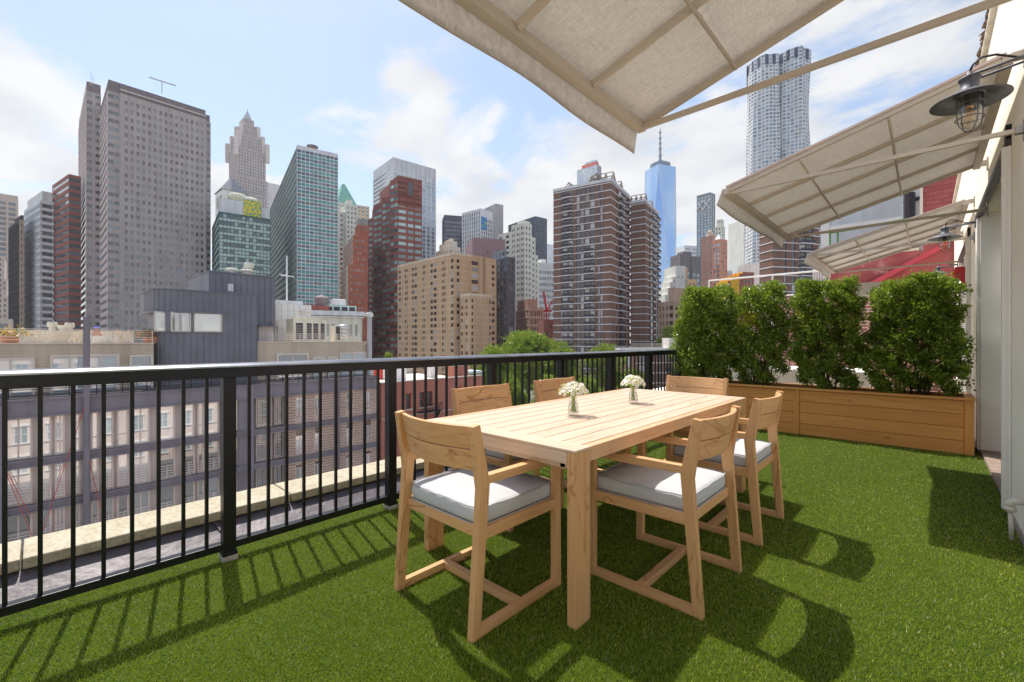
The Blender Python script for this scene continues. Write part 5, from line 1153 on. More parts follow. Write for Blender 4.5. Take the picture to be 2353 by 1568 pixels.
b.block(0, 0, b.sx(1682), 10, 0, b.z(622), dict(fh=4, n=3, wf=.6), {}); b.finish()
b = Bld('construction_frame', 'unfinished building wrapped in orange and yellow netting behind the shrubs', 'building', 1672, 300, 80, mats=[tone('yellow_netting', (.62, .34, .02), .2, .5), tone('rust_frame', (.33, .11, .08)), tone('dark_floor', (.10, .09, .11))], glass=G_DARK)
b.block(0, 0, b.sx(1679), 12, 0, b.z(645), dict(fh=3.2, n=1, wf=.9, wm=1), {}); b.block(b.sx(1679), -.5, b.sx(1698), 12, 0, b.z(636), {}, {}); b.block(b.sx(1698), 0, b.sx(1707), 12, 0, b.z(628), dict(fh=3.2, n=2, wf=.7, wm=1, rows=[(.15, .85, 'w')]), {}); b.block(b.sx(1707), .5, b.sx(1734), 12, 0, b.z(624), dict(fh=3.6, n=3, wf=.7, wm=1, rows=[(.15, .85, 'w')]), {})
for k in range(9): x = b.sx(1677+2.8*k); b.w.bar((x, 2, b.z(640)), (x, 2, b.z(626+k % 3*3)), .25, mi=1)
b.finish()
# --- rippled steel skyscraper --------------------------------------------------------------------------------------
def gehry():
    Z = 375; M1 = tone('rippled_steel', (.72, .74, .76), .06, .2); gls = winglass('rippled_glass', (.08, .12, .15), (.34, .42, .46), .25, .55)
    t = thing('rippled_steel_skyscraper', at(1797, Z), 0, 'tall rippled steel apartment skyscraper rising between the awnings', 'skyscraper'); t.location.z = ZG
    ztop = zof(122, Z)-ZG; FHg = 3.05; n = int(ztop/FHg); w = MB(); pn = MB(); pn.rnd = []
    dark = tone('crown_slats', (.06, .075, .13))
    def body(pts, ztp, ph):
        # plan polyline (camera-aligned local coords) left to right
        P = [Vector(p) for p in pts]; L_ = []; cols = []
        for i in range(len(P)-1):
            seg = (P[i+1]-P[i]).length; k = max(2, round(seg/3.1))
            for j in range(k): cols.append(P[i].lerp(P[i+1], j/k))
        cols.append(P[-1]); nf = int(ztp/FHg)
        def pos(i, f):
            z = ztp-(nf-f)*FHg; p = cols[i]; s_ = i*.9+ph
            a = .75*sin(s_*1.1+z*.035+sin(z*.021+ph)*1.4)+.4*sin(s_*2.1-z*.06)
            d = (cols[min(i+1, len(cols)-1)]-cols[max(i-1, 0)]).normalized(); nrm = Vector((d.y, -d.x))
            q = p+nrm*a; v = RV*q.x+FV*q.y; return Vector((v.x, v.y, z)), (RV*nrm.x+FV*nrm.y)
        for i in range(len(cols)-1):
            for f in range(nf):
                a, n1 = pos(i, f); b_, _ = pos(i+1, f); c_, _ = pos(i+1, f+1); d_, _ = pos(i, f+1)
                def bl(u, v): return a*(1-u)*(1-v)+b_*u*(1-v)+c_*u*v+d_*(1-u)*v
                if f >= nf-3 and i % 2 == 0: w.quad(a, b_, c_, d_, 1); continue
                u0, u1, v0, v1 = .16, .86, .22, .84
                q = [bl(u0, v0), bl(u1, v0), bl(u1, v1), bl(u0, v1)]; I = -n1*.35
                w.quad(a, b_, q[1], q[0]); w.quad(b_, c_, q[2], q[1]); w.quad(c_, d_, q[3], q[2]); w.quad(d_, a, q[0], q[3])
                qi = [p+I for p in q]
                for k in range(4): w.quad(q[k], q[(k+1) % 4], qi[(k+1) % 4], qi[k])
                pn.quad(*qi); pn.rnd.append(random.random())
        k0 = len(w.v); w.v += [tuple(pos(i, nf)[0]) for i in range(len(cols))]; w.f.append(tuple(range(k0, k0+len(cols)))); w.mi.append(0)
    u = Z/F
    def X(px): return (px-1797)*u
    body([(X(1736), 12), (X(1736), 4), (X(1752), -4), (X(1782), -6), (X(1789), 3), (X(1789), 16), (X(1740), 18), (X(1736), 12)], zof(132, Z)-ZG, .3)
    body([(X(1787), 14), (X(1790), 6), (X(1796), -1), (X(1826), -10), (X(1856), -3), (X(1859), 10), (X(1855), 20), (X(1790), 18), (X(1787), 14)], ztop, 2.1)
    w.build('facade', [M1, dark], t); o = pn.build('window', gls, t); tag(o, kind='stuff')
gehry()
b = Bld('cream_tower', 'pale cream apartment tower left of the rippled skyscraper foot', 'tower', 1709, 420, 75, mats=[tone('pale_cream_far', (.72, .66, .60))], glass=winglass('cream_tower_glass', (.14, .14, .16), (.40, .42, .44), .2), indiv=False)
b.block(0, 0, b.sx(1735), 20, 0, b.z(505), dict(fh=3.4, n=5, wf=.5, rows=[(.3, .8, 'w')]), {}); b.finish()
b = Bld('white_green_window_tower', 'white gridded lower tower in front of the rippled skyscraper', 'tower', 1746, 330, 70, mats=[tone('white_grid_far', (.76, .75, .72))], glass=winglass('pale_green_glass', (.10, .16, .17), (.46, .60, .60), .2, .5), indiv=False)
b.block(0, 0, b.sx(1800), 20, 0, b.z(602), dict(fh=3.2, cw=2.3, wf=.62, rows=[(.2, .8, 'w')]), {}); b.finish()
# ================================================================== ACROSS THE STREET
V = -44.0
def U(px, v=V): return upl(px, v)
def ZP(px, py, v=V): return zpl(px, py, v)
M_STEEL = tone('blue_grey_steel', (.20, .19, .225), .1, .5); M_ZINC = plain('zinc_cladding', (.19, .19, .215), .5, .2, .14, .6, spec=.4)
M_CORR = tone('beige_corrugated_metal', (.47, .42, .35), .04, .5); M_FRAME = tone('pinkish_window_frame', (.60, .52, .50), .06, 1); M_DOVE = tone('dove_frame', (.60, .55, .50), .05, 1)
G_LOFT = winglass('loft_glass', (.16, .15, .15), (.74, .70, .67), .46, .3, .012, .3)
G_LOW = winglass('lower_loft_glass', (.03, .04, .045), (.28, .30, .30), .34, .6, .02, .3)
lb = thing('loft_building', (V, 0, ZG), 0, 'steel framed loft building across the street with zinc penthouse and beige corrugated top floor', 'building')
def lbox(m, y0, y1, z0, z1, x0, x1, mi=0): m.box(x0, x1, y0, y1, z0-ZG, z1-ZG, mi)
YL, YR = U(-330), U(869)
SL = [-3.3, -6.98, -10.05, -13.15, -16.4]       # beam centres
# body behind the facade (set back so that windows sit in front of rooms)
m = MB(); lbox(m, YL, U(510), ZG, -2.7, -16, -.34); lbox(m, U(510)+.001, YR, ZG, -2.7, -16, -.6); m.build('wall', tone('loft_frame_wall', (.44, .395, .385)), lb)
m = MB()
YS = U(658)
for z in SL:
    mb2 = MB(); hh = .62 if z == SL[0] else .26
    lbox(mb2, YL, YR+.1, z-hh, z-hh+.1, -.1, .30); lbox(mb2, YL, YR+.1, z+hh-.1, z+hh, -.1, .30); lbox(mb2, YL, YR+.1, z-hh+.1, z+hh-.1, -.1, .14); mb2.build('beam', M_STEEL, lb)
for px, top in ((5, -3.0), (198, 2.95), (509.5, -2.7), (578, -2.7), (656, -2.7), (776, -2.7)):
    y = U(px); w_ = .19 if px < 300 else .12; mb2 = MB(); mb2.tube([(.38 if px < 300 else .2, y, .0), (.38 if px < 300 else .2, y, top-ZG)], w_, 12); mb2.build('column', M_STEEL, lb, smooth=False)
def lwin(y0, y1, z0, z1, gl, x=-.3, transom=.33, frame=.09, mull=0, mat=None, louv=0, lm=None):
    f = MB(); fr_ = frame
    lbox(f, y0, y0+fr_, z0, z1, x-.06, x+.07); lbox(f, y1-fr_, y1, z0, z1, x-.06, x+.07); lbox(f, y0+fr_, y1-fr_, z1-fr_, z1, x-.06, x+.07); lbox(f, y0+fr_, y1-fr_, z0, z0+fr_, x-.06, x+.07)
    if transom: zt = z0+(z1-z0)*transom; lbox(f, y0+fr_, y1-fr_, zt-.03, zt+.03, x-.04, x+.05)
    for k in range(mull): yy = y0+(y1-y0)*(k+1)/(mull+1); lbox(f, yy-.04, yy+.04, z0+fr_, z1-fr_, x-.05, x+.06)
    o = f.build('window', mat or M_FRAME, lb); p = MB(); p.quad((x, y0+fr_, z0+fr_-ZG), (x, y1-fr_, z0+fr_-ZG), (x, y1-fr_, z1-fr_-ZG), (x, y0+fr_, z1-fr_-ZG)); p.rnd = [random.random()]; p.build('pane', gl, o)
    if louv:
        l = MB()
        for k in range(louv): zz = z0+.25+k*.2; lbox(l, y0, y1, zz, zz+.045, .03, .06)
        for yy in (y0+.05, (y0+y1)/2, y1-.05): lbox(l, yy-.02, yy+.02, z0+.05, z0+.25+(louv-1)*.2+.05, .0, .03)
        l.build('juliet_rail', lm or M_FRAME, lb)
edges = [(8, 75), (89, 119), (126, 150), (162, 186), (209, 228), (236, 262), (269, 297), (302, 346), (362, 404), (417, 449), (455, 470), (476, 506)]
for r in range(4):
    zt_, zb_ = SL[r]-(.62 if r == 0 else .26), SL[r+1]+.26
    for (a, b_) in [(-330, -260), (-250, -190), (-180, -110), (-95, -5)]+edges: lwin(U(a), U(b_), zb_+.02, zt_-.02, G_LOFT if r < 1 or (r == 1 and b_ < 400 and random.random() < .7) else G_LOW, louv=(0, 5, 6, 6)[r], transom=.33 if r == 0 else 0, mull=1 if b_-a > 43 or b_-a in (24, 33) else 0, frame=.11)
    # dark stair strip with a slot window, then louvred pair
    mb2 = MB(); lbox(mb2, U(511), U(542), zb_, zt_, -.35, -.05); lbox(mb2, U(549), U(577), zb_, zt_, -.35, -.05); mb2.build('panel', M_STEEL, lb); lwin(U(542), U(549), zb_+.02, zt_-.02, G_LOW, transom=0, frame=.05)
    for (a, b_) in ((590, 627), (632, 654)): lwin(U(a), U(b_), zb_+.1, zt_-.05, G_LOW, louv=12 if r < 3 else 8, transom=0, lm=tone('taupe_louvre', (.25, .21, .21)))
# pale brick bays with a real grid of projecting headers
M_PB = brick('pale_pink_brick', (.78, .61, .50), (.66, .50, .41), (.36, .28, .25), .4, .13, .02)
wins = [(680, 702), (724, 738), (797, 811), (841, 853)]
mb2 = MB(); prevy = YS
for (a, b_) in wins: lbox(mb2, prevy, U(a), ZG, SL[0]-.62, -.55, -.02); prevy = U(b_)
lbox(mb2, prevy, YR, ZG, SL[0]-.62, -.55, -.02)
for r in range(4):
    z1_, z0_ = SL[r]-.9, SL[r]-2.75
    for (a, b_) in wins:
        lbox(mb2, U(a)+.001, U(b_)-.001, z0_-(.95 if r < 3 else .5), z0_, -.54, -.021)
        if r == 0: lbox(mb2, U(a)+.001, U(b_)-.001, z1_, SL[0]-.62, -.54, -.021)
mb2.build('brick_bay', M_PB, lb)
mb2 = MB()
for k in range(0, 100):
    zz = -16.6+k*.13
    if zz > SL[0]-.7: break
    if k % 2: continue
    for j in range(46):
        yy = YS+.2+j*.2+(.1 if k % 4 else 0)
        if yy > YR-.1 or any(U(a)-.12 < yy < U(b_)+.05 for a, b_ in wins): continue
        lbox(mb2, yy, yy+.1, zz, zz+.06, -.02, .06)
o = mb2.build('projecting_brick', tone('dark_header_brick', (.22, .13, .11)), lb); tag(o, kind='stuff')  # headers coloured darker than the bay for contrast
for r in range(4):
    z1_, z0_ = SL[r]-.9, SL[r]-2.75
    for (a, b_) in wins: lwin(U(a)+.01, U(b_)-.01, z0_+.01, z1_-.01, G_LOFT if random.random() < .6 else G_LOW, x=-.2, transom=.0, mull=1, frame=.06, louv=3)
# red tie rods
mb2 = MB()
for (p0, y0, p1, y1) in ((195, 928, 85, 1254), (5, 1060, 85, 1254), (198, 1034, 255, 1260), (5, 1060, 70, 1180)): mb2.bar((.5, U(p0), ZP(p0, y0)-ZG), (.5, U(p1), ZP(p1, y1)-ZG), .035)
mb2.build('tie_rod', tone('red_tie_rod', (.42, .07, .06)), lb)
# setback floor: terrace deck with dark planters/railing in front of beige corrugated wall
mb2 = MB(); lbox(mb2, YL, YR, -2.69, -2.6, -2.6, .1); mb2.build('terrace_deck', tone('dark_deck', (.10, .09, .09)), lb)
mb2 = MB()
for z in (-2.3, -2.05, -1.8, -1.5): lbox(mb2, YL, YR, z-.02, z+.02, .0, .05)
for k in range(24): y = YL+(YR-YL)*k/23; lbox(mb2, y-.03, y+.03, -2.6, -1.48, -.03, -.001)
mb2.build('terrace_railing', tone('dark_railing', (.035, .035, .045)), lb)
VB = V-2.6
def UB(px): return upl(px, VB)
def ZB(px, py): return zpl(px, py, VB)
def corr(y0, y1, z0, z1, x, name='corrugated_wall', mat=None, step=.16):
    """horizontal corrugation as real ribs"""
    f = MB(); k = int((z1-z0)/step)
    pr = []
    for i in range(k): z = z0+i*(z1-z0)/k; h_ = (z1-z0)/k; pr += [(x, z), (x, z+h_*.6), (x-.035, z+h_*.66), (x-.035, z+h_*.94)]
    pr.append((x, z1))
    for i in range(len(pr)-1): f.quad((pr[i][0], y0, pr[i][1]-ZG), (pr[i][0], y1, pr[i][1]-ZG), (pr[i+1][0], y1, pr[i+1][1]-ZG), (pr[i+1][0], y0, pr[i+1][1]-ZG))
    return f.build(name, mat or M_CORR, lb)
ztopL = ZB(150, 791); ztopR = ZB(720, 787)
mb2 = MB(); lbox(mb2, YL, UB(353), -2.6, ztopL-.02, -13, -2.66); lbox(mb2, UB(585), UB(846), -2.6, ztopR-.02, -11, -2.66); mb2.build('penthouse_core', M_CORR, lb)
corr(YL, UB(353), -2.55, ztopL, -2.6); corr(UB(587), UB(847), -2.55, ztopR, -2.6)
mb2 = MB(); lbox(mb2, YL, UB(353.5), ztopL, ztopL+.08, -2.9, -2.5); mb2.build('parapet_cap', M_DOVE, lb); mb2 = MB(); lbox(mb2, UB(585), UB(848), ztopR, ztopR+.08, -2.9, -2.5); mb2.build('parapet_cap', M_DOVE, lb)
for (a, b_, yt, ml) in ((-80, 73, 829, 2), (122, 268, 820, 3), (303, 346, 820, 0), (466, 500, 833, 0), (639, 705, 816, 1), (722, 741, 824, 0), (756, 772, 824, 0), (783, 838, 813, 1)):
    f = MB(); y0, y1 = UB(a), UB(b_); zt_ = ZB((a+b_)/2, yt); lbox(f, y0-.16, y0, -2.6, zt_+.16, -2.7, -2.46); lbox(f, y1, y1+.16, -2.6, zt_+.16, -2.7, -2.46); lbox(f, y0, y1, zt_, zt_+.16, -2.7, -2.46)
    for k in range(ml): yy = y0+(y1-y0)*(k+1)/(ml+1); lbox(f, yy-.06, yy+.06, -2.6, zt_, -2.62, -2.5)
    if a > 600: lbox(f, y0, y1, zt_-1.0, zt_-.88, -2.61, -2.51)
    o = f.build('patio_window', M_DOVE, lb); p = MB(); p.quad((-2.57, y0, -2.6-ZG), (-2.57, y1, -2.6-ZG), (-2.57, y1, zt_-ZG), (-2.57, y0, zt_-ZG)); p.rnd = [.2 if a < 300 or a > 600 and a < 780 else .9]; p.build('pane', winglass('patio_glass', (.12, .09, .07), (.50, .56, .58), .3, .5, .03), o)
# roof terrace railing
mb2 = MB(); zr = ztopL+.08
for z in (.25, .45, .65, .85, 1.02): lbox(mb2, YL, UB(351), zr+z-.02, zr+z+.02, -2.75, -2.71)
for k in range(12): y = YL+(UB(351)-YL)*k/11; lbox(mb2, y-.03, y+.03, zr, zr+1.04, -2.76, -2.72)
mb2.build('roof_railing', M_DOVE, lb); mb2 = MB()
for z in (.2, .4, .6, .8): lbox(mb2, UB(632), UB(832), ztopR+.08+z-.02, ztopR+.08+z+.02, -3.25, -3.21)
for k in range(8): y = UB(632)+(UB(832)-UB(632))*k/7; lbox(mb2, y-.03, y+.03, ztopR, ztopR+.95, -3.26, -3.22)
mb2.build('roof_railing', M_DOVE, lb)
mb2 = MB(); lbox(mb2, YL, UB(345), zr-.06, zr+1.1, -12.5, -12.3); mb2.build('roof_screen', tone('cream_screen', (.62, .56, .48)), lb)
# zinc penthouse: rounded left end, standing seams, window band
ZT1 = ZB(480, 671); ya, yb = UB(352.5), UB(590)
rad = 1.9
def zincpath(x0):
    P = []
    for k in range(9): a = pi/2*k/8; P.append((x0-rad+rad*sin(a), ya+rad-rad*cos(a)))
    return [(x0-7, ya)]+P+[(x0, yb)]
def wallstrip(P, z0, z1, name, mat, par=lb):
    f = MB()
    for i in range(len(P)-1): f.quad((P[i][0], P[i][1], z0-ZG), (P[i+1][0], P[i+1][1], z0-ZG), (P[i+1][0], P[i+1][1], z1-ZG), (P[i][0], P[i][1], z1-ZG))
    return f.build(name, mat, par)
x0 = -2.35; P = zincpath(x0); zw0, zw1 = ZB(450, 763), ZB(450, 719)
yw = UB(511)
PW = P[:-1]+[(x0, yw)]; wallstrip(PW, -2.6, zw0, 'zinc_wall', M_ZINC); wallstrip(PW, zw1, ZT1, 'zinc_wall', M_ZINC); wallstrip([(x0, yw), (x0, yb), (x0-7, yb)], -2.6, ZT1-.01, 'zinc_wall', M_ZINC)
f = MB()
L_ = [0]
for i in range(len(P)-1): L_.append(L_[-1]+math.dist(P[i], P[i+1]))
def along(t):
    for i in range(len(P)-1):
        if t <= L_[i+1]: k = (t-L_[i])/(L_[i+1]-L_[i]); return (P[i][0]+(P[i+1][0]-P[i][0])*k, P[i][1]+(P[i+1][1]-P[i][1])*k)
    return P[-1]
t = L_[1]-3
while t < L_[-1]:
    q = along(t)
    z_list = [(-2.6, zw0), (zw1, ZT1)] if q[1] < yw else [(-2.6, ZT1)]
    for a_, c_ in z_list: lbox(f, q[1]-.02, q[1]+.02, a_, c_, q[0]-.03, q[0]+.05)
    t += .47
o = f.build('standing_seam', M_ZINC, lb)
f = MB()
for i in range(len(P)-1):
    for z_, w_ in ((zw0-.08, .1), (zw1, .14), (ZT1, .1)):
        a_, c_ = Vector((*P[i], z_-ZG)), Vector((*P[i+1], z_-ZG))
        if z_ != ZT1 and P[i+1][1] > yw: c_ = Vector((P[i+1][0], yw+.25, z_-ZG))
        f.bar(a_, c_, w_*2, w_)
f.build('zinc_trim', M_ZINC, lb)
for (a, b_, rr_) in ((358, 381, .95), (394, 434, .35), (447, 506, .75)):
    f = MB(); y0, y1 = UB(a), UB(b_); off = 0 if a > 390 else -.35
    for (p_, q_, c_, d_) in ((y0-.09, y0, zw0, zw1), (y1, y1+.09, zw0, zw1), (y0, y1, zw0, zw0+.09), (y0, y1, zw1-.09, zw1)): lbox(f, p_, q_, c_, d_, x0-.1+off, x0+.02+off)
    o = f.build('window', M_DOVE, lb); p = MB(); xx = x0-.06+off; p.quad((xx, y0, zw0-ZG), (xx, y1, zw0-ZG), (xx, y1, zw1-ZG), (xx, y0, zw1-ZG)); p.rnd = [rr_]; p.build('pane', winglass('band_pane', (.16, .15, .13), (.60, .58, .50), .35, .5, .03), o)
f = MB()
for a_, b_ in ((381, 394), (434, 447), (506, 511.5)): lbox(f, UB(a_), UB(b_), zw0, zw1, x0-.2, x0-.03)
lbox(f, ya+.3, UB(511), zw0, zw1, x0-3, x0-.9); f.build('zinc_mullion', M_ZINC, lb)
f = MB(); lbox(f, ya+.5, yb-.1, -2.5, ZT1-.05, -9, x0-1.0); lbox(f, ya+rad, yb-.05, ZT1-.1, ZT1-.04, -9, x0-.05); f.build('zinc_core', M_ZINC, lb)
# taller zinc box behind
VC = V-6.2; yc0, yc1 = upl(480, VC), upl(631, VC); ZT2 = zpl(550, 631, VC)
f = MB(); lbox(f, yc0, yc1, -2, ZT2, -15, -6.2)
k = yc0
while k < yc1: lbox(f, k-.02, k+.02, -2, ZT2, -6.21, -6.14); k += .55
lbox(f, yc0-.06, yc1+.06, ZT2+.001, ZT2+.12, -15, -6.1); f.build('zinc_tower', M_ZINC, lb)
f = MB(); y0, y1 = upl(593, VC), upl(627, VC); za, zb_ = ztopR, zpl(610, 752, VC); lbox(f, y0, y1, za, zb_, -6.19, -6.05); f.build('roof_door', tone('pale_roof_door', (.50, .49, .50)), lb)
f = MB(); lbox(f, y0-.15, y1+.3, zb_, zb_+.12, -6.19, -5.3); lbox(f, y1+.1, y1+.2, za, zb_, -5.4, -5.3); f.build('door_canopy', M_ZINC, lb)
f = MB(); y0, y1 = upl(523, VC), upl(536, VC); z0_, z1_ = zpl(530, 670, VC), zpl(530, 653, VC); lbox(f, y0, y1, z0_, z1_, -6.18, -6.1)
for k in range(6): z_ = z0_+(z1_-z0_)*(k+.3)/6; lbox(f, y0+.05, y1-.05, z_, z_+.05, -6.1, -6.06)
f.build('louvre_vent', tone('white_louvre', (.62, .60, .60)), lb)
# vents / pipes on the roof (things)
def vent(px, py_t, py_b, v, r_, lab, cap_=True):
    y = upl(px, v); z0_, z1_ = zpl(px, py_b, v), zpl(px, py_t, v); t = thing('roof_vent', (v, y, z0_), 0, lab, 'vent', 'vents on the loft building roof'); h_ = z1_-z0_
    m = MB(); m.lathe([(r_, 0), (r_, h_*.6)], n=16, cap=True); m.build('pipe', tone('galvanised', (.60, .60, .60)), t)
    m = MB(); m.lathe([(r_*1.5, h_*.5), (r_*1.5, h_*.85), (r_*1.2, h_), (.01, h_)], n=16); m.build('cowl', tone('cream_cowl', (.66, .60, .52)), t)
vent(533, 617, 631, VC-2, .38, 'broad cream cowl vent left of the pair on the tall zinc box'); vent(567, 620, 631, VC-2, .4, 'broad cream cowl vent right beside the taller flue on the zinc box'); vent(572, 604, 631, VC-4, .32, 'tall galvanised flue standing on the zinc box')
vent(120, 740, 764, V-11, .22, 'leftmost thin white flue above the roof terrace screen'); vent(145, 748, 764, V-11, .25, 'short flue between two taller ones above the roof terrace'); vent(160, 742, 764, V-11, .22, 'tall flue right of the short one above the roof terrace')
t = thing('flue_pipe', (V-2.3, upl(849, V-2.3), ZG), 0, 'tall galvanised flue with domed cap at the right end of the loft building', 'flue'); zz = zpl(849, 727, V-2.3)-ZG
m = MB(); m.tube([(0, 0, 0), (0, 0, zz)], .26, 14); m.build('pipe', tone('blue_galvanised', (.42, .44, .48)), t); m = MB(); m.lathe([(.40, zz-.1), (.42, zz+.2), (.3, zz+.42), (.01, zz+.46)], n=18); m.build('cap', tone('pale_cap', (.66, .64, .60)), t)
m = MB(); m.bar((0, 0, zz*.86), (-.6, -3.4, zz*.80), .06); m.bar((0, 0, zz*.86), (-.6, -1.6, zz*.82), .06); m.build('brace', M_DOVE, t)
# terrace plants and furniture
def pot(px, py, c, lab):
    v = VB-.9; y = upl(px, v); t = thing('potted_flowers', (v, y, zr-.05), 0, lab, 'potted plant'); m = MB(); m.lathe([(.4, 0), (.55, .55), (.5, .55)], n=14, cap=True); m.build('pot', tone('terracotta', (.50, .26, .17)), t)
    g = np.random.default_rng(int(px)); C = g.normal(0, 1, (500, 3))*np.array([.35, .6, .2])+np.array([0, 0, .75])
    P_ = np.zeros((500, 4, 3)); d1 = g.normal(0, .06, (500, 3)); d2 = g.normal(0, .06, (500, 3)); P_[:, 0] = C; P_[:, 1] = C+d1; P_[:, 2] = C+d1+d2; P_[:, 3] = C+d2
    npmesh('blossoms', P_.reshape(-1, 3), np.arange(2000).reshape(-1, 4), leafmat('pot_%d' % px, [(0, (.06, .14, .02)), (.4, (.06, .14, .02)), (.45, c), (1, c)], .2), g.uniform(0, 1, 500), t)
pot(24, 770, (.70, .40, .03), 'terracotta pot of yellow and pink flowers on the roof terrace at far left'); pot(347, 770, (.60, .12, .05), 'terracotta pot of red flowers beside the zinc penthouse')
for i, (px, lab) in enumerate(((98, 'slatted terrace chair left of the tall steel column'), (176, 'slatted terrace chair close to the steel column on the roof terrace'), (266, 'slatted terrace chair right of the steel column on the roof'))):
    v = VB-1.2; y = upl(px, v); t = thing('terrace_chair', (v, y, zr-.05), .4*i, lab, 'chair', 'chairs on the loft roof terrace')
    m = MB(); m.box(-.3, .3, -.3, .3, .4, .45); m.build('seat', tone('pale_terrace_wood', (.62, .52, .42)), t); m = MB()
    for k in range(5): m.box(-.28+k*.12, -.22+k*.12, .28, .32, .45, 1.05)
    m.build('backrest', tone('pale_terrace_wood', (.62, .52, .42)), t)
    for sx in (-1, 1):
        for sy in (-1, 1): m = MB(); m.box(sx*.28-.03, sx*.28+.03, sy*.28-.03, sy*.28+.03, 0, .4); m.build('leg', tone('pale_terrace_wood', (.62, .52, .42)), t)
v = VB-1.3; t = thing('round_planter', (v, upl(242, v), zr-.05), 0, 'low round white tub on the roof terrace right of the steel column', 'planter'); m = MB(); m.lathe([(.8, 0), (.9, .6), (.8, .6), (.75, .4), (.01, .4)], n=20); m.build('tub', tone('white_tub', (.68, .64, .60)), t)
v = VB-1.5; t = thing('person', (v, upl(222, v), zr-.05), 0, 'person in a blue hat sitting low on the roof terrace behind the railing', 'person')
m = MB(); k0 = 0; m.tube([(0, 0, .35), (0, 0, .6), (.02, 0, .9), (.02, 0, 1.02), (.02, 0, 1.08), (.03, 0, 1.2), (.03, 0, 1.3)], [.2, .22, .24, .1, .07, .11, .05], 12); m.tube([(0, .2, .9), (.1, .3, .65), (.3, .25, .55)], [.07, .055, .04], 8); m.tube([(0, -.2, .9), (.1, -.3, .65), (.3, -.25, .55)], [.07, .055, .04], 8); m.tube([(.05, .1, .42), (.5, .14, .45), (.52, .14, .05)], [.1, .08, .05], 8); m.tube([(.05, -.1, .42), (.5, -.14, .45), (.52, -.14, .05)], [.1, .08, .05], 8)
m.build('body', tone('salmon_clothes', (.55, .30, .22)), t, smooth=True); m = MB(); m.lathe([(.26, 1.24), (.14, 1.28), (.12, 1.36), (.01, 1.38)], (.03, 0, 0), 16); m.build('hat', tone('blue_hat', (.16, .20, .60)), t)
# --- rooftop things right of the zinc box ----------------------------------------------------------
M_WP = tone('white_panel', (.76, .74, .71), .05)
vv = -53; t = thing('roof_bulkhead', (vv, 0, 0), 0, 'white panelled stair bulkhead behind the loft roof with a white pole on top', 'building')
y0, y1, y2 = upl(633, vv), upl(665, vv), upl(715, vv); za = -2; m = MB(); m.box(-6, 0, y0, y2, za, zpl(680, 700, vv)); m.box(-7, -.5, y0+.2, upl(700, vv), zpl(680, 700, vv), zpl(660, 690, vv)); m.build('wall', M_WP, t)
m = MB(); zz = zpl(670, 700, vv)
for k in range(7): y = y0+(y2-y0)*k/6; m.box(0, .02, y-.02, y+.02, za, zz-.05)
for z in (zpl(670, 716, vv), zpl(670, 737, vv), zpl(670, 757, vv)): m.box(0, .025, y0, y2, z-.02, z+.02)
m.build('panel_joint', tone('joint_grey', (.48, .46, .44)), t)
m = MB(); m.box(.0, .05, upl(690, vv), upl(702, vv), zpl(690, 724, vv), zpl(690, 712, vv)); m.box(.0, .05, upl(635, vv), upl(641, vv), zpl(637, 747, vv), zpl(637, 737, vv)); m.build('vent_panel', tone('grey_vent', (.52, .50, .50)), t)
p = MB(); yp = upl(659, vv-4); zt_ = zpl(659, 588, vv-4); zb_ = zpl(659, 694, vv-4); p.tube([(-4, yp, zb_), (-4, yp, zt_)], .1, 8); p.bar((-4, upl(645, vv-4), zpl(645, 633, vv-4)), (-4, upl(673, vv-4), zpl(673, 636, vv-4)), .1); p.bar((-5, yp-.5, zpl(659, 629, vv-4)), (-3, yp+.5, zpl(659, 638, vv-4)), .1); p.build('antenna_pole', M_WP, t)
vv = -49.5; t = thing('air_conditioner', (vv, 0, 0), 0, 'long bank of cream air conditioning units behind the roof railing', 'air conditioner'); y0, y1 = upl(674, vv), upl(748, vv); za = zpl(710, 786, vv); zt_ = zpl(710, 734, vv)
m = MB(); m.box(-2, 0, y0, y1, za, zt_); m.box(-2.1, .1, y0+.5, y1-.4, zt_+.001, zt_+.22); m.build('housing', tone('cream_housing', (.64, .60, .54)), t)
for (a, b_) in ((680, 696), (705, 716), (720, 731), (737, 746)):
    m = MB(); m.box(.001, .03, upl(a, vv), upl(b_, vv), za+.3, zt_-.45)
    for k in range(9): z_ = za+.4+(zt_-za-.95)*k/9; m.box(.03, .05, upl(a, vv), upl(b_, vv), z_, z_+.05, 1)
    m.build('grille', [tone('dark_grille', (.06, .06, .07)), tone('grille_slat', (.30, .29, .28))], t)
t = thing('air_conditioner', (vv, 0, 0), 0, 'single small air conditioning unit with dark grille and silver ducts beside it', 'air conditioner'); y0, y1 = upl(770, vv), upl(783, vv); m = MB(); m.box(-1.2, 0, y0, y1, zpl(776, 786, vv), zpl(776, 748, vv)); m.build('housing', tone('cream_housing', (.64, .60, .54)), t); m = MB(); m.box(.001, .04, y0+.1, y1-.1, zpl(776, 782, vv), zpl(776, 751, vv)); m.build('grille', tone('dark_grille', (.06, .06, .07)), t)
m = MB()
for k, py in enumerate((752, 761, 770)): m.tube([(-.6, y1, zpl(790, py, vv)), (-.3, upl(797, vv), zpl(797, py, vv)), (-.6, upl(800, vv), zpl(800, py+4, vv))], .33, 10)
m.build('duct', plain('silver_duct', (.62, .62, .62), .35, .6), t, smooth=True)
b = Bld('white_classical_building', 'old white stone building with cornice and narrow sash windows behind the air conditioners', 'building', 712, 95, 62, mats=[tone('warm_white_stone', (.66, .61, .54)), tone('pale_cornice', (.72, .70, .66)), tone('maroon_bulkhead', (.22, .08, .07))], glass=winglass('sash_glass2', (.03, .03, .035), (.40, .40, .38), .12, .6))
zt_ = b.z(714); X2 = b.sx(832)
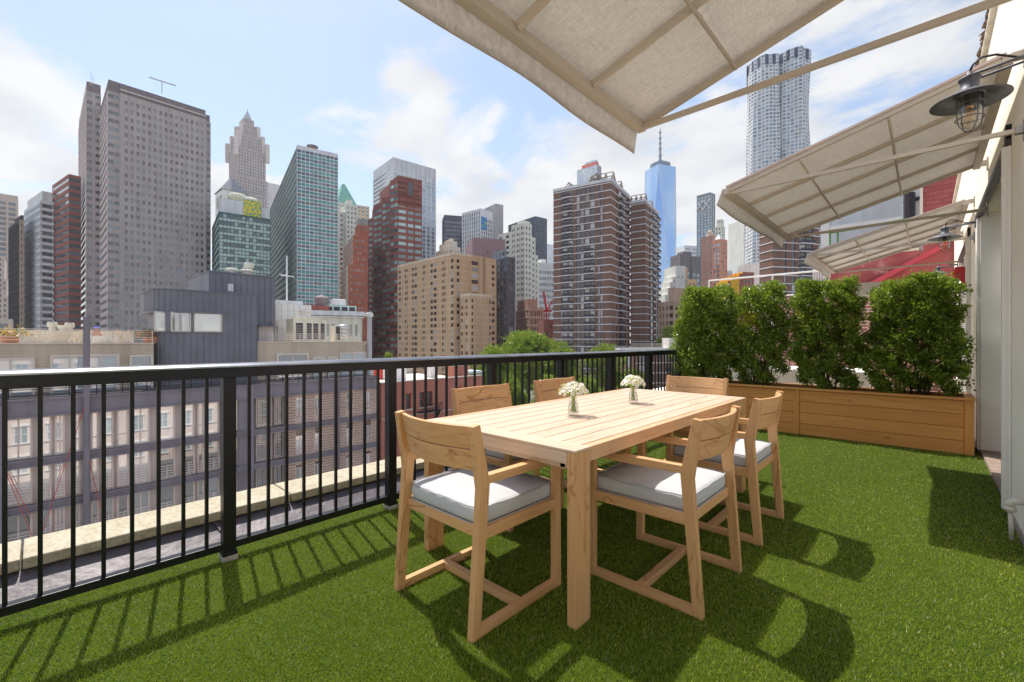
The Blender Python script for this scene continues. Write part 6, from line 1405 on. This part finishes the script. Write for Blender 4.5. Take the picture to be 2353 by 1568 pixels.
b.block(0, 0, X2, 12, 0, zt_, dict(fh=4.2, cols=[(.31, .36), (.41, .46), (.53, .58), (.64, .69), (.75, .80), (.86, .91)], rows=[(.15, .78, 'w')], top=1.9, dep=.25), {'wm': 0})
b.w.box(-.4, X2+.4, -.5, 0, zt_-1.4, zt_-1.1, 1); b.w.box(-.6, X2+.6, -.7, 0, zt_-.9, zt_+.05, 1); b.w.box(-.2, b.sx(758), 2, 10, zt_+.05, b.z(700), 2); b.finish()
zr2 = b.z(713)+ZG
q = loc_world(b, b.sx(745), 6, b.z(700)); tank('roof_tank', q[0], q[1], q[2], 1.5, 1.7, tone('brown_grey_tank', (.22, .19, .20)), 'small dark wooden water tank above the maroon roof structure', .3, .3)
t = thing('cooling_unit', loc_world(b, b.sx(788), 5, b.z(713)), b.rz, 'pale blue rooftop cooling unit on the old white stone building', 'cooling unit'); m = MB(); m.box(-3.4, 3.4, -1, 2, 0, 1.5); m.build('frame', tone('pale_teal_metal', (.38, .55, .58)), t); m = MB(); m.box(-1.9, 1.2, -.9, 1.8, 1.5, 3.0); m.build('hood', tone('pale_hood', (.62, .72, .72)), t, bevel=.3); m = MB()
for k in range(4): m.box(-3.1+k*1.65, -1.8+k*1.65, -1.03, -.99, .3, 1.2)
m.build('louvre', tone('dark_grille', (.06, .06, .07)), t)

# --- low red brick building --------------------------------------------------------------------------
M_RB = brick('red_brick_low', (.50, .17, .11), (.40, .13, .085), (.42, .28, .23), .24, .08, .012)
rb = thing('red_brick_building', (V, 0, ZG), 0, 'low red brick building with arched sash windows and fire escape seen through the railing', 'building')
ya, yb = U(876), U(1111); zt_ = ZP(990, 873)
wy_ = [(940, 968), (1007, 1024), (1036, 1046), (1084, 1100)]; wy_ = [(U(a), U(b_)) for a, b_ in ((932, 945), (964, 976), (982, 994), (1056, 1068), (1086, 1097))]
def rbx(m, y0, y1, z0, z1, x0=-.5, x1=0, mi=0): m.box(x0, x1, y0, y1, z0-ZG, z1-ZG, mi)
mb2 = MB(); rbx(mb2, ya, yb, ZG, zt_-3.2+.0, -16, -.51); prev = ya
for (a, b_) in wy_: rbx(mb2, prev, a, ZG, zt_); prev = b_
rbx(mb2, prev, yb, ZG, zt_)
rows = [(zt_-3.2, zt_-1.4), (zt_-6.6, zt_-4.8), (zt_-10, zt_-8.2)]
for (a, b_) in wy_:
    e = zt_
    for (z0, z1) in rows:
        rbx(mb2, a+.001, b_-.001, z1, e, -.49, -.001); e = z0
    rbx(mb2, a+.001, b_-.001, ZG, e, -.49, -.001)
mb2.build('wall', M_RB, rb)
mb2 = MB(); rbx(mb2, ya, yb, zt_-.6, zt_-.45, -16, -.52); mb2.build('roof', tone('silver_roof', (.56, .54, .50), .2, .3), rb)
mb2 = MB(); rbx(mb2, ya-.05, yb+.05, zt_+.001, zt_+.12, -.45, .1); mb2.build('coping', tone('grey_coping', (.36, .33, .31)), rb)
mb2 = MB(); rbx(mb2, ya, yb, zt_-4.05, zt_-3.9, 0, .08); mb2.build('belt_course', tone('grey_coping', (.36, .33, .31)), rb)
mb2 = MB(); rbx(mb2, ya-.05, yb+.05, zt_-.44, zt_+.3, -16.2, -15.8); mb2.build('rear_parapet', tone('grey_coping', (.36, .33, .31)), rb)
for (a, b_) in wy_:
    for (z0, z1) in rows:
        f = MB(); rbx(f, a, a+.09, z0, z1, -.3, -.2); rbx(f, b_-.09, b_, z0, z1, -.3, -.2); rbx(f, a, b_, z1-.1, z1, -.3, -.2); rbx(f, a, b_, z0, z0+.1, -.3, -.2); rbx(f, a, b_, (z0+z1)/2-.05, (z0+z1)/2+.05, -.3, -.2)
        o = f.build('window', tone('maroon_frame', (.20, .06, .05)), rb); p = MB(); p.quad((-.26, a, z0-ZG), (-.26, b_, z0-ZG), (-.26, b_, z1-ZG), (-.26, a, z1-ZG)); p.rnd = [random.random()]; p.build('pane', G_DARK, o)
        f = MB(); rbx(f, a-.12, b_+.12, z0-.14, z0-.001, .0, .12); f.build('sill', tone('stone_sill_grey', (.50, .46, .42)), rb)
        f = MB(); n_ = 7
        for k in range(n_):
            t0, t1 = k/n_, (k+1)/n_; yy0, yy1 = a-.08+(b_-a+.16)*t0, a-.08+(b_-a+.16)*t1; f.hexa([(0, yy0, z1-ZG+.18*sin(pi*t0)), (.06, yy0, z1-ZG+.18*sin(pi*t0)), (.06, yy1, z1-ZG+.18*sin(pi*t1)), (0, yy1, z1-ZG+.18*sin(pi*t1)), (0, yy0, z1-ZG+.18*sin(pi*t0)+.22), (.06, yy0, z1-ZG+.18*sin(pi*t0)+.22), (.06, yy1, z1-ZG+.18*sin(pi*t1)+.22), (0, yy1, z1-ZG+.18*sin(pi*t1)+.22)])
        f.build('arch', tone('arch_brick', (.40, .15, .10)), rb)
fe = MB(); y0, y1 = U(955), U(1003); z_ = zt_-3.7
for k in range(9): rbx(fe, y0, y1, z_, z_+.05, .1+k*.13, .15+k*.13)
for k in range(15): yy = y0+(y1-y0)*k/14; rbx(fe, yy-.015, yy+.015, z_, z_+1.0, 1.2, 1.24)
rbx(fe, y0, y1, z_+.98, z_+1.03, 1.19, 1.25); fe.bar((.7, y1, z_-ZG), (.7, y0+1, z_-3.2-ZG), .06, .3); fe.bar((.9, y1, z_+.9-ZG), (.9, y0+1, z_-2.3-ZG), .04); fe.build('fire_escape', tone('black_iron', (.02, .02, .022)), rb)
f = MB(); rbx(f, U(1043, V-1.5), U(1076, V-1.5), zt_-.5, zt_+1.35, -3.2, -1.5); f.build('chimney', M_RB, rb); f = MB(); rbx(f, U(1042, V-1.5), U(1077, V-1.5), zt_+1.35, zt_+1.5, -3.3, -1.4); f.build('chimney_cap', tone('grey_coping', (.36, .33, .31)), rb)
f = MB(); rbx(f, U(908, V-6), U(934, V-6), zt_-.5, zt_+1.2, -9, -6); f.build('roof_bulkhead', M_WP, rb); f = MB(); rbx(f, U(990, V-7), U(1002, V-7), zt_-.5, zt_+1.6, -8.5, -7); f.build('roof_bulkhead', M_WP, rb); f = MB(); rbx(f, U(877, V-9), U(893, V-9), zt_-.5, zt_+1.8, -11, -9); f.build('red_box', tone('bright_red_box', (.40, .05, .04)), rb)
f = MB(); rbx(f, U(1078, V-9), U(1108, V-9), zt_-.5, zt_-.1, -12, -9); f.build('skylight', tone('pale_blue_sheet', (.50, .66, .74)), rb)

# --- our own building below the terrace (mirrored in the windows opposite) ----------------------------
b = thing('pink_brick_building', (-3.55, 0, ZG), 0, 'pink painted building carrying the roof terrace', 'building')
m = MB(); m.box(0, 14, -30, 6.2, 0, 16.6); m.build('wall', tone('pink_painted_brick', (.66, .52, .47), .06, .6), b)
m = MB(); m.box(-.12, -.001, -30, 6.2, 12.2, 12.4); m.box(-.15, -.001, -30, 6.2, 16.0, 16.55); m.build('cornice', M_WHITE, b)
m = MB(); m.box(-3.55, 9, 6.3, 40, ZG, -6.2); tag(m.build('lower_pink_building', tone('pink_painted_brick', (.66, .52, .47), .06, .6)), 'lower pink painted building down the street from the terrace', 'building')
for k in range(24):
    for r in range(4):
        if r > 1 and k > 11: continue
        y = -28+k*2.9; z = 1.2+r*3.9; f = MB(); f.box(-.14, -.001, y-.2, y+1.3, z+2.1, z+2.35); f.box(-.14, -.001, y-.2, y+1.3, z-.15, z-.001)
        for q in (y-.08, y+.5, y+1.08): f.box(-.08, -.001, q, q+.09, z, z+2.09)
        f.box(-.08, -.001, y, y+1.1, z+1.0, z+1.08); o = f.build('window', M_WHITE, b); p = MB(); p.box(-.03, -.004, y, y+1.08, z, z+2.09); p.build('pane', winglass('own_glass', (.30, .38, .38), (.5, .58, .58), .2), o)

# --- street level: pavement, parking lot, cars -----------------------------------------------------------
m = MB(); m.box(-43.4, -38, -60, 60, ZG, ZG+.14); tag(m.build('pavement', M_PAVE), kind='structure')
c_ = at(1195, 128); m = MB(); m.box(-75, 60, 62, 66, ZG+.004, ZG+.14); tag(m.build('far_pavement', M_PAVE), kind='structure')
m = MB()
R2 = random.Random(11)
def car(px, py, Z, rz, col_, lab):
    p = at(px, Z); t = thing('parked_car', (p.x, p.y, ZG), rz, lab, 'car', 'cars in the parking lot behind the trees')
    prof = [(-2.2, .35), (-2.22, .8), (-1.9, .95), (-1.55, 1.0), (-1.0, 1.42), (.35, 1.45), (1.05, 1.0), (1.9, .88), (2.2, .7), (2.22, .35)]
    m = MB(); k = len(prof)
    for w_ in (-.86, .86): m.v += [(x, w_*(.82 if z > 1.2 else 1), z) for x, z in prof]
    m.f = [tuple(range(k)), tuple(range(k, 2*k))[::-1]]+[(i, i+k, (i+1) % k+k, (i+1) % k) for i in range(k)]; m.mi = [0]*len(m.f)
    m.build('body', plain('car_paint_%s' % lab.split()[0], col_, .25, .2, .02), t, bevel=.05)
    m = MB()
    for s_ in (-1, 1): m.quad((-1.35, s_*.872, 1.03), (.85, s_*.872, 1.03), (.3, s_*.74, 1.38), (-.95, s_*.74, 1.38))
    m.quad((.38, -.68, 1.44), (.38, .68, 1.44), (1.02, .8, 1.03), (1.02, -.8, 1.03)); m.quad((-1.03, -.68, 1.42), (-1.03, .68, 1.42), (-1.53, .8, 1.03), (-1.53, -.8, 1.03))
    for i, v_ in enumerate(m.v): m.v[i] = (v_[0]*1.01, v_[1]*1.01, v_[2]+.012)
    m.build('windows', plain('car_glass', (.02, .025, .03), .1, 0, .05), t)
    for x in (-1.35, 1.35):
        for s_ in (-1, 1):
            m = MB(); m.tube([(x, s_*.72, .33), (x, s_*.9, .33)], .33, 18); w_ = m.build('wheel', plain('tyre', (.02, .02, .02), .8), t); m = MB(); m.tube([(x, s_*.9, .33), (x, s_*.915, .33)], .19, 12); m.build('rim', plain('alloy', (.5, .5, .5), .3, .7), w_)
    for x, nm, cc in ((2.2, 'headlight', (.8, .8, .78)), (-2.2, 'tail_light', (.45, .02, .02))):
        for s_ in (-1, 1): m = MB(); m.box(x-.06, x+.03, s_*.62-.16, s_*.62+.16, .62, .76); m.build(nm, plain(nm+'_lens', cc, .2), t)
cl = [((.80, .80, .80), 'white hatchback'), ((.45, .46, .48), 'silver saloon'), ((.03, .03, .035), 'black saloon'), ((.70, .70, .70), 'pearl saloon'), ((.05, .07, .14), 'navy saloon'), ((.30, .31, .33), 'grey saloon')]
for i, (px, Z) in enumerate(((1182, 119), (1197, 116), (1211, 113), (1228, 110), (1186, 129), (1204, 127))):
    car(px, 0, Z, radians(25), cl[i][0], cl[i][1]+' parked in the lot behind the railing, '+('leftmost of the front row', 'second in the front row', 'third in the front row', 'rightmost of the front row', 'left of the back row', 'right of the back row')[i])
# --- street trees -----------------------------------------------------------------------------------------
M_TL = leafmat('tree_leaves', [(0, (.10, .15, .016)), (.45, (.25, .33, .035)), (1, (.46, .52, .09))], .35, .5); M_TB = tone('tree_bark', (.12, .09, .06), .3, 1)
M_TL2 = leafmat('yellow_tree_leaves', [(0, (.14, .20, .02)), (1, (.42, .48, .06))], .35, .5)
def tree(px, py_top, Z, wpx, label, seed, n=11000, mat=None, name='street_tree', low=.30, leaf=.38, zb=ZG, grp='leafy trees beyond the railing'):
    p = at(px, Z); ht = zof(py_top, Z)-zb; w_ = wpx/F*Z; R = random.Random(seed); g = np.random.default_rng(seed)
    t = thing(name, (p.x, p.y, zb), 0, label, 'tree', grp)
    lobes = []
    for k in range(15):
        a = R.uniform(0, 2*pi); q = sqrt(R.uniform(0, 1)); h_ = R.uniform(low+.1, .86); rr = w_*.2*R.uniform(.7, 1.25); sp_ = 1-max(0, (h_-.55))*1.35
        lobes.append((cos(a)*q*w_*.38*sp_, sin(a)*q*w_*.38*sp_, min(ht*h_, ht-rr*.75), rr))
    lobes.append((0, 0, ht-w_*.16, w_*.2))
    L_ = np.array(lobes)
    idx = g.integers(0, len(L_), n//8); c_ = L_[idx]; d = g.normal(0, 1, (len(idx), 3)); d /= np.linalg.norm(d, axis=1)[:, None]; rad = g.uniform(.45, 1.06, len(idx))**.7
    C = c_[:, :3]+d*(c_[:, 3]*rad)[:, None]*np.array([1, 1, .75]); C = np.repeat(C, 8, 0)+g.normal(0, leaf*.65, (len(idx)*8, 3)); N = np.repeat(d, 8, 0)
    leaves(len(C), lambda n_, g_: (C, N), leaf, seed+1, mat or M_TL, 'crown', t)
    m = MB(); m.tube([(0, 0, 0), (.1, 0, ht*.25), (0, .1, ht*.5), (0, 0, ht*.8)], [ht*.024, ht*.018, ht*.012, .05], 9)
    for k in range(9):
        l = lobes[R.randrange(len(lobes))]; z_ = ht*R.uniform(.22, .45); m.tube([(0, 0, z_), (l[0]*.5, l[1]*.5, (z_+l[2])/2-.3), (l[0], l[1], l[2])], [ht*.011, ht*.007, .04], 6)
    m.build('trunk', M_TB, t, smooth=True)
tree(1212, 762, 118, 190, 'largest rounded light green tree in front of the tan brick tower', 21, 26000, leaf=.5)
tree(1130, 792, 108, 110, 'tree at the left edge of the grove beside the red brick building', 22, 13000, leaf=.45)
tree(1290, 785, 112, 120, 'tree against the foot of the brown balcony tower, left of the gap', 23, 15000, leaf=.45)
tree(1392, 790, 115, 110, 'tree in front of the right side of the brown balcony tower', 24, 15000, leaf=.45)
tree(1452, 846, 105, 80, 'lower tree below the white walkway', 25, 9000, leaf=.42)
tree(1262, 862, 96, 90, 'low tree behind the far chairs and the railing', 26, 10000, leaf=.42)
tree(1345, 870, 99, 90, 'low tree behind the nearer flower vase', 27, 10000, leaf=.42)
tree(1175, 868, 100, 80, 'low dark tree above the parked cars', 28, 9000, leaf=.42)
tree(1535, 752, 150, 70, 'tree tucked between the brown loggia block and the shrubs', 29, 9000, leaf=.5)
tree(1560, 765, 130, 60, 'tree just behind the leftmost clipped shrub', 30, 8000, leaf=.45)
tree(893, 812, 78, 34, 'small bright yellow green tree beside the galvanised flue', 31, 5000, mat=M_TL2, leaf=.22)
tree(1062, 842, 90, 40, 'dark green tree behind the brick chimney', 32, 6000, leaf=.35)
# white walkway with railing at the foot of the brown tower
t = thing('white_walkway', at(1445, 105), 0, 'white concrete walkway with thin railing in front of the brown balcony towers', 'walkway'); t.rotation_euler.z = atan2(RV.y, RV.x)+.25; t.location.z = 0
L_ = 10.5; zz = zof(800, 105); m = MB(); m.box(-2.5, L_, 0, 2, zz-.5, zz); m.build('deck', tone('white_concrete_deck', (.66, .64, .62)), t)
m = MB(); m.box(.5, L_, .05, .09, zz+1.0, zz+1.06)
for k in range(40): m.box(.5+k*.25, .53+k*.25, .05, .09, zz, zz+1.0)
m.build('railing', tone('pale_rail', (.55, .53, .52)), t)
for x in (0, 5): m = MB(); m.box(x, x+.4, .5, .9, ZG, zz-.5); m.build('column', tone('white_concrete_deck', (.66, .64, .62)), t)
m = MB(); m.box(L_+.01, L_+2.6, -.5, 2.5, zz-1, zz+2.4); m.build('end_block', tone('grey_white_block', (.60, .57, .55)), t)
# low brown block under the walkway seen through the railing
b = Bld('brown_podium_block', 'lower brown brick block with white floor bands seen through the railing', 'building', 1462, 125, 70, mats=[M_BR, tone('white_floor_band', (.62, .60, .56))], glass=G_APT)
b.block(0, 0, b.sx(1640), 14, 0, b.z(806), dict(fh=2.9, cw=3, wf=.6, rows=[(.15, .8, 'w')], top=.6, dep=.2, bands=[(-.07, .03, .06, 1)]), {}); b.finish(thr=3)
# generic low city blocks so that gaps show buildings, not bare ground
R3 = random.Random(5); k = 0

# ================================================================== NEIGHBOUR ON THE RIGHT
YN = 12.9
s = NT('red_stucco_wall'); co_ = s.co((1, 1, 1), False); a = s.noise(co_, 1.1, 7, .6, .4); c2 = s.noise(co_, 3.5, 7, .7)
col = s.ramp(a, [(.3, (.25, .055, .06)), (.5, (.36, .095, .095)), (.68, (.46, .17, .155))]); col = s.mix(s.ramp(c2, [(.56, 0.0), (.66, .75)]), col, (.60, .33, .30))
s.bsdf(col, .85, 0, .2, s.bump(s.noise(co_, 9, 5), .6, .02)); M_RED = s.m
M_NB = brick('whitewashed_red_brick', (.36, .13, .10), (.26, .09, .075), (.56, .48, .44), .21, .072, .014)
M_RBP = brick('red_painted_brick', (.34, .075, .075), (.44, .13, .12), (.22, .05, .055), .26, .095, .008)
nb = thing('red_party_wall', (0, YN, 0), 0, 'red painted party wall over exposed brick behind the shrubs', 'wall')
def vX(px, y): r = (px-CX)/F; a_, b_ = sin(YAW), cos(YAW); return (r*b_*y-a_*y)/(b_+r*a_)
def zY(px, py, y): x = vX(px, y); return zof(py, dep(x, y))
xl = vX(1908, YN); xm = vX(2121, YN)
m = MB(); m.box(xl, xm, 0, .4, 2.3, 3.15); m.box(xm, XW+.9, 0, .4, 2.3, 3.55); m.build('red_plaster', M_RED, nb)
m = MB(); m.box(xm, XW+.9, 0.001, .4, 3.551, 5.5); m.build('painted_brick', M_RBP, nb)
m = MB(); m.box(xm-.05, xm-.001, -.02, .42, 3.56, 5.5); m.box(xl, xm-.06, -.03, .42, 3.151, 3.2); m.build('pale_edge', M_DOVE, nb)
m = MB(); m.box(-5.2, XW+.9, 0.01, .4, -3, 2.298); m.build('brick_base', M_NB, nb)
m = MB(); m.bar((vX(1975, YN), -.05, zY(1975, 668, YN)), (vX(2178, YN), -.05, zY(2178, 560, YN)), .06, .10); m.build('diagonal_flashing', tone('red_flashing', (.42, .07, .10)), nb)
# grey ducted structure, white panels and green guard rail behind
nz = 16.5; t = thing('neighbour_roof_shed', (0, nz, 0), 0, 'pale blue grey clad roof shed behind the green guard rail', 'shed')
m = MB(); ztp_ = zY(1990, 425, nz); m.box(vX(1908, nz), vX(2072, nz), 0, 3, 2.0, ztp_); m.build('cladding', tone('pale_blue_cladding', (.46, .52, .56)), t)
m = MB(); z_ = zY(1980, 515, nz); m.box(vX(1908, nz), vX(2072, nz), -.04, 0, z_-.05, z_+.05); m.box(vX(1886, nz), vX(1907, nz), -.02, .4, 2, ztp_-.8); m.build('cladding_joint', M_WHITE, t)
t = thing('billboard_back', (0, nz-.6, 0), 0, 'white panel with dark pipes and brackets beside the red brick', 'panel'); yb_ = nz-.6
m = MB(); ztq_ = zY(2100, 395, yb_); m.box(vX(2078, yb_), vX(2126, yb_), 0, .1, 2.0, ztq_); m.build('panel', M_WHITE, t)
m = MB(); m.tube([(vX(2082, yb_), -.1, 2), (vX(2082, yb_), -.1, ztq_)], .05, 8); m.tube([(vX(2090, yb_), -.2, 2), (vX(2090, yb_), -.2, ztq_-.6)], .12, 8); m.bar((vX(2076, yb_), -.1, zY(2080, 470, yb_)), (vX(2120, yb_), -.1, zY(2120, 455, yb_)), .08)
for k in range(5): z_ = zY(2090, 455+k*22, yb_); m.bar((vX(2078, yb_), -.15, z_), (vX(2098, yb_), -.15, z_+.03), .06)
m.build('pipes', tone('dark_pipe', (.05, .05, .06)), t)
yg = 14.2; t = thing('guard_rail', (0, yg, 0), 0, 'green pipe guard rail above the farthest awning', 'railing'); M_GRN = tone('green_pipe', (.10, .22, .08)); zt1, zt2 = zY(1905, 536, yg), zY(2110, 500, yg)
m = MB(); xs = [vX(1905, yg), vX(2115, yg)]; zt_ = (zt1+zt2)/2; m.tube([(xs[0], 0, zt1), (xs[1], 0, zt2)], .03, 8); m.tube([(xs[0], 0, zt1-.75), (xs[1], 0, zt2-.75)], .03, 8)
for px in (1907, 1925, 2040): x = vX(px, yg); m.tube([(x, 0, zt_-1.6), (x, 0, zt_-.05)], .022, 8)
m.bar((vX(1907, yg), 0, zt_-.5), (vX(1925, yg), 0, zt_-1.3), .04); m.build('rail', M_GRN, t)
# white pipe railing in front of the neighbour
yr = 10.0; t = thing('pipe_railing', (0, yr, 0), 0, 'white pipe railing on the roof behind the shrubs', 'railing'); x0_, x1_ = vX(1629, yr), vX(1900, yr); m = MB(); zt_ = 2.52
m.tube([(x0_, 0, zt_), (x1_, 0, zt_)], .017, 8); m.tube([(x0_, 0, zt_-.42), (x1_, 0, zt_-.42)], .014, 8)
m.build('rail', M_WHITE, t)
for px in (1629, 1775, 1895): x = vX(px, yr); m = MB(); m.tube([(x, 0, .3), (x, 0, zt_)], .018, 8); m.build('post', M_WHITE, t)
m = MB(); m.box(-4.6, .4, 8.0, YN, -.4, .1); o = m.build('neighbour_roof', tone('pale_roof_membrane', (.55, .54, .52))); tag(o, kind='structure')
m = MB(); m.box(-3.3, -.6, 8.4, 9.4, .1, .75); o = m.build('roof_box', M_WHITE, bevel=.02); tag(o, 'white metal roof box glimpsed through the bare lower stems of the shrubs', 'roof box')
t = thing('corner_building', (vX(1868, 13.6), 13.6, -6), 0, 'white ribbed metal corner between the farthest awning and the red wall', 'building'); m = MB(); w_ = vX(1915, 13.6)-vX(1868, 13.6); m.box(0, w_, 0, 1, 0, 9.35)
for k in range(8): m.box(w_*k/8, w_*k/8+.03, -.04, 0, 0, 9.3)
m.build('ribbed_wall', M_WHITE, t)
# grey beam and red alarm box near the far door
t = thing('alarm_box', (XW-.001, 9.6, 2.15), 0, 'red alarm box fixed to the stucco wall above the right hand shrub', 'alarm box'); m = MB(); m.box(-.11, 0, -.26, .12, -.16, .16); m.build('box', plain('fire_red', (.55, .02, .03), .35), t, bevel=.01); m = MB(); m.lathe([(.02, 0), (.035, .03), (.01, .05)], (-.13, -.2, .05), 10, cap=True); m.build('bell', plain('brass_bell', (.5, .35, .05), .4, .5), t)
t = thing('grey_beam', (XW, 9.9, 2.12), 0, 'grey metal beam running out from the red alarm box over the shrub', 'beam'); m = MB(); m.box(-1.35, -.12, 0, .1, -.11, .11); m.build('beam', tone('light_grey_beam', (.40, .40, .38)), t)

# ================================================================== HAZE (even air in one closed box)
s = NT('haze_air'); s.nt.nodes.remove(s.out); s.out = s.n('OutputMaterial'); pv = s.n('VolumePrincipled'); pv.inputs['Color'].default_value = (.93, .96, 1, 1); pv.inputs['Density'].default_value = .00012; pv.inputs['Anisotropy'].default_value = .3
s.L(pv.outputs[0], s.out.inputs['Volume']); m = MB(); m.box(-1500, 1500, -400, 1500, ZG-2, 470); tag(m.build('haze', s.m), kind='stuff')
